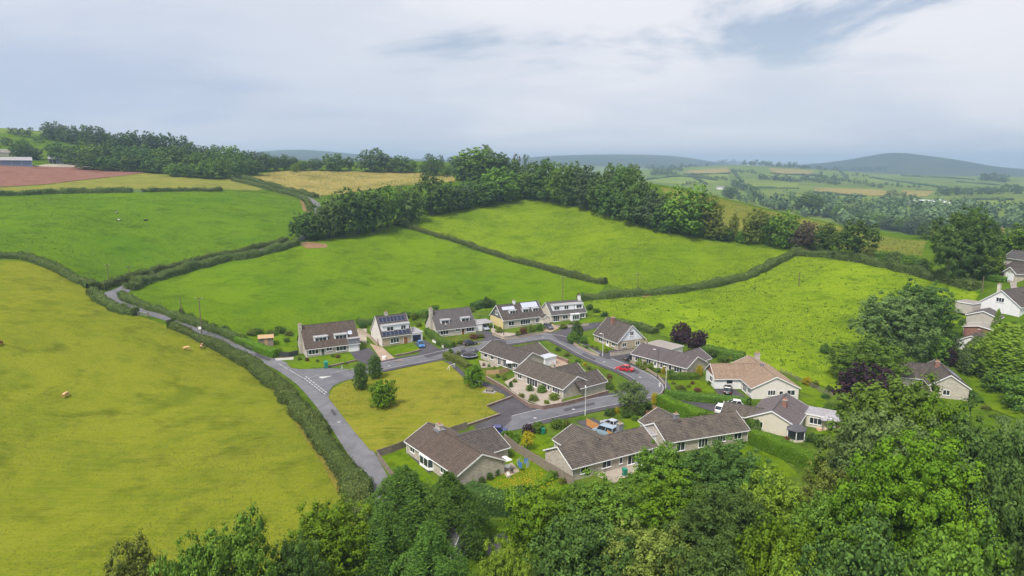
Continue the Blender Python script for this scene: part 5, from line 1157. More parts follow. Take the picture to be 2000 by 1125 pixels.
# N: right, above the wood
h = House('bungalow', 'stone gabled house with a roof light, half hidden behind the wooded slope', (1816.8, 749), (1893.6, 757.9), 3.0)
h.block(0, 7.6, 0, 13.0, 3.0, 5.5, 'y', 'wall_stone', 'roof_brown', base=-2.5)
h.block(-5.5, 1.0, 5.0, 12.6, 3.0, 5.45, 'x', 'wall_cream', 'roof_brown', ext=(0, 3.2), trims=(False, False), base=-2.5)
h.chimney(3.0, 8.2, 1.0, .8, 4.9, 6.3, 'wall_brick', 2)
b = MB(); b.hexa([(5.0, 3.0, 5.02), (6.6, 3.0, 3.98), (6.6, 7.0, 3.98), (5.0, 7.0, 5.02), (5.05, 3.0, 5.1), (6.65, 3.0, 4.06), (6.65, 7.0, 4.06), (5.05, 7.0, 5.1)]); b.build('roof_light', 'panel_pale', h.o)
h.window(('f', 0), 2.6, 1.4, .9, 1.2, 2); h.window(('f', 5.0), -1.6, 1.3, .9, 1.2, 2)
# O.. right edge group
h = House('white_house', 'white gabled house with brown roof at the edge of the tussocky field', (1917, 587), (1967, 592), 3.0)
h.block(0, 9.5, 0, 11.0, 3.0, 6.6, 'y', 'wall_white', 'roof_brown', base=-2); h.block(5.0, 12.5, 4.0, 10.5, 2.8, 5.6, 'x', 'wall_brick', 'roof_brown', trims=(False, True), base=-2)
h.chimney(1.6, 5.0, .7, .7, 4.0, 7.4, 'wall_cream', 1); h.window(('f', 0), 3.6, 2.0, 3.4, 1.2, 3)
h.flat(-4.5, -.05, -4.0, 1.0, 2.3, 'wall_grey', 'concrete')
h = House('garage', 'grey pebble-dashed garage with pale gable roof below the white gabled house', (1889, 614), (1935, 616), 2.3, cat='garage')
h.block(0, 7.2, 0, 8.0, 2.3, 3.7, 'y', 'wall_grey', 'roof_grey', base=-2)
h = House('outbuilding', 'red brick outbuilding with a pale low roof beside the weeping willow', (1883, 637), (1922, 641), 2.6, cat='outbuilding')
h.block(0, 6.4, 0, 5.0, 2.6, 3.2, 'y', 'wall_brick', 'concrete', base=-2)
h = House('bungalow', 'small brown-roofed bungalow with white gable among the garden trees', (1868, 663), (1910, 672), 2.4)
h.block(0, 6.5, 0, 9.0, 2.4, 4.2, 'y', 'wall_white', 'roof_brown', base=-2); h.chimney(3.25, 5.0, .7, .7, 3.8, 5.0, 'wall_brick', 1)
h = House('bungalow', 'brown-roofed bungalow with a white garage door at the end of the pale drive', (1955, 524), (2012, 531), 2.5)
h.block(0, 13.0, 0, 7.5, 2.5, 4.5, 'x', 'wall_stone', 'roof_brown', base=-2); h.block(4.8, 9.0, -3.0, 1.0, 2.4, 3.9, 'y', 'wall_stone', 'roof_brown', ext=(0, 2.0), trims=(True, False), base=-2); h.garage(('f', -3.0), 5.6, 2.6, 2.1)
h = House('cottage', 'small grey-roofed house half hidden among hazy trees at the edge of the picture', (1962, 502), (2020, 504), 2.5)
h.block(0, 14, 0, 7.0, 2.5, 4.6, 'x', 'wall_grey', 'roof_grey', base=-2)
# glimpsed under the larches
h = House('white_house', 'white house glimpsed through the feathery larches beside the lane', (768, 1060), (850, 1078), 2.6)
h.block(0, 8.0, 0, 7.0, 2.6, 4.6, 'x', 'wall_white', 'roof_slate'); h.window(('f', 0), 2.0, 1.6, .9, 1.2, 2); h.window(('f', 0), 5.0, 1.6, .9, 1.2, 2)
# farm barns on the skyline
def barn(name, label, px0, px1, yb, hpx, depth, wallm, open_=False):
    a = ground(px0, yb); d = math.hypot(a.x, a.y); b_ = at_dist(px1, d); L_ = math.hypot(b_.x - a.x, b_.y - a.y)
    hh = hpx / scale_at(a); t = empty(name, a, math.atan2(b_.y - a.y, b_.x - a.x)); tag(t, label, 'barn')
    n = max(4, int(L_ / 5)); w = MB()
    w.box(0, L_, .3, depth, -2, hh * .62); w.build('wall', wallm, t)
    for i in range(n + 1): q = MB(); x_ = L_ * i / n; q.box(x_ - .15, x_ + .15, -.15, .15, -2, hh * .62); q.build('post', 'metal_grey', t)
    r_ = MB(); z0, z1 = hh * .6, hh
    r_.hexa([(-.5, -.8, z0), (L_ + .5, -.8, z0), (L_ + .5, depth / 2, z1 - .12), (-.5, depth / 2, z1 - .12), (-.5, -.8, z0 + .12), (L_ + .5, -.8, z0 + .12), (L_ + .5, depth / 2, z1), (-.5, depth / 2, z1)])
    r_.hexa([(-.5, depth / 2 + .002, z1 - .12), (L_ + .5, depth / 2 + .002, z1 - .12), (L_ + .5, depth + .8, z0), (-.5, depth + .8, z0), (-.5, depth / 2 + .002, z1), (L_ + .5, depth / 2 + .002, z1), (L_ + .5, depth + .8, z0 + .12), (-.5, depth + .8, z0 + .12)])
    r_.build('roof', 'felt_grey', t)
    for i in range(n):
        q = MB(); x0 = L_ * i / n + .16; x1 = L_ * (i + 1) / n - .16; q.box(x0, x1, .1, .25, -1, hh * .52); q.build('cladding_panel', 'barn_blue' if i > 1 else 'trim_dark', t)
mat_plain('barn_blue', (.16, .21, .33), .6, .3)
barn('cattle_barn', 'long blue-clad cattle barn above the red ploughed field', -60, 92, 324, 18, 16, 'barn_blue')
barn('farm_shed', 'smaller open farm shed standing behind the long blue barn', 96, 152, 319, 14, 14, 'wall_dark')
h = House('farmhouse', 'tiny cream farmhouse glimpsed among the hillside trees', (234, 308), (256, 308), 3.0); h.block(0, 9, 0, 7, 3.0, 5.5, 'x', 'wall_cream', 'roof_brown', base=-3)
h = House('field_barn', 'tiny pale barn with low roof at the upper edge of the hill farm', (-5, 296), (14, 297), 3.0, cat='barn'); h.block(0, 12, 0, 7, 3.0, 5.0, 'x', 'concrete', 'concrete', base=-3)
# ------------------------------------------------------------------ field hedges
FH = 'leaf_field_hedge'
for lb, pts, w, h_, lf, dn in [
    ('field hedge across the top of the hay field, ending at the lane bend', [(-90, 503), (0, 503), (45, 505), (95, 522), (140, 545), (182, 565)], 3.0, 2.2, .42, 7),
    ('hedge on the far side of the uphill lane, below the cow field', [(196, 566), (218, 556), (260, 545), (300, 533), (350, 522), (400, 510), (450, 499), (500, 487), (560, 472)], 2.4, 1.9, .42, 7),
    ('hedge on the near side of the uphill lane, above the pasture field', [(252, 566), (272, 557), (300, 549), (350, 533), (400, 520), (450, 508), (500, 500), (582, 479)], 3.2, 2.4, .42, 7),
    ('hedge between the lane and the pasture field, running down to the first house', [(238, 582), (262, 594), (300, 606), (350, 624), (400, 642), (450, 662), (500, 683)], 2.4, 1.9, .40, 8),
    ('short detached hedge at the bend of the lane', [(180, 579), (195, 591), (215, 600), (240, 610), (264, 616)], 2.8, 2.1, .40, 8),
    ('long hedge between the hay field and the lane, running down to the larches', [(337, 640), (375, 657), (420, 681), (470, 706), (510, 732), (545, 758), (580, 797), (612, 838), (645, 885), (672, 930), (700, 985), (715, 1020)], 3.2, 2.3, .34, 13),
    ('dividing hedge between the pasture and the upper field', [(772, 439), (800, 447), (850, 461), (900, 476), (950, 493), (1000, 509), (1050, 522), (1100, 536), (1150, 548), (1182, 555)], 2.4, 1.8, .45, 7),
    ('hedge between the upper field and the tussocky field', [(1130, 588), (1180, 582), (1250, 577), (1330, 570), (1400, 558), (1460, 542), (1500, 525), (1530, 508), (1552, 497)], 3.0, 2.2, .45, 7),
    ('thin dark hedge below the ploughed field, on the far side of the cow field', [(-90, 384), (0, 383), (100, 379), (200, 377), (258, 376)], 3.0, 2.2, .6, 3.5),
    ('short dark hedge beyond the gateway at the top of the cow field', [(280, 375.5), (340, 374), (432, 374)], 2.8, 2.0, .6, 3.5),
    ('hedge on the golden field side of the far lane', [(462, 348), (500, 356), (550, 370), (590, 379), (618, 387)], 3.0, 2.4, .6, 3.5),
    ('hedge on the cow field side of the far lane', [(455, 353), (500, 364), (540, 375), (580, 385), (600, 396), (606, 412)], 2.6, 2.0, .6, 3.5),
    ('dark roadside hedge under the trees at the foot of the tussocky field', [(1555, 498), (1620, 503), (1700, 516), (1780, 535), (1850, 552), (1905, 566)], 3.0, 2.6, .5, 6),
    ('low hedge behind the houses along the pasture edge', [(700, 632), (722, 634), (745, 627)], 2.4, 1.6, .36, 8),
]:
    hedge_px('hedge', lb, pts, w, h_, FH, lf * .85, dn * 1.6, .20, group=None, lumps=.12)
GH = 'leaf_hedge'
for lb, pts, w, h_, mt, lf in [
    ('tall clipped green garden hedge beside the lower right lawn', [(1472, 868), (1500, 880), (1540, 897), (1575, 912), (1600, 925)], 2.4, 2.8, 'leaf_bright', .26),
    ('clipped hedge along the drive with the white cars, behind the brown roof', [(1290, 792), (1320, 806), (1350, 818), (1372, 828)], 2.2, 2.4, 'leaf_bright', .26),
    ('dark hedge between the two garden drives', [(1300, 775), (1340, 782), (1390, 787), (1440, 791), (1462, 796)], 1.8, 1.8, 'leaf_mid', .26),
    ('short clipped hedge at the end of the brown-roofed bungalow', [(1440, 815), (1455, 828), (1475, 845)], 2.0, 2.3, 'leaf_mid', .26),
    ('rounded hedge beneath the windows of the tan-roofed bungalow garden', [(1308, 742), (1330, 741), (1362, 740)], 1.8, 1.5, 'leaf_mid', .26),
    ('hedge in front of the grey chalet house down to the trampoline garden', [(835, 652), (848, 662), (865, 676), (885, 680)], 1.8, 1.8, 'leaf_mid', .28),
    ('clipped yellow-green hedge around the trampoline garden', [(870, 700), (885, 706), (905, 716), (918, 724)], 1.4, 1.8, 'leaf_olive', .28),
    ('bright roadside hedge beside the garden shed', [(462, 668), (485, 676), (510, 688), (540, 698)], 2.2, 1.9, 'leaf_bright', .30),
    ('dark hedge along the field edge behind the steep-roofed house', [(1195, 632), (1240, 640), (1280, 652)], 2.6, 1.8, FH, .36),
    ('scrubby hedge behind the purple trees at the tussocky field edge', [(1372, 690), (1400, 695), (1430, 702), (1452, 705)], 3.0, 2.2, 'leaf_mid', .34),
    ('dark hedge across the bottom of the near bungalow garden', [(912, 988), (950, 1000), (1000, 1003), (1040, 1003)], 3.0, 3.4, 'leaf_dark', .30),
    ('low dark hedge below the white gabled house', [(1925, 545), (1960, 550), (1975, 547)], 1.8, 1.4, 'leaf_mid', .36),
    ('small hedge behind the white house with solar panels', [(800, 622), (822, 618), (845, 614)], 2.4, 1.8, 'leaf_mid', .32),
    ('hedge behind the yellow-ended chalet house', [(925, 605), (945, 600), (965, 598)], 2.6, 2.2, 'leaf_dark', .34),
]:
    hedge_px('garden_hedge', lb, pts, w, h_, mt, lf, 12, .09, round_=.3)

mat_plain('coping_stone', (.25, .20, .17), .9, .2, 0, .2, 2)
# ------------------------------------------------------------------ garden walls and fences
def wall_px(label, pts, h_, t, mat, cap='coping_stone', name='garden_wall', cat='wall'):
    P = [ground(*p) for p in pts]; root = empty(name, P[0]); tag(root, label, cat); o = P[0]
    ln = []
    for a, b_ in zip(P[:-1], P[1:]):
        n = max(1, int((b_ - a).length / 3)); ln += [a.lerp(b_, i / n) for i in range(n)]
    ln.append(P[-1]); w = MB(); c = MB()
    L2 = [V2(p) for p in ln]; A = offset_line(L2, t / 2); B = offset_line(L2, -t / 2); Z = [hz(p.x, p.y) for p in ln]
    def strip(m, A, B, z0, z1):
        n = len(A)
        for i in range(n - 1):
            q = lambda P_, i_, z: (P_[i_].x - o.x, P_[i_].y - o.y, Z[i_] - o.z + z)
            m.hexa([q(A, i, z0), q(A, i + 1, z0), q(B, i + 1, z0), q(B, i, z0), q(A, i, z1), q(A, i + 1, z1), q(B, i + 1, z1), q(B, i, z1)])
    strip(w, A, B, -.3, h_); w.build('wall_body', mat, root)
    if cap: strip(c, offset_line(L2, t / 2 + .05), offset_line(L2, -t / 2 - .05), h_ + .002, h_ + .08); c.build('coping', cap, root)
    return root
for lb, pts, h_, mt in [
    ('red-brown brick wall curving round the corner garden of the centre bungalow', [(950, 742), (985, 762), (1012, 782), (1035, 797), (1060, 801), (1100, 794), (1150, 781), (1188, 770)], .9, 'wall_garden'),
    ('low brick wall stepping along the edge of the green', [(880, 846), (925, 830), (976, 813)], .55, 'wall_garden'),
    ('low brick wall at the corner of the green above the steps', [(952, 796), (985, 784), (1000, 778)], .55, 'wall_garden'),
    ('stone wall in front of the steep-roofed house garden', [(1113, 668), (1130, 680), (1155, 692), (1170, 697)], .7, 'wall_stone_tan'),
    ('low stone wall along the bend below the long mauve-roofed bungalow', [(1232, 708), (1260, 722), (1285, 738), (1297, 752)], .6, 'wall_stone_tan'),
    ('grey block wall below the parked car beside the steep-roofed house', [(1192, 697), (1215, 694), (1240, 690)], 1.1, 'wall_stone'),
    ('brick wall round the raised lawn of the solar-panel house', [(772, 697), (800, 692), (822, 686)], .5, 'wall_garden'),
    ('brick edging wall round the front lawn of the lane-side chalet house', [(632, 720), (665, 713), (696, 706)], .45, 'wall_garden'),
    ('short white rendered wall beside the drive with the blue car', [(845, 668), (858, 674), (866, 680)], .8, 'wall_white'),
    ('stone wall in front of the yellow-ended chalet house', [(962, 655), (985, 664), (1010, 662), (1045, 655), (1070, 652)], .7, 'wall_stone_tan'),
    ('terraced patio wall behind the centre bungalow', [(1062, 690), (1085, 700), (1110, 710)], .9, 'wall_garden'),
    ('brick wall at the roadside of the cream-gabled house', [(1085, 640), (1115, 640), (1150, 636)], .8, 'wall_stone'),
    ('wall beside the white house drive leading back to the field', [(700, 647), (722, 660), (737, 676)], .9, 'wall_stone_tan'),
]: wall_px(lb, pts, h_, .28, mt)
def fence_px(label, pts, h_, mat='wood_grey', bay=1.83, name='panel_fence', boards=None, post=.10, fill=.86):
    P = [ground(*p) for p in pts]; root = empty(name, P[0]); tag(root, label, 'fence'); o = P[0]
    for a, b_ in zip(P[:-1], P[1:]):
        n = max(1, int(round((b_ - a).length / bay)))
        for i in range(n + 1):
            p = a.lerp(b_, i / n); z = hz(p.x, p.y) - o.z; d = (b_ - a).normalized()
            if i < n or b_ is P[-1]:
                m = MB(); m.bar((p.x - o.x, p.y - o.y, z - .3), (p.x - o.x, p.y - o.y, z + h_ + .08), post, post, up=(d.x, d.y, 0)); m.build('post', mat, root)
            if i < n:
                q = a.lerp(b_, (i + 1) / n); zq = hz(q.x, q.y) - o.z; e = (q - p); e.z = 0; u = e.normalized() * (post * .55)
                A = Vector((p.x - o.x, p.y - o.y, z)) + u; B = Vector((q.x - o.x, q.y - o.y, zq)) - u
                if boards:
                    bh = h_ / boards
                    for k in range(boards):
                        m = MB(); zz = Vector((0, 0, .06 + bh * (k + .5))); m.bar(A + zz, B + zz, .035, bh * fill); m.build('board', mat, root)
                else:
                    m = MB(); zz = Vector((0, 0, h_ * .5 + .04)); m.bar(A + zz, B + zz, .045, h_); pn = m.build('panel', mat, root)
                    t = MB()
                    for zt in (.12, .5, .95): t.bar(A + Vector((0, 0, h_ * zt)), B + Vector((0, 0, h_ * zt)), .085, .07)
                    t.build('rail', mat, pn)
    return root
fence_px('weathered grey panel fence between the two near bungalow gardens', [(985, 865), (1010, 885), (1040, 903), (1075, 925), (1120, 952)], 1.75)
fence_px('weathered panel fence across the corner of the open green', [(737, 895), (765, 886), (797, 873)], 1.5)
fence_px('low panel fence along the lane beside the near bungalow lawn', [(737, 895), (752, 915), (772, 942), (790, 965)], 1.2)
fence_px('panel fence behind the near bungalow beside the parked blue car', [(868, 853), (890, 845), (912, 838)], 1.4)
fence_px('newly built orange timber fence between the two drives', [(1146, 832), (1165, 842), (1186, 855), (1205, 866)], 1.5, 'wood_orange', 2.2, 'timber_fence', 6, .13)
fence_px('tan board fence in front of the centre bungalow garden', [(950, 733), (975, 732), (993, 727)], 1.2, 'wood_tan')
fence_px('dark blue-grey fence beside the lane-side chalet house', [(546, 698), (565, 698), (582, 694)], 1.4, 'trim_dark')
fence_px('post and rail fence behind the tan-roofed bungalow', [(1525, 728), (1545, 737), (1570, 750), (1600, 765), (1625, 775)], 1.1, 'wood_grey', 2.4, 'rail_fence', 3, .12, .32)

# ------------------------------------------------------------------ trees
def row(name, what, where, items, protos, mats, group, cat='tree', **kw):
    """a line of trees told apart by their order along it"""
    n = len(items)
    for i, it in enumerate(items):
        px, yb, yt, w = it[:4]; w *= 1.22 if protos is ALLO and 'gappy' not in where else 1.0; mt = it[4] if len(it) > 4 and it[4] else mats[i % len(mats)]
        look = {'leaf_dark': 'dark green', 'leaf_mid': 'mid green', 'leaf_bright': 'bright green', 'leaf_lime': 'lime green', 'leaf_olive': 'olive green', 'leaf_grey': 'pale grey-green', 'leaf_blue': 'blue-green', 'leaf_brown': 'brownish', 'leaf_purple': 'purple', 'leaf_larch': 'feathery', 'leaf_field_hedge': 'dull green', 'leaf_hedge': 'green', 'leaf_gold': 'golden yellow', 'leaf_red': 'reddish'}[mt]
        lb = f'{look} {what}, {ORD[i]} from left {where}'
        tree_px(name, lb, px, yb, yt, w, mt, protos, group=group, cat=cat, seed=int(px * 7 + yb * 3), **kw)
D, MI, BR, OL, GR, BL, BN, PU = 'leaf_dark', 'leaf_mid', 'leaf_bright', 'leaf_olive', 'leaf_grey', 'leaf_blue', 'leaf_brown', 'leaf_purple'
ALLO = [LO[0], LO[1], LO[3], LO[4], LO[5]]
row('hedgerow_tree', 'tree', 'along the tree line above the pasture', [(598, 468, 414, 62, D), (622, 468, 405, 48, D), (645, 464, 384, 62, GR), (672, 462, 372, 60, D), (700, 458, 366, 66, D), (730, 452, 366, 62, D), (757, 446, 362, 48, MI), (782, 440, 362, 52, GR), (803, 434, 366, 50, D), (843, 420, 338, 64, D), (878, 413, 352, 54, D), (905, 409, 358, 44, BL), (938, 402, 345, 66, D), (976, 394, 326, 84, MI), (1024, 388, 334, 48, MI)], ALLO, [D], 'trees along the pasture edge', base=.06)
row('skyline_tree', 'tree', 'in the clump crowning the middle ridge', [(900, 352, 306, 44, BL), (932, 350, 288, 84, MI), (950, 345, 283, 40, GR), (972, 350, 298, 56, D), (1000, 350, 312, 46, D)], ALLO, [D], 'clump on the middle ridge', base=.05)
row('hedgerow_tree', 'tree', 'along the long dark tree line above the upper field', [(1048, 391, 314, 52, D), (1068, 393, 311, 56, D), (1092, 398, 320, 56, MI), (1118, 403, 316, 62, D), (1146, 409, 324, 56, BL), (1172, 416, 336, 60, D), (1198, 424, 344, 62, D), (1218, 430, 330, 60, D), (1243, 438, 336, 68, D), (1272, 447, 372, 58, BL), (1302, 455, 398, 52, D), (1346, 459, 361, 92, MI), (1384, 464, 382, 46, OL), (1400, 468, 432, 44, OL)], ALLO, [D], 'trees above the upper field', base=.04)
row('hedgerow_tree', 'tree', 'along the gappy end of the upper tree line', [(1432, 471, 415, 22, OL), (1475, 476, 407, 62, OL), (1505, 480, 420, 46, D), (1536, 485, 411, 72, MI), (1574, 490, 431, 58, BN), (1612, 494, 436, 50, D), (1668, 503, 428, 92, D)], ALLO, [D], 'trees at the gappy end of the upper tree line', base=.05)
row('hedgerow_shrub', 'shrub', 'below the crest field', [(1700, 508, 482, 34, OL), (1725, 512, 490, 36, MI), (1748, 517, 491, 40, GR), (1775, 523, 498, 34, MI), (1800, 530, 504, 40, D), (1450, 474, 448, 30, MI), (1420, 470, 445, 34, D)], BUSH, [MI], 'shrubs below the crest field', cat='shrub', base=.0)
tree_px('oak_tree', 'great dark green oak standing over the roadside hedge near the white gabled house', 1878, 548, 412, 128, D, HI[:2], base=.03)
tree_px('oak_tree', 'taller dark oak crown rising behind the great roadside oak', 1888, 540, 404, 90, D, HI[3:], base=.05, seed=5)
row('roadside_tree', 'tree', 'beyond the great oak', [(1945, 510, 448, 52, D), (1985, 505, 436, 70, MI), (1935, 545, 480, 40, MI)], ALLO, [D], 'trees beyond the great oak', base=.04)
row('crest_tree', 'tree', 'standing on the crest field skyline', [(1426, 388, 363, 28, BL), (1580, 419, 376, 58, D)], ALLO, [D], 'trees on the crest', base=.04)
row('hedgerow_tree', 'tree', 'in the belt below the crest field', [(1618, 424, 402, 30, BL), (1640, 428, 400, 34, MI), (1662, 430, 404, 34, BL), (1686, 437, 414, 32, D), (1712, 443, 415, 40, MI), (1738, 449, 422, 34, BL), (1764, 452, 424, 38, MI), (1790, 458, 420, 46, BL), (1812, 466, 434, 40, BL), (1832, 470, 442, 26, OL)], ALLO, [BL], 'belt below the crest field', base=.0)
# the wooded farm hill on the left
row('woodland_tree', 'tree', 'along the top of the farm hill wood', [(104, 274, 237, 36, BL), (124, 277, 244, 26, BL), (143, 281, 245, 32, BL), (168, 286, 244, 26, D), (190, 289, 246, 40, BL), (215, 292, 257, 32, D), (236, 296, 260, 36, BL), (258, 298, 254, 38, D), (290, 302, 257, 42, BL), (320, 304, 259, 44, D), (356, 308, 265, 40, BL), (374, 314, 279, 34, D), (402, 320, 285, 28, BL), (426, 326, 283, 44, D), (456, 331, 284, 44, MI), (482, 335, 294, 38, D), (504, 335, 296, 36, BL), (522, 334, 299, 30, D)], ALLO, [D], 'trees on top of the farm hill', base=.05)
row('woodland_tree', 'tree', 'through the middle of the farm hill wood', [(44, 310, 272, 36, D), (66, 312, 287, 30, BL), (115, 318, 277, 42, D), (150, 322, 283, 44, D), (184, 324, 283, 48, MI), (216, 324, 275, 50, D), (250, 328, 284, 48, D), (285, 330, 284, 48, D), (320, 333, 288, 44, MI), (347, 333, 285, 44, D), (386, 337, 297, 44, MI), (416, 340, 296, 44, D)], ALLO, [D], 'trees in the middle of the farm hill wood', base=.0)
row('woodland_tree', 'tree', 'along the lower edge of the farm hill wood', [(172, 331, 300, 48, D), (212, 333, 304, 52, D), (262, 335, 302, 46, D), (302, 338, 305, 46, D), (345, 345, 318, 38, MI), (380, 347, 322, 38, D), (408, 349, 311, 42, MI), (434, 349, 308, 42, MI), (462, 346, 306, 38, D), (492, 342, 310, 42, D), (300, 332, 318, 30, MI)], ALLO, [D], 'trees at the lower edge of the farm hill wood', base=.0)
row('hedgerow_tree', 'small tree', 'on the top-left hill', [(22, 262, 249, 16, BL), (36, 266, 250, 20, BL), (52, 268, 248, 26, BL), (86, 272, 262, 18, D), (12, 284, 268, 30, BL), (75, 279, 266, 22, D)], FAR, [BL], 'trees on the top left hill', base=.0)
row('skyline_tree', 'tree', 'along the skyline behind the golden field', [(540, 333, 304, 22, BL), (556, 332, 301, 22, BL), (574, 332, 305, 22, BL), (592, 334, 314, 20, D), (616, 333, 309, 28, BL), (655, 334, 300, 46, D), (683, 334, 306, 18, BL), (730, 336, 290, 60, BL), (760, 336, 305, 24, BL), (783, 337, 304, 46, D), (806, 338, 312, 20, MI), (834, 342, 314, 34, D), (850, 344, 306, 36, D), (872, 346, 322, 26, MI), (577, 336, 318, 16, 'leaf_lime')], ALLO, [D], 'skyline trees behind the golden field', base=.04)
row('skyline_tree', 'small tree', 'on the far middle skyline', [(838, 312, 300, 24, BL), (862, 312, 303, 14, BL), (880, 314, 306, 16, BL), (988, 316, 302, 18, BL), (1008, 318, 301, 20, BN), (1026, 318, 302, 18, BL)], FAR, [BL], 'small trees on the far middle skyline', base=.0, far=700)
for i, (px, yt, w) in enumerate([(1186, 318, 30), (1206, 319, 32), (1228, 320, 34)]): tree_d('skyline_tree', f'rounded tree behind the long dark tree line, {ORD[i]} of three', px, 440, yt, w, MI, ALLO, group='trees behind the long tree line', base=.1, seed=i)
# far valley: hazy field trees and hedgerows across the vale
frng = random.Random(5)
def vale(px, yb, hpx, wpx, mt, lb):
    p = ground(px, yb); s_ = scale_at(p)
    tree_at('distant_tree', lb, p, wpx / s_, hpx / s_, mt, FAR, group='hazy trees across the far vale', base=.0, seed=int(px * 13 + yb))
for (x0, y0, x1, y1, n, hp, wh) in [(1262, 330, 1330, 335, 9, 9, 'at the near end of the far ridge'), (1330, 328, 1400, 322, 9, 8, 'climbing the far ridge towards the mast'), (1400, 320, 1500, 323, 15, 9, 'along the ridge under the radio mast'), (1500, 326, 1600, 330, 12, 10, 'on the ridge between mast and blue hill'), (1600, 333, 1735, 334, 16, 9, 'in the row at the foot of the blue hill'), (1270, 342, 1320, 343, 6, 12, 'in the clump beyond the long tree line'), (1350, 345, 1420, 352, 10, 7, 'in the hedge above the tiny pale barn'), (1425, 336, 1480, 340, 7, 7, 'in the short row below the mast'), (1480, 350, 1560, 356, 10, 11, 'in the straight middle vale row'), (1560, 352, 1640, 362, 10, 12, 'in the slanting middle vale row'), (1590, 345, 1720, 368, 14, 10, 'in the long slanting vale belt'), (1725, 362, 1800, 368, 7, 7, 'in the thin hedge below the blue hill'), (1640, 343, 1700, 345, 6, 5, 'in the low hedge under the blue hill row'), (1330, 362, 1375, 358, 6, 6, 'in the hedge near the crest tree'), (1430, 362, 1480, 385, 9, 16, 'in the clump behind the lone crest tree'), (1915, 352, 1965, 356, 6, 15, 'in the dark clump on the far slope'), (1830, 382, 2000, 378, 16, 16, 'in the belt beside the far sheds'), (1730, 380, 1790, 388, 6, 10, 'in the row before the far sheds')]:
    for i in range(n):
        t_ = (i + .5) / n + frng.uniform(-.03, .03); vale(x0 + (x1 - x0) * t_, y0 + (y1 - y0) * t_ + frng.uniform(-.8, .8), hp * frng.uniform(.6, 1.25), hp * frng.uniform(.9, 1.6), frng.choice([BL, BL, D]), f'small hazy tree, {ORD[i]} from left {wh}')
# hazy wood in the valley bottom: reads as one mass
vb = []
for i in range(420):
    px = frng.uniform(1440, 2080); yb = 392 + (px - 1440) * .045 + frng.uniform(-9, 42); p = ground(px, min(yb, 446)); vb.append(p)
P_ = []; N_ = []; T_ = []
for p in vb:
    d = math.hypot(p.x, p.y)
    if d < 480: continue
    r_ = frng.uniform(4.5, 8.5); k = fib(34, .4); k = k[k[:, 2] > -.35]
    P_.append(np.array([p.x, p.y, p.z + r_ * .7]) + k * r_ * rng.uniform(.75, 1.1, (len(k), 1)) * np.array([1, 1, 1.05])); N_.append(k + rng.normal(scale=.3, size=k.shape)); T_.append(np.clip(.4 + rng.normal(scale=.2) + .25 * k[:, 2] + rng.normal(scale=.12, size=len(k)), 0, 1))  # tint rises towards each clump's top: lit crowns painted into the colour
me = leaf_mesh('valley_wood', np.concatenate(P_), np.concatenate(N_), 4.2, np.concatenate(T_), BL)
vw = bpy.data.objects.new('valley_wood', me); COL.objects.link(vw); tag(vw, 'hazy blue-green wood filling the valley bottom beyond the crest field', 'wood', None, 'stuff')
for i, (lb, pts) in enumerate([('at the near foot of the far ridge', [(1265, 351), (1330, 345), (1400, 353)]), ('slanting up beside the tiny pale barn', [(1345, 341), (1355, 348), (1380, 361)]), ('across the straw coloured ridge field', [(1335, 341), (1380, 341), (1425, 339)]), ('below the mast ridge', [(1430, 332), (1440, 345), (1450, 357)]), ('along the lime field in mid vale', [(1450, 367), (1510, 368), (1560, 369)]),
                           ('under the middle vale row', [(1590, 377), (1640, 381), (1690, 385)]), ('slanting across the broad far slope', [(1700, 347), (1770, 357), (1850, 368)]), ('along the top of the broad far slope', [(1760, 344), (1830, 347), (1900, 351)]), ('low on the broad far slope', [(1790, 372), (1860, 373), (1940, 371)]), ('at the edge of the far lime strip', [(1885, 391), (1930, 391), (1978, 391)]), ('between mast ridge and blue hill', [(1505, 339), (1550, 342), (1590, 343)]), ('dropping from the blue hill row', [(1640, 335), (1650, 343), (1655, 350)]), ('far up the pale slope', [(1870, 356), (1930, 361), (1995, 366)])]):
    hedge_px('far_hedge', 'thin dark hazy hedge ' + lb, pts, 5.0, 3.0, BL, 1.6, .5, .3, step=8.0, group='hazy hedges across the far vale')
# patchwork of far fields
for nm, pts, mt in [('far_field', [(1262, 352), (1330, 345), (1400, 352), (1425, 362), (1340, 360), (1290, 358)], 'grass_lime'), ('far_field', [(1340, 334), (1420, 327), (1428, 338), (1345, 340)], 'grass_straw'), ('far_field', [(1345, 342), (1420, 340), (1425, 350), (1350, 346)], 'grass_lime'),
                    ('far_field', [(1450, 356), (1560, 358), (1555, 368), (1470, 366)], 'grass_lime'), ('far_field', [(1590, 366), (1720, 371), (1760, 380), (1680, 384), (1590, 376)], 'grass_straw'), ('far_field', [(1600, 345), (1690, 346), (1740, 356), (1640, 352)], 'grass_lime'),
                    ('far_field', [(1740, 344), (1900, 352), (1990, 368), (1830, 364)], 'grass_far'), ('far_field', [(1760, 372), (1830, 372), (1810, 384), (1770, 384)], 'grass_straw'), ('far_field', [(1890, 392), (1978, 392), (1978, 402), (1880, 400)], 'grass_lime'), ('far_field', [(1500, 328), (1590, 334), (1580, 342), (1510, 338)], 'grass_straw'),
                    ('golden_strip', [(1938, 445), (1962, 445), (1962, 457), (1936, 457)], 'grass_gold')]:
    sheet(nm, px_poly(pts), mt, .5, 30.0)
h = House('far_barn', 'pale roofed farm sheds in the hazy vale below the wooded hill', (1800, 398), (1862, 398), 4.0, cat='barn')
h.block(0, h.L, 0, 30, 4.0, 9.0, 'x', 'concrete', 'trim_white', base=-4)
h = House('far_barn', 'tiny pale barn on the far vale fields above the crest', (1400, 366), (1415, 366), 4.0, cat='barn')
h.block(0, h.L, 0, 15, 4.0, 7.0, 'x', 'wall_white', 'concrete', base=-4)
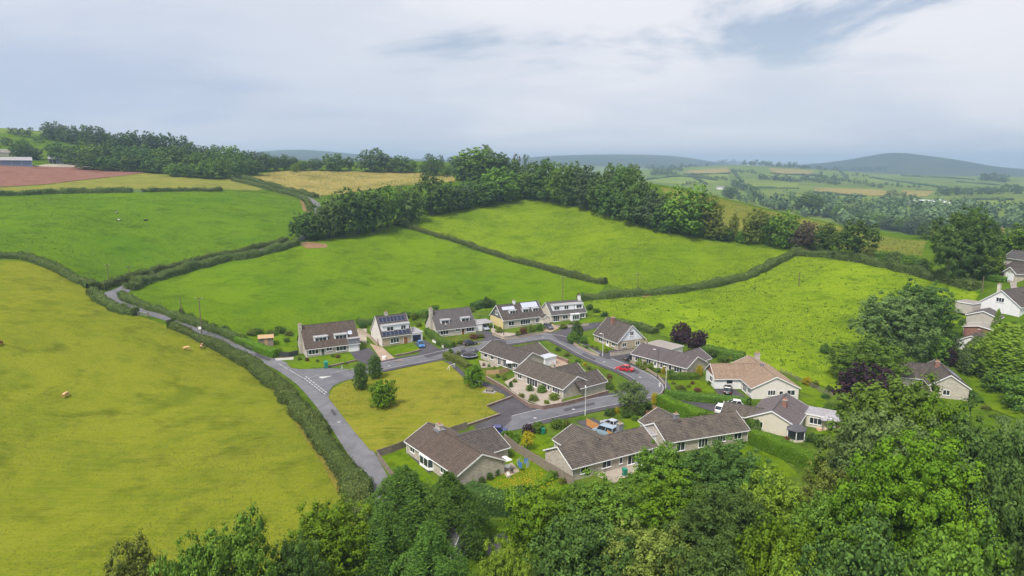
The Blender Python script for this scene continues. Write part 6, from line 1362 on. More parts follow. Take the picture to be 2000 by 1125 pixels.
m_ = MB(); p = ground(1470, 325); s_ = scale_at(p); m_.tube((0, 0, -2), (0, 0, 14 / s_), .9, .5, 6); m_.bar((-2, 0, 10 / s_), (2, 0, 10 / s_), .8); o = m_.build('radio_mast', 'metal_grey'); o.location = p; tag(o, 'thin radio mast on the far hazy ridge', 'mast')

# ------------------------------------------------------------------ village trees and shrubs
tree_px('young_tree', 'slender dark green tree on the green beside the junction, nearer of the pair', 705, 762, 708, 31, D, CONE[1:], base=.06)
tree_px('young_tree', 'slender dark green tree on the green close to the road, farther of the pair', 733, 740, 693, 31, D, CONE[1:], base=.06)
tree_px('round_bush', 'large round green bush standing alone on the mown green', 748, 796, 742, 56, BR, BUSH, cat='bush', base=.0)
tree_px('young_tree', 'bright green bushy tree at the path side of the green', 927, 757, 711, 42, BR, BUSH, base=.04)
tree_px('birch_tree', 'airy pale grey-green tree with bare trunk at the road corner', 1230, 806, 741, 74, GR, AIRY, base=.20, trunk=TRUNK_PALE)
tree_px('purple_tree', 'round purple-leaved tree behind the long bungalow, farther of the pair', 1330, 670, 629, 44, PU, BUSH, base=.05)
tree_px('purple_tree', 'round purple-leaved tree behind the long bungalow, nearer of the pair', 1361, 688, 646, 45, PU, BUSH, base=.05)
tree_px('large_tree', 'big grey-green tree on the field edge, in front of the darker oak', 1735, 714, 570, 158, GR, HI[:1], base=.05)
tree_px('large_tree', 'big dark oak behind the grey-green field edge tree', 1795, 664, 550, 136, D, HI[1:2], base=.08)
tree_px('large_tree', 'spreading mid green tree above the copper beech', 1690, 748, 660, 150, MI, HI[4:5], base=.06)
tree_px('copper_beech', 'drooping purple copper beech above the gazebo garden', 1690, 812, 708, 125, PU, LOW, base=.0)
tree_px('willow_tree', 'yellow-green weeping willow at the edge beside the hillside lawn', 1968, 745, 626, 150, 'leaf_lime', WILLOW, base=.0)
tree_px('willow_tree', 'smaller drooping willow below the brick outbuilding', 1905, 730, 655, 70, GR, WILLOW, base=.0)
tree_px('golden_conifer', 'golden-green cone-shaped conifer beside the brick outbuilding', 1945, 655, 603, 26, 'leaf_lime', CONE[:1], base=.0)
row('garden_tree', 'tree', 'around the gardens beside the willow', [(1850, 690, 645, 44, D), (1835, 706, 655, 44, MI), (1990, 800, 730, 70, MI), (1945, 765, 715, 50, MI)], ALLO, [D], 'garden trees beside the willow', base=.0)
tree_px('purple_shrub', 'small dark purple tree behind the stone gabled house', 1860, 715, 676, 32, PU, LO[:1], base=.0)
sh = [
    ('rounded green shrub at the corner bed of the centre bungalow', [(1035, 765, 15, 16, MI), (1058, 768, 17, 20, MI), (1082, 782, 15, 24, 'leaf_lime'), (1042, 784, 15, 22, 'leaf_olive'), (1018, 778, 10, 14, 'leaf_olive'), (998, 758, 14, 9, D), (1068, 790, 8, 12, 'leaf_lime'), (1130, 768, 10, 12, D), (1105, 775, 6, 8, MI), (1005, 748, 8, 12, 'leaf_olive'), (1090, 768, 8, 12, 'leaf_olive')]),
    ('dense shrub beside the parked car above the near fence', [(992, 858, 18, 26, BR), (1008, 862, 16, 18, MI), (1032, 848, 20, 26, PU), (1052, 845, 22, 30, MI), (1088, 838, 20, 28, MI), (1108, 832, 14, 18, 'leaf_olive')]),
    ('shrub beneath the airy tree at the road corner', [(1190, 812, 14, 26, D), (1205, 808, 14, 12, 'leaf_gold'), (1225, 815, 16, 30, D), (1250, 812, 20, 26, D), (1278, 790, 24, 14, 'leaf_gold'), (1265, 800, 14, 20, D), (1240, 822, 10, 16, MI)]),
    ('small shrub against the gable wall of the near bungalow', [(912, 958, 14, 16, D), (925, 952, 13, 14, D), (942, 945, 14, 16, D), (956, 938, 15, 15, D), (970, 930, 15, 14, D), (903, 960, 10, 8, 'leaf_red')]),
    ('garden shrub before the long mauve-roofed bungalow', [(1248, 716, 16, 14, 'leaf_lime'), (1270, 724, 16, 16, 'leaf_lime'), (1295, 732, 18, 10, 'leaf_gold'), (1285, 728, 10, 20, MI), (1256, 722, 9, 20, 'leaf_olive'), (1320, 735, 8, 20, 'leaf_olive'), (1365, 735, 22, 14, 'leaf_gold'), (1262, 714, 10, 16, 'leaf_olive'), (1312, 730, 9, 18, MI)]),
    ('garden shrub before the steep-roofed house', [(1118, 672, 24, 24, MI), (1128, 665, 38, 24, D), (1140, 672, 16, 18, MI), (1155, 680, 8, 10, 'leaf_lime'), (1165, 684, 8, 10, 'leaf_olive'), (1142, 682, 8, 16, MI), (1183, 690, 10, 12, 'leaf_olive')]),
    ('mixed shrub in the beds of the chalet gardens', [(925, 662, 9, 20, 'leaf_red'), (900, 672, 9, 22, 'leaf_lime'), (880, 676, 10, 20, MI), (940, 660, 8, 16, 'leaf_olive'), (1022, 653, 14, 18, 'leaf_red'), (1038, 648, 13, 18, 'leaf_lime'), (1055, 645, 14, 20, MI), (1012, 656, 10, 14, 'leaf_olive'), (975, 650, 12, 16, 'leaf_olive'), (808, 625, 14, 14, 'leaf_lime'), (826, 622, 14, 14, 'leaf_lime'), (818, 638, 10, 14, 'leaf_lime'), (1100, 642, 10, 18, 'leaf_olive'), (1118, 638, 10, 16, 'leaf_olive')]),
    ('shrub on the garden edge of the tussocky field', [(1430, 704, 12, 14, 'leaf_gold'), (1575, 752, 16, 18, 'leaf_gold'), (1592, 757, 14, 18, 'leaf_olive'), (1620, 765, 12, 20, D), (1412, 706, 12, 26, MI), (1390, 698, 16, 24, D), (1480, 772, 10, 20, GR), (1610, 690, 20, 20, D), (1290, 640, 10, 20, MI), (1245, 643, 12, 20, D)]),
    ('shrub in the sun-room bungalow garden', [(1520, 848, 22, 14, BR), (1535, 862, 10, 14, 'leaf_red'), (1602, 870, 22, 34, D), (1585, 865, 20, 16, D), (1590, 820, 30, 16, MI), (1620, 800, 12, 30, MI), (1640, 850, 14, 16, 'leaf_lime'), (1330, 762, 10, 26, 'leaf_olive'), (1362, 766, 9, 16, 'leaf_red'), (1545, 860, 12, 20, MI), (1570, 862, 16, 20, D)]),
    ('shrub along the grey panel fence', [(1078, 935, 16, 26, MI), (1020, 880, 12, 18, MI), (1035, 895, 9, 16, 'leaf_olive'), (1005, 868, 10, 16, MI), (1098, 945, 12, 18, 'leaf_olive'), (1178, 922, 10, 12, MI), (1196, 912, 14, 14, PU)]),
    ('rockery shrub beside the hillside lawn', [(1900, 775, 12, 22, D), (1912, 785, 12, 20, MI), (1925, 800, 10, 18, 'leaf_olive'), (1940, 815, 12, 18, 'leaf_lime'), (1880, 725, 10, 12, 'leaf_gold'), (1818, 660, 10, 22, 'leaf_gold'), (1960, 822, 10, 26, GR)]),
    ('shrub between the road and the centre bungalow wing', [(1172, 742, 12, 16, MI), (1186, 752, 14, 18, 'leaf_olive'), (1195, 762, 12, 16, MI), (1160, 730, 9, 14, D), (1190, 740, 9, 12, 'leaf_red'), (1150, 722, 8, 14, 'leaf_olive'), (1202, 768, 9, 12, 'leaf_lime'), (1128, 708, 8, 14, MI), (1108, 696, 8, 16, 'leaf_olive'), (1090, 686, 8, 14, D), (1142, 715, 7, 10, 'leaf_gold')]),
    ('scrub in the rough ground behind the garden shed', [(490, 655, 12, 20, 'leaf_olive'), (505, 650, 10, 22, MI), (530, 655, 12, 18, 'leaf_olive'), (548, 650, 14, 24, MI), (565, 655, 10, 18, 'leaf_olive'), (475, 662, 9, 16, MI), (560, 668, 9, 14, MI), (545, 690, 8, 14, MI)]),
    ('back garden shrub along the pasture edge', [(708, 640, 12, 18, D), (790, 622, 14, 20, D), (848, 612, 16, 22, D), (938, 600, 14, 22, MI), (950, 602, 22, 20, D), (920, 610, 10, 16, 'leaf_olive'), (1048, 596, 10, 16, MI), (1152, 604, 10, 16, D), (1165, 610, 9, 18, MI), (1180, 618, 10, 18, D), (770, 630, 8, 12, MI)]),
    ('front bed shrub below the lane-side chalet house', [(600, 706, 5, 8, 'leaf_red'), (620, 708, 6, 8, 'leaf_olive'), (585, 704, 7, 8, MI), (660, 700, 5, 10, 'leaf_red'), (675, 712, 4, 8, 'leaf_lime'), (650, 698, 5, 9, MI)]),
    ('pot plant and shrub around the trampoline garden', [(945, 716, 6, 7, 'leaf_red'), (955, 718, 6, 7, MI), (965, 722, 7, 8, 'leaf_lime'), (930, 726, 6, 10, MI), (985, 742, 7, 10, 'leaf_olive'), (972, 738, 6, 10, MI), (895, 694, 9, 12, 'leaf_olive'), (880, 690, 9, 12, MI)]),
    ('border shrub round the lower right lawns', [(1300, 770, 6, 12, 'leaf_red'), (1315, 752, 6, 10, 'leaf_olive'), (1385, 752, 7, 10, MI), (1345, 758, 8, 10, 'leaf_lime'), (1352, 752, 6, 8, 'leaf_red'), (1455, 800, 7, 10, 'leaf_olive'), (1555, 790, 9, 16, MI), (1612, 778, 10, 18, D), (1575, 800, 8, 14, 'leaf_olive'), (1610, 858, 9, 14, MI), (1630, 872, 10, 16, 'leaf_olive'), (1495, 860, 8, 12, 'leaf_olive'), (1480, 852, 9, 14, D)]),
    ('roadside shrub on the lane-side pasture hedge', [(356, 622, 22, 14, D), (370, 625, 14, 24, MI), (440, 648, 12, 20, D), (415, 640, 9, 20, MI), (470, 660, 9, 18, 'leaf_olive')]),
]
for lb, its in sh:
    n = len(its)
    for i, (px, yb, hp, wp, mt) in enumerate(sorted(its)):
        tree_px('shrub', f'{lb}, {ORD[i]} from left', px, yb, yb - hp, wp, mt, BUSH, cat='shrub', base=.0, group=lb.split(',')[0], seed=i * 31 + int(px))
# golden-yellow spiky ornamental tree in the near garden
tree_px('golden_tree', 'spiky golden-yellow ornamental tree on the lawn behind the panel fence', 1030, 880, 842, 30, 'leaf_gold', AIRY[1:], base=.2)

# ------------------------------------------------------------------ foreground wood
fg = [  # px, distance, top y, width px, material, shape set, look
    (205, 72, 1068, 150, OL, HI, 'low olive green tree at the bottom edge of the hay field'),
    (320, 66, 1066, 150, MI, HI[:1], 'green oak crown at the bottom edge beside the taller one'),
    (420, 66, 1018, 200, MI, HI[1:2], 'tallest green oak crown at the bottom of the hay field'),
    (545, 68, 1052, 120, D, HI, 'dark green crown tucked beside the bright ash tree'),
    (622, 76, 984, 185, BR, HI[:1], 'bright green rounded ash tree in front of the hay field'),
    (1060, 78, 948, 175, BR, HI[2:3], 'bright green tree below the grey panel fence end'),
    (985, 64, 1062, 120, 'leaf_lime', HI, 'lime green crown in front of the yard at the bottom edge'),
    (1180, 80, 942, 190, MI, HI[3:4], 'broad mid green tree in front of the patio bungalow'),
    (1150, 68, 1010, 240, D, HI[1:2], 'low broad crown at the bottom centre of the wood'),
    (1305, 92, 868, 130, MI, HI[:1], 'green crown covering the bungalow wall corner'),
    (1335, 83, 925, 190, BR, HI[4:5], 'fresh green crown in the middle of the foreground wood'),
    (1280, 68, 1030, 220, OL, HI[3:4], 'broad olive crown at the bottom of the middle wood'),
    (1435, 90, 866, 220, D, HI[1:2], 'dark green oak crown against the lower right bungalow'),
    (1440, 74, 965, 250, D, HI[3:4], 'large green oak crown below the dark bungalow oak'),
    (1420, 62, 1075, 230, D, HI[:1], 'dark crown at the bottom edge beneath the large oaks'),
    (1545, 82, 928, 160, 'leaf_lime', HI[2:3], 'light lime green tree beside the clipped hedge end'),
    (1560, 68, 1015, 180, BR, HI[:1], 'bright green crown below the lime green tree'),
    (1645, 88, 912, 140, OL, HI[4:5], 'olive crown at the end of the clipped hedge'),
    (1665, 76, 975, 190, MI, HI[1:2], 'mid green crown between the lime tree and great oak'),
    (1600, 62, 1095, 170, 'leaf_lime', HI, 'lime green crown at the bottom edge beside the bare stem'),
    (1700, 100, 842, 130, GR, HI[:1], 'pale bushy crown below the gazebo'),
    (1775, 112, 744, 270, MI, HI[1:2], 'broad mid green crown in front of the stone gabled house'),
    (1880, 108, 790, 170, BR, HI[4:5], 'bright green crown below the stone gabled house wall'),
    (1775, 98, 806, 230, GR, HI[3:4], 'grey-green spreading crown in the upper right wood'),
    (1960, 100, 822, 220, D, HI[1:2], 'dark green oak crown at the side edge of the wood'),
    (1835, 80, 858, 310, BR, HI[3:4], 'great bright green oak at the bottom right'),
    (1995, 80, 905, 230, D, HI[:1], 'dark green crown beside the great bright oak'),
    (1740, 64, 1030, 260, D, HI[4:5], 'broad green crown under the great bright oak'),
    (1940, 64, 1060, 270, MI, HI[1:2], 'green crown filling the bottom corner'),
    (2045, 105, 805, 130, GR, HI, 'pale willow-like crown at the edge below the lawn'),
]
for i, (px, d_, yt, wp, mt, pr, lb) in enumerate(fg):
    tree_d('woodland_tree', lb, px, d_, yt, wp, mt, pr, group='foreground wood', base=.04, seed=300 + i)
for px, d_, yt, wp, mt, lb in [(775, 84, 912, 230, 'leaf_larch', 'feathery larch tree beside the lane end, nearer of the two tall ones'), (868, 82, 925, 210, 'leaf_larch', 'feathery blue-green larch with drooping boughs beside the dark garden hedge'),
                               (735, 74, 985, 190, 'leaf_larch', 'lower larch crown drooping over the bottom of the lane'), (830, 68, 1020, 230, 'leaf_larch', 'low feathery larch at the bottom edge under the tall pair')]:
    tree_d('larch_tree', lb, px, d_, yt, wp, mt, LARCH, group='larches by the lane', base=.0, seed=int(px), trunk=TRUNKS[0])
m_ = MB(); p = at_dist(1632, 78); m_.tube((0, 0, -1), (.3, 0, 9), .16, .10, 7); m_.tube((.3, 0, 9), (1.2, .2, 14.5), .10, .03, 6); m_.tube((.3, 0, 9), (-.6, .3, 12), .06, .02, 5); o = m_.build('dead_tree', 'bark'); o.location = p; tag(o, 'thin bare dead stem standing in the foreground wood', 'tree')
# a few specks of scrub under the wood so the ground below is not bare lawn
# ------------------------------------------------------------------ vehicles
def mat_paint(name, c, metal=.2):
    b = NB(name); nz = b.noise(6, 2, .5, b.pos()); b.bsdf(b.ramp(nz, [(.3, tuple(x * .94 for x in c)), (.7, c)]), .28, .5, metal, Coat_Weight=.5, Coat_Roughness=.08)
for n_, c_ in (('paint_red', (.48, .02, .03)), ('paint_blue', (.03, .16, .42)), ('paint_navy', (.02, .03, .16)), ('paint_silver', (.45, .48, .54)), ('paint_black', (.02, .022, .026)), ('paint_white', (.72, .74, .78)), ('paint_grey', (.10, .11, .13)), ('paint_sky', (.30, .40, .52))): mat_paint(n_, c_)
mat_plain('tyre', (.02, .02, .02), .8, .2); mat_plain('lamp_red', (.45, .02, .02), .3, .5); mat_plain('lamp_clear', (.75, .77, .8), .15, .6); mat_plain('plate_white', (.75, .75, .70), .5, .3)
def loft(b, secs, m=0):
    for s0, s1 in zip(secs[:-1], secs[1:]):
        n = len(s0)
        for i in range(n): b.quad([s0[i], s0[(i + 1) % n], s1[(i + 1) % n], s1[i]], m)
    b.quad(secs[0][::-1], m); b.quad(secs[-1], m)
def car(label, px, py, heading, paint, kind='hatch', z=0.0, group='parked cars', name='parked_car'):
    p = ground(px, py, .2); t = empty(name, (p.x, p.y, hz(p.x, p.y) + .18 + z), R(heading)); tag(t, label, 'car', group)
    L_, W_, H_ = {'hatch': (4.1, 1.75, 1.48), 'saloon': (4.6, 1.8, 1.42), 'suv': (4.4, 1.85, 1.68), 'van': (4.7, 1.9, 1.85)}[kind]
    hw = W_ / 2; x0, x1 = -L_ / 2, L_ / 2; belt = H_ * .58
    def sec(x, w, zl, zh, tap=.92): return [(x, -w, zl), (x, -w * 1.0, zl + (zh - zl) * .5), (x, -w * tap, zh - .03), (x, -w * .7, zh), (x, w * .7, zh), (x, w * tap, zh - .03), (x, w, zl + (zh - zl) * .5), (x, w, zl)]
    b = MB(); hood = belt * .93
    loft(b, [sec(x0, hw * .82, .32, belt * .78), sec(x0 + .12, hw * .95, .22, belt * .92), sec(x0 + .7, hw, .18, belt), sec(x1 - 1.5, hw, .18, belt), sec(x1 - .5, hw * .97, .18, hood * .9), sec(x1 - .1, hw * .9, .22, hood * .78), sec(x1, hw * .78, .32, hood * .62)])
    body = b.build('body', paint, t, True)
    rx0 = x0 + (.25 if kind in ('hatch', 'suv', 'van') else .9); wx = x1 - (1.15 if kind != 'van' else .85)
    g = MB(); r0 = rx0 + (.35 if kind != 'van' else .15); r1 = wx - (.85 if kind != 'van' else .6)
    loft(g, [[(rx0, -hw * .84, belt - .02), (rx0, hw * .84, belt - .02), (rx0 + .02, hw * .8, belt), (rx0 + .02, -hw * .8, belt)],
             [(rx0 + .06, -hw * .88, belt - .02), (rx0 + .06, hw * .88, belt - .02), (r0, hw * .70, H_ - .06), (r0, -hw * .70, H_ - .06)],
             [(wx, -hw * .88, belt - .02), (wx, hw * .88, belt - .02), (r1, hw * .70, H_ - .06), (r1, -hw * .70, H_ - .06)]])
    g.build('windows', 'window_glass', t)
    r_ = MB(); rr = [(r0 - .05, -hw * .72), (r1 + .03, -hw * .72), (r1 + .03, hw * .72), (r0 - .05, hw * .72)]
    r_.hexa([(x, y, H_ - .07) for x, y in rr] + [(x * .97, y * .93, H_) for x, y in rr]); r_.build('roof', paint, t)
    for sg in (-1, 1):
        q = MB()
        for xa, xb in ((rx0 + .1, r0), ((rx0 + wx) / 2 - .1, (r0 + r1) / 2 - .05), (wx - .05, r1)): q.bar((xa, sg * hw * .885, belt - .02), (xb, sg * hw * .715, H_ - .05), .09)
        q.build('pillar', paint, t)
    for sx in (x0 + .8, x1 - .85):
        for sg in (-1, 1):
            w = MB(); w.tube((sx, sg * (hw - .2), .31), (sx, sg * (hw + .02), .31), .31, .31, 14); ty = w.build('wheel', 'tyre', t)
            w = MB(); w.tube((sx, sg * (hw + .02), .31), (sx, sg * (hw + .035), .31), .19, .17, 10); w.build('rim', 'metal_grey', ty)
    for sg in (-1, 1):
        w = MB(); w.box(x1 - .22, x1 - .02, min(sg * hw * .55, sg * hw * .85), max(sg * hw * .55, sg * hw * .85), hood * .58, hood * .74); w.build('headlight', 'lamp_clear', t)
        w = MB(); w.box(x0 - .01, x0 + .14, min(sg * hw * .62, sg * hw * .9), max(sg * hw * .62, sg * hw * .9), belt * .62, belt * .8); w.build('tail_light', 'lamp_red', t)
        w = MB(); w.box(wx - .3, wx - .14, min(sg * hw * .95, sg * hw * 1.12), max(sg * hw * .95, sg * hw * 1.12), belt - .02, belt + .13); w.build('wing_mirror', paint, t)
    w = MB(); w.box(x0 - .02, x0 + .05, -.26, .26, .48, .6); w.build('number_plate', 'plate_white', t)
    return t
car('bright red car driving round the curve of the estate road', 1220, 723, 152, 'paint_red', 'saloon', group='moving car', name='red_car')
car('bright blue hatchback parked outside the navy garage door', 822, 676, -72, 'paint_blue')
car('silver-grey car parked on the drive of the cream-gabled house', 1071, 641, -60, 'paint_grey')
car('small pale car under the carport of the grey chalet house', 946, 643, -58, 'paint_silver')
car('dark car half hidden behind the trampoline hedge', 918, 673, 30, 'paint_black', 'hatch')
car('black car parked below the steep-roofed house wall', 1235, 703, 15, 'paint_black')
car('black four-by-four parked in front of the tan-roofed bungalow', 1421, 766, 70, 'paint_black', 'suv')
car('white car on the shared drive, parked next to the dark hedge', 1432, 793, 165, 'paint_white', 'hatch')
car('white and silver car on the shared drive, nearer to the brown roof', 1408, 803, 60, 'paint_white', 'suv')
car('silver estate car on the drive beyond the orange fence', 1194, 832, 130, 'paint_silver', 'saloon')
car('pale blue-grey people carrier on the drive this side of the orange fence', 1182, 848, 140, 'paint_sky', 'van')
car('dark blue car parked at the end of the cul-de-sac', 968, 845, 175, 'paint_navy', 'saloon')
car('red-grey car at the farm track gateway on the far lane', 528, 362, 150, 'paint_silver', 'van')

# ------------------------------------------------------------------ lamp posts and telegraph poles
def lamp(label, px, yb, yt, col, arm=1.0, ah=0.0):
    p = ground(px, yb); d = math.hypot(p.x, p.y); h_ = max(4, pix_z(px, yt, d) - p.z); t = empty('street_lamp', p, R(ah)); tag(t, label, 'street lamp', 'street lamps')
    m = MB(); m.tube((0, 0, -.3), (0, 0, 1.2), .10, .10, 8); m.tube((0, 0, 1.2), (0, 0, h_), .065, .05, 8); m.build('column', col, t)
    m = MB(); m.tube((0, 0, h_ - .05), (arm, 0, h_ + .1), .035, .03, 6); m.build('arm', col, t)
    m = MB(); m.hexa([(arm - .1, -.12, h_ + .02), (arm + .55, -.12, h_ + .05), (arm + .55, .12, h_ + .05), (arm - .1, .12, h_ + .02), (arm, -.08, h_ + .2), (arm + .5, -.08, h_ + .18), (arm + .5, .08, h_ + .18), (arm, .08, h_ + .2)]); m.build('lantern', 'lamp_pale', t)
lamp('dark lamp post beside the trampoline hedge', 868, 695, 632, 'metal_dark', 1.0, -60)
lamp('dark lamp post in front of the yellow-ended chalet house', 1037, 654, 632, 'metal_dark', .9, -90)
lamp('dark lamp post before the cream-gabled house', 1121, 640, 592, 'metal_dark', .9, -90)
lamp('pale lamp post in front of the steep-roofed house', 1177, 698, 652, 'lamp_pale', .4, 180)
lamp('dark lamp post on the bend before the mauve-roofed bungalow', 1284, 742, 682, 'metal_dark', .9, 200)
lamp('white lamp post on the outside of the road bend', 1300, 762, 716, 'lamp_pale', .3, 180)
lamp('white lamp post on the lower road beside the orange fence', 1143, 812, 757, 'lamp_pale', .3, 90)
lamp('short dark lamp post at the fence of the cream-gabled house', 984, 656, 626, 'metal_dark', .7, -90)
def pole(label, px, yb, yt, arm=True, box=False):
    p = ground(px, yb); d = math.hypot(p.x, p.y); h_ = max(5, pix_z(px, yt, d) - p.z); t = empty('telegraph_pole', p, R(15)); tag(t, label, 'pole', 'telegraph poles')
    m = MB(); m.tube((0, 0, -.5), (0, 0, h_), .16, .11, 8); m.build('post', 'pole_wood', t)
    if arm:
        m = MB(); m.bar((-.9, 0, h_ - .35), (.9, 0, h_ - .35), .12); c_ = m.build('crossarm', 'pole_wood', t)
        for x_ in (-.8, 0, .8): m = MB(); m.tube((x_, 0, h_ - .29), (x_, 0, h_ - .05), .07, .05, 6); m.build('insulator', 'lamp_pale', c_)
    if box: m = MB(); m.box(-.35, .35, -.45, -.12, h_ - 2.6, h_ - 1.6); m.build('transformer', 'metal_grey', t)
for a in [('telegraph pole at the corner of the upper and tussocky fields', 1245, 577, 534), ('telegraph pole with a transformer before the great oak', 1848, 552, 508, True, True), ('pale telegraph pole at the lane bend, left of its pair', 212, 545, 518), ('pale telegraph pole at the lane bend, right of its pair', 254, 548, 526),
          ('telegraph pole beside the roadside bush on the lane', 394, 652, 580), ('telegraph pole behind the cream-gabled house', 1099, 590, 540), ('short pole in the middle of the tussocky field', 1560, 560, 540, False), ('pole beside the white gabled house', 1918, 572, 540, False), ('telegraph pole behind the bush on the lane', 355, 622, 580, False)]: pole(*a)

# ------------------------------------------------------------------ cattle
def mat_hide(name, a, b2, sc):
    b = NB(name); n1 = b.noise(sc, 2, .5, b.pos()); b.bsdf(b.ramp(n1, [(.47, a), (.52, b2)]), .8, .2)
mat_hide('hide_pied', (.02, .02, .02), (.75, .73, .70), 1.1); mat_hide('hide_black', (.015, .015, .016), (.03, .028, .028), 1.0); mat_hide('hide_tan', (.50, .30, .13), (.62, .44, .24), .8); mat_hide('hide_brown', (.16, .06, .03), (.22, .09, .05), .8); mat_hide('hide_red', (.30, .10, .04), (.72, .66, .58), 1.0)
def cow_mesh(pose):
    """one continuous body: trunk, neck lowered to graze or raised, four jointed legs, tail, ears"""
    bm_ = bmesh.new(); sk = bm_.verts.layers.skin.verify(); vs = []
    def V(co, r_, par=None):
        v_ = bm_.verts.new(co); v_[sk].radius = (r_[0], r_[1]) if isinstance(r_, tuple) else (r_, r_)
        if par is not None: bm_.edges.new((par, v_))
        return v_
    lie = pose == 'lie'; z = .62 if lie else 1.05
    hip = V((-.62, 0, z + .08), (.30, .30)); hip[sk].use_root = True
    bel = V((-.1, 0, z - .02), (.36, .40), hip); cst = V((.48, 0, z), (.30, .38), bel); nk = V((.82, 0, z + .18), (.17, .22), cst)
    if pose == 'graze': hd = V((1.12, 0, z - .35), .13, nk); mz = V((1.25, 0, z - .80), .10, hd)
    else: hd = V((1.12, 0, z + .42), .15, nk); mz = V((1.46, 0, z + .22), .10, hd)
    for sg in (-1, 1):
        e = V((hd.co.x - .06, sg * .24, hd.co.z + .08), .035, hd)
        if lie:
            k = V((-.75, sg * .30, .30), .13, hip); V((-.25, sg * .42, .12), .07, k); k = V((.6, sg * .25, .25), .11, cst); V((.95, sg * .22, .10), .06, k)
        else:
            th = V((-.66, sg * .20, z - .28), (.16, .18), hip); kn = V((-.56, sg * .21, z - .52), .10, th); hk = V((-.76, sg * .21, .42), .07, kn); ft = V((-.70, sg * .21, .05), .065, hk)
            sh_ = V((.50, sg * .20, z - .30), .13, cst); wr = V((.54, sg * .20, .45), .075, sh_); V((.54, sg * .20, .05), .065, wr)
    tl = V((-.92, 0, z + .05), .05, hip); V((-.98, 0, .45), .035, tl)
    me = bpy.data.meshes.new('cow'); bm_.to_mesh(me); bm_.free()
    return me
COWS = {k: cow_mesh(k) for k in ('graze', 'stand', 'lie')}
def cow(label, px, py, heading, hide, pose):
    p = ground(px, py); me = COWS[pose].copy(); me.materials.append(M[hide]); o = bpy.data.objects.new('cow', me); COL.objects.link(o); o.location = (p.x, p.y, p.z + .05); o.rotation_euler = (0, 0, R(heading))
    o.modifiers.new('skin', 'SKIN').use_smooth_shade = True; s_ = o.modifiers.new('subsurf', 'SUBSURF'); s_.levels = s_.render_levels = 1
    o.scale = (.82, .82, .82); tag(o, label, 'cow', 'cattle in the fields')
cow('black and white cow standing in the far field, higher of the pied pair', 228, 417, 160, 'hide_pied', 'stand')
cow('black and white cow lying in the far field, lower of the pied pair', 233, 432, 170, 'hide_pied', 'lie')
cow('black cow lying in the far field apart from the pied pair', 285, 432, 10, 'hide_black', 'lie')
cow('tan cow standing alone in the middle of the hay field', 128, 777, 80, 'hide_tan', 'graze')
cow('tan cow grazing by the lane hedge', 364, 685, 20, 'hide_tan', 'graze')
cow('red and white cow close under the lane hedge', 394, 681, 100, 'hide_red', 'stand')
cow('dark brown cow at the very left edge of the hay field', 0, 676, 95, 'hide_brown', 'graze')

# ------------------------------------------------------------------ field gates
def gate(label, a, b_):
    A, B = ground(*a), ground(*b_); L_ = (B - A).length; t = empty('field_gate', A, math.atan2(B.y - A.y, B.x - A.x)); tag(t, label, 'gate')
    for x_ in (0, L_): m = MB(); m.box(x_ - .1, x_ + .1, -.1, .1, -.3, 1.4); m.build('post', 'pole_wood', t)
    for k in range(5): m = MB(); m.bar((.14, 0, .25 + k * .22), (L_ - .14, 0, .25 + k * .22), .05, .07); m.build('bar', 'metal_grey', t)
    m = MB(); m.bar((.14, .05, .25), (L_ - .14, .05, 1.15), .04, .06); m.build('brace', 'metal_grey', t)
gate('metal field gate into the hay field at the lane bend', (184, 573), (194, 580)); gate('metal field gate in the gap of the top cow field hedge', (260, 376), (278, 376)); gate('metal field gate beside the bare earth at the pasture corner', (583, 480), (597, 477)); gate('metal field gate beside the lane hedge gap', (268, 617), (290, 624))
# ------------------------------------------------------------------ garden things
mat_plain('net_black', (.03, .03, .035), .6, .3); mat_plain('pad_blue', (.10, .14, .20), .6, .3); mat_plain('green_plastic', (.02, .22, .15), .5, .4); mat_plain('cloth_blue', (.06, .16, .36), .8, .2); mat_plain('cloth_white', (.78, .78, .76), .8, .2); mat_plain('glass_pale', (.5, .6, .65), .1, .6)
p = ground(917, 700); t = empty('trampoline', p); tag(t, 'round black trampoline with safety net in the hedged back garden', 'trampoline')
m = MB(); m.tube((0, 0, .85), (0, 0, .92), 1.9, 1.9, 20); m.build('mat', 'net_black', t)
m = MB()
for i in range(20):
    a0, a1 = i * math.pi / 10, (i + 1) * math.pi / 10; m.quad([(1.9 * math.cos(a0), 1.9 * math.sin(a0), .95), (1.9 * math.cos(a1), 1.9 * math.sin(a1), .95), (2.2 * math.cos(a1), 2.2 * math.sin(a1), .93), (2.2 * math.cos(a0), 2.2 * math.sin(a0), .93)])
m.build('rim_pad', 'panel_pale', t)
for i in range(8):
    a0 = i * math.pi / 4; c_, s_ = math.cos(a0), math.sin(a0); m = MB(); m.tube((2.1 * c_, 2.1 * s_, 0), (2.1 * c_, 2.1 * s_, 2.6), .04, .04, 6); m.build('leg', 'metal_dark', t)
    m = MB(); a1 = a0 + math.pi / 4
    for k in range(9): f = k / 8; x0_, y0_ = 2.1 * (c_ * (1 - f) + math.cos(a1) * f), 2.1 * (s_ * (1 - f) + math.sin(a1) * f); m.bar((x0_, y0_, .95), (x0_, y0_, 2.55), .02)
    for k in range(5): zz = 1.1 + k * .36; m.bar((2.1 * c_, 2.1 * s_, zz), (2.1 * math.cos(a1), 2.1 * math.sin(a1), zz), .02)
    m.build('net', 'net_black', t)
p = ground(883, 722); t = empty('goal_post', p, R(60)); tag(t, 'small white football goal at the corner of the green', 'goal')
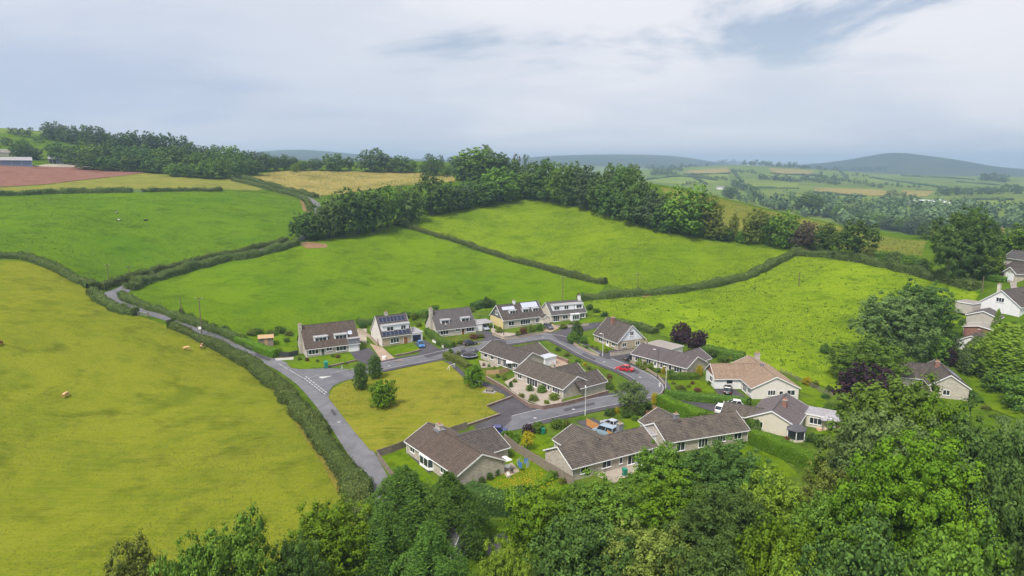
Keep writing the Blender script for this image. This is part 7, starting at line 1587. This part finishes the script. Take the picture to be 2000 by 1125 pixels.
m = MB(); m.tube((-1.2, 0, 0), (-1.2, 0, 1.3), .05, .05, 6); m.tube((1.2, 0, 0), (1.2, 0, 1.3), .05, .05, 6); m.tube((-1.25, 0, 1.3), (1.25, 0, 1.3), .05, .05, 6)
for x_ in (-1.2, 1.2): m.tube((x_, 0, 1.3), (x_, .9, .05), .035, .035, 6); m.tube((x_, 0, .04), (x_, .9, .04), .035, .035, 6)
m.tube((-1.2, .9, .04), (1.2, .9, .04), .035, .035, 6); m.build('frame', 'trim_white', t)
p = ground(956, 767); t = empty('memorial_bench', p, R(-20)); tag(t, 'dark bench on a white slab at the edge of the green', 'bench')
m = MB(); m.box(-1.4, 1.4, -.9, .9, .1, .26); m.build('slab', 'concrete', t)
m = MB(); m.box(-.8, .8, -.22, .22, .68, .74); m.build('seat', 'wood_grey', t); m = MB(); m.box(-.8, .8, .2, .26, .8, 1.2); m.build('backrest', 'wood_grey', t)
for x_ in (-.7, .7): m = MB(); m.box(x_ - .05, x_ + .05, -.2, .25, .262, .678); m.build('leg', 'metal_dark', t)
p = ground(520, 672); t = empty('garden_shed', p, R(20)); tag(t, 'small timber shed with a tan roof beside the lane hedge', 'shed')
m = MB(); m.box(-1.9, 1.9, -1.3, 1.3, -.3, 2.0); m.build('wall', 'wood_grey', t)
m = MB(); m.hexa([(-2.1, -1.6, 1.95), (2.1, -1.6, 1.95), (2.1, 0, 2.6), (-2.1, 0, 2.6), (-2.1, -1.6, 2.03), (2.1, -1.6, 2.03), (2.1, 0, 2.7), (-2.1, 0, 2.7)]); m.hexa([(-2.1, .002, 2.6), (2.1, .002, 2.6), (2.1, 1.6, 1.95), (-2.1, 1.6, 1.95), (-2.1, .002, 2.7), (2.1, .002, 2.7), (2.1, 1.6, 2.03), (-2.1, 1.6, 2.03)]); m.build('roof', 'wood_tan', t)
m = MB(); m.box(-.4, .4, -1.34, -1.302, 0, 1.85); m.build('door', 'wood_tan', t)
def bin_(label, px, py, mat, s=1.0):
    p = ground(px, py, .15); t = empty('wheelie_bin', (p.x, p.y, hz(p.x, p.y) + .15), R(20)); tag(t, label, 'bin'); t.scale = (s, s, s)
    m = MB(); m.hexa([(-.24, -.26, .05), (.24, -.26, .05), (.24, .26, .05), (-.24, .26, .05), (-.30, -.36, .98), (.30, -.36, .98), (.30, .36, .98), (-.30, .36, .98)]); m.build('body', mat, t)
    m = MB(); m.hexa([(-.32, -.38, .985), (.32, -.38, .985), (.32, .40, .985), (-.32, .40, .985), (-.28, -.34, 1.08), (.28, -.34, 1.08), (.28, .34, 1.12), (-.28, .34, 1.12)]); m.build('lid', mat, t)
    for x_ in (-.27, .27): m = MB(); m.tube((x_ - .03, .3, .1), (x_ + .03, .3, .1), .1, .1, 8); m.build('wheel', 'tyre', t)
bin_('green storage box at the corner of the lane-side front lawn', 637, 719, 'green_plastic', 1.6)
bin_('green wheelie bin between the shrubs beyond the near fence', 1060, 847, 'green_plastic', 1.1)
bin_('green water butt on the patio of the bungalow behind the wood', 1220, 928, 'green_plastic', 1.1)
p = ground(1022, 918); t = empty('rotary_line', p); tag(t, 'rotary washing line hung with pale blue towels on the near lawn', 'washing line')
m = MB(); m.tube((0, 0, 0), (0, 0, 2.0), .025, .025, 6); m.build('pole', 'metal_grey', t)
for i in range(4):
    a0 = i * math.pi / 2 + .4; m = MB(); m.tube((0, 0, 1.3), (1.3 * math.cos(a0), 1.3 * math.sin(a0), 1.9), .018, .018, 5); m.build('arm', 'metal_grey', t)
for i, (a0, mt) in enumerate(((.6, 'cloth_blue'), (2.2, 'glass_pale'), (3.7, 'cloth_blue'), (5.2, 'glass_pale'))):
    m = MB(); x0_, y0_, x1_, y1_ = math.cos(a0), math.sin(a0), math.cos(a0 + .8), math.sin(a0 + .8); m.hexa([(x0_, y0_, .75), (x1_, y1_, .75), (x1_ * 1.03, y1_ * 1.03, .75), (x0_ * 1.03, y0_ * 1.03, .75), (x0_, y0_, 1.75), (x1_, y1_, 1.75), (x1_ * 1.03, y1_ * 1.03, 1.75), (x0_ * 1.03, y0_ * 1.03, 1.75)]); m.build('towel', mt, t)
def table_set(label, px, py, s=1.0):
    p = ground(px, py, .2); t = empty('patio_table', (p.x, p.y, hz(p.x, p.y) + .17)); tag(t, label, 'table'); m = MB(); m.tube((0, 0, .70), (0, 0, .75), .6, .6, 14); m.build('top', 'cloth_white', t)
    for i in range(3): a0 = i * 2.1; m = MB(); m.tube((.35 * math.cos(a0), .35 * math.sin(a0), 0), (.1 * math.cos(a0), .1 * math.sin(a0), .698), .03, .03, 6); m.build('leg', 'metal_grey', t)
    return p
def chair(label, px, py, rz, mat):
    p = ground(px, py, .2); t = empty('patio_chair', (p.x, p.y, hz(p.x, p.y) + .17), R(rz)); tag(t, label, 'chair', 'patio chairs')
    m = MB(); m.box(-.25, .25, -.25, .25, .42, .47); m.build('seat', mat, t); m = MB(); m.box(-.25, .25, .22, .26, .48, .95); m.build('backrest', mat, t)
    for x_ in (-.22, .22):
        for y_ in (-.22, .22): m = MB(); m.box(x_ - .02, x_ + .02, y_ - .02, y_ + .02, 0, .418); m.build('leg', mat, t)
table_set('round white table on the near bungalow patio', 990, 918)
chair('dark chair on the near bungalow patio, closest to the wall', 983, 920, 60, 'metal_dark'); chair('dark chair on the near bungalow patio, farthest from the wall', 999, 924, 200, 'metal_dark'); chair('white chair at the outer edge of the near bungalow patio', 994, 932, 150, 'trim_white')
table_set('white round table glimpsed through the wood by the patio bungalow', 1252, 915); chair('white chair glimpsed through the wood beside the white table', 1245, 918, 40, 'trim_white')
p = ground(1620, 838); t = empty('gazebo', p, R(-8)); tag(t, 'open timber gazebo with grey roof sheltering a white hot tub', 'gazebo')
for x_ in (-1.7, 1.7):
    for y_ in (-1.4, 1.4): m = MB(); m.box(x_ - .08, x_ + .08, y_ - .08, y_ + .08, -.2, 2.3); m.build('post', 'wood_grey', t)
m = MB(); e = [(-2.1, -1.8), (2.1, -1.8), (2.1, 1.8), (-2.1, 1.8)]
for i in range(4): a0, b0_ = e[i], e[(i + 1) % 4]; m.quad([(*a0, 2.3), (*b0_, 2.3), (b0_[0] * .35, b0_[1] * .1, 3.0), (a0[0] * .35, a0[1] * .1, 3.0)]); m.quad([(*a0, 2.2), (*b0_, 2.2), (*b0_, 2.3), (*a0, 2.3)])
m.quad([(x_ * .35, y_ * .1, 3.0) for x_, y_ in e]); m.build('roof', 'felt_grey', t)
m = MB(); m.box(-1.7, 1.7, 1.2, 1.26, 0, 2.2); m.build('back_panel', 'trim_dark', t)
m = MB(); m.box(-2.6, 2.6, -2.2, 2.0, -.2, .16); m.build('deck', 'wood_tan', t)
p2 = Vector((p.x, p.y, p.z + .16)); t = empty('hot_tub', p2, R(-8)); tag(t, 'white hot tub under the gazebo roof', 'hot tub'); m = MB(); m.tube((0, -.3, 0), (0, -.3, .8), .85, .95, 14); m.build('shell', 'clad_white', t); m = MB(); m.tube((0, -.3, .802), (0, -.3, .88), .97, .9, 14); m.build('cover', 'panel_pale', t)
p = ground(999, 722); t = empty('patio_parasol', p); tag(t, 'square white parasol beside the centre bungalow wall', 'parasol')
m = MB(); m.tube((0, 0, 0), (0, 0, 2.3), .03, .03, 6); m.build('pole', 'metal_grey', t)
m = MB(); e = [(-1.3, -1.3), (1.3, -1.3), (1.3, 1.3), (-1.3, 1.3)]
for i in range(4): a0, b0_ = e[i], e[(i + 1) % 4]; m.quad([(*a0, 2.05), (*b0_, 2.05), (0, 0, 2.5)]); m.quad([(*b0_, 2.04), (*a0, 2.04), (0, 0, 2.46)])
m.build('canopy', 'cloth_white', t)
p = ground(575, 696); t = empty('stone_trough', p, R(15)); 
tag(t, 'long white stone trough beside the lane-side lawn corner', 'trough'); m = MB(); m.box(-2.2, 2.2, -.35, .35, 0, .6); m.build('trough_body', 'wall_white', t); m = MB(); m.box(-2.1, 2.1, -.26, .26, .602, .62); m.build('soil', 'soil_bare', t); t.location = ground(556, 703)
p = ground(668, 722); m = MB(); m.tube((0, 0, .1), (0, 0, 1.0), .09, .08, 8); o = m.build('bollard', 'lamp_pale'); o.location = p; tag(o, 'small pale bollard at the road edge by the junction', 'bollard')
p = ground(1288, 757); m = MB(); m.box(-.18, .18, -.12, .12, .2, 1.1); o = m.build('utility_cabinet', 'lamp_pale'); o.location = p; tag(o, 'pale utility cabinet on the pavement at the road bend', 'cabinet')
p = ground(391, 653); t = empty('road_sign', p); tag(t, 'small white sign on the pole beside the lane hedge', 'sign'); m = MB(); m.tube((0, 0, 0), (0, 0, 2.2), .04, .04, 6); m.build('post', 'metal_grey', t); m = MB(); m.box(-.4, .4, -.06, -.03, 1.4, 2.1); m.build('plate', 'trim_white', t)
p = ground(750, 702); t = empty('builder_bag', p); tag(t, 'white bulk bag standing by the paved path', 'bag'); m = MB(); m.hexa([(-.42, -.42, 0), (.42, -.42, 0), (.42, .42, 0), (-.42, .42, 0), (-.5, -.48, .85), (.48, -.5, .9), (.5, .48, .85), (-.47, .5, .8)]); m.build('sack', 'cloth_white', t); m = MB(); m.tube((-.4, -.4, .85), (.4, .4, .95), .03, .03, 5); m.build('strap', 'cloth_white', t)
# orange wildflowers on the near lawn
fc = ground(1022, 950); q = rng.normal(size=(2600, 2)) * np.array([2.6, 2.3]); X_ = fc.x + q[:, 0]; Y_ = fc.y + q[:, 1] * 1.6
me = leaf_mesh('wildflowers', np.stack([X_, Y_, hgt(X_, Y_) + .2 + rng.uniform(0, .2, len(X_))], 1), np.stack([rng.normal(scale=.5, size=len(X_)), rng.normal(scale=.5, size=len(X_)), np.ones(len(X_))], 1), .11, rng.uniform(0, 1, len(X_)), 'leaf_flower')
o = bpy.data.objects.new('wildflowers', me); COL.objects.link(o); tag(o, 'orange wildflowers drifting over the near bungalow lawn', 'flowers', None, 'stuff')
# rush tussocks in the right-hand field
P_ = []; N_ = []; T_ = []; A_ = []
for i in range(620):
    px = frng.uniform(1200, 1890); yb = frng.uniform(510, 730)
    if yb < 505 + abs(px - 1550) * .16 or yb > 780 - abs(px - 1600) * .35: continue
    p = ground(px, yb)
    k = frng.randint(5, 14); r_ = frng.uniform(.2, .8); q = rng.normal(scale=r_ * .5, size=(k, 2))
    P_.append(np.stack([p.x + q[:, 0], p.y + q[:, 1], np.full(k, p.z + .15) + rng.uniform(0, .2, k)], 1)); T_.append(rng.uniform(0, .7, k)); N_.append(np.stack([rng.normal(size=k), rng.normal(size=k), np.full(k, .4)], 1))
me = leaf_mesh('rush_tussocks', np.concatenate(P_), np.concatenate(N_), .26, np.concatenate(T_), 'leaf_mid', None, 1.3)
o = bpy.data.objects.new('rush_tussocks', me); COL.objects.link(o); tag(o, 'dark rush tussocks scattered over the tussocky field', 'rushes', None, 'stuff')

for fo, n_, sz, mt, lb in ((FIELD_HAY_FIELD, 42000, .15, 'tuft_hay', 'dry grass tufts over the hay field'), (FIELD_PASTURE_FIELD, 34000, .26, 'tuft_green', 'grass tufts over the pasture'), (FIELD_COW_FIELD, 22000, .4, 'tuft_green', 'grass tufts over the cow field'),
                           (FIELD_UPPER_FIELD, 24000, .36, 'tuft_green', 'grass tufts over the upper field'), (FIELD_TUSSOCK_FIELD, 30000, .28, 'tuft_green', 'grass tufts over the tussocky field'), (GREEN, 9000, .12, 'tuft_hay', 'short grass tufts over the mown green'), (FIELD_GOLDEN_FIELD, 9000, .6, 'tuft_hay', 'tufts over the golden field'), (FIELD_CREST_FIELD, 9000, .55, 'tuft_hay', 'tufts over the crest field')):
    tufts(fo, n_, sz, mt, label=lb)
# ------------------------------------------------------------------ haze: one box of pale air round the whole place
m = MB(); m.box(-10500, 10500, -10500, 10500, -140, 205); hzo = m.build('haze', [])
b = NB('haze_air'); v_ = b.n('ShaderNodeVolumePrincipled'); v_.inputs['Color'].default_value = (.54, .76, 1.0, 1); v_.inputs['Density'].default_value = HAZE; v_.inputs['Anisotropy'].default_value = .2
b.l(v_.outputs[0], b.out.inputs['Volume']); hzo.data.materials.append(M['haze_air']); hzo['kind'] = 'stuff'; hzo['label'] = 'pale blue haze lying over the whole valley'
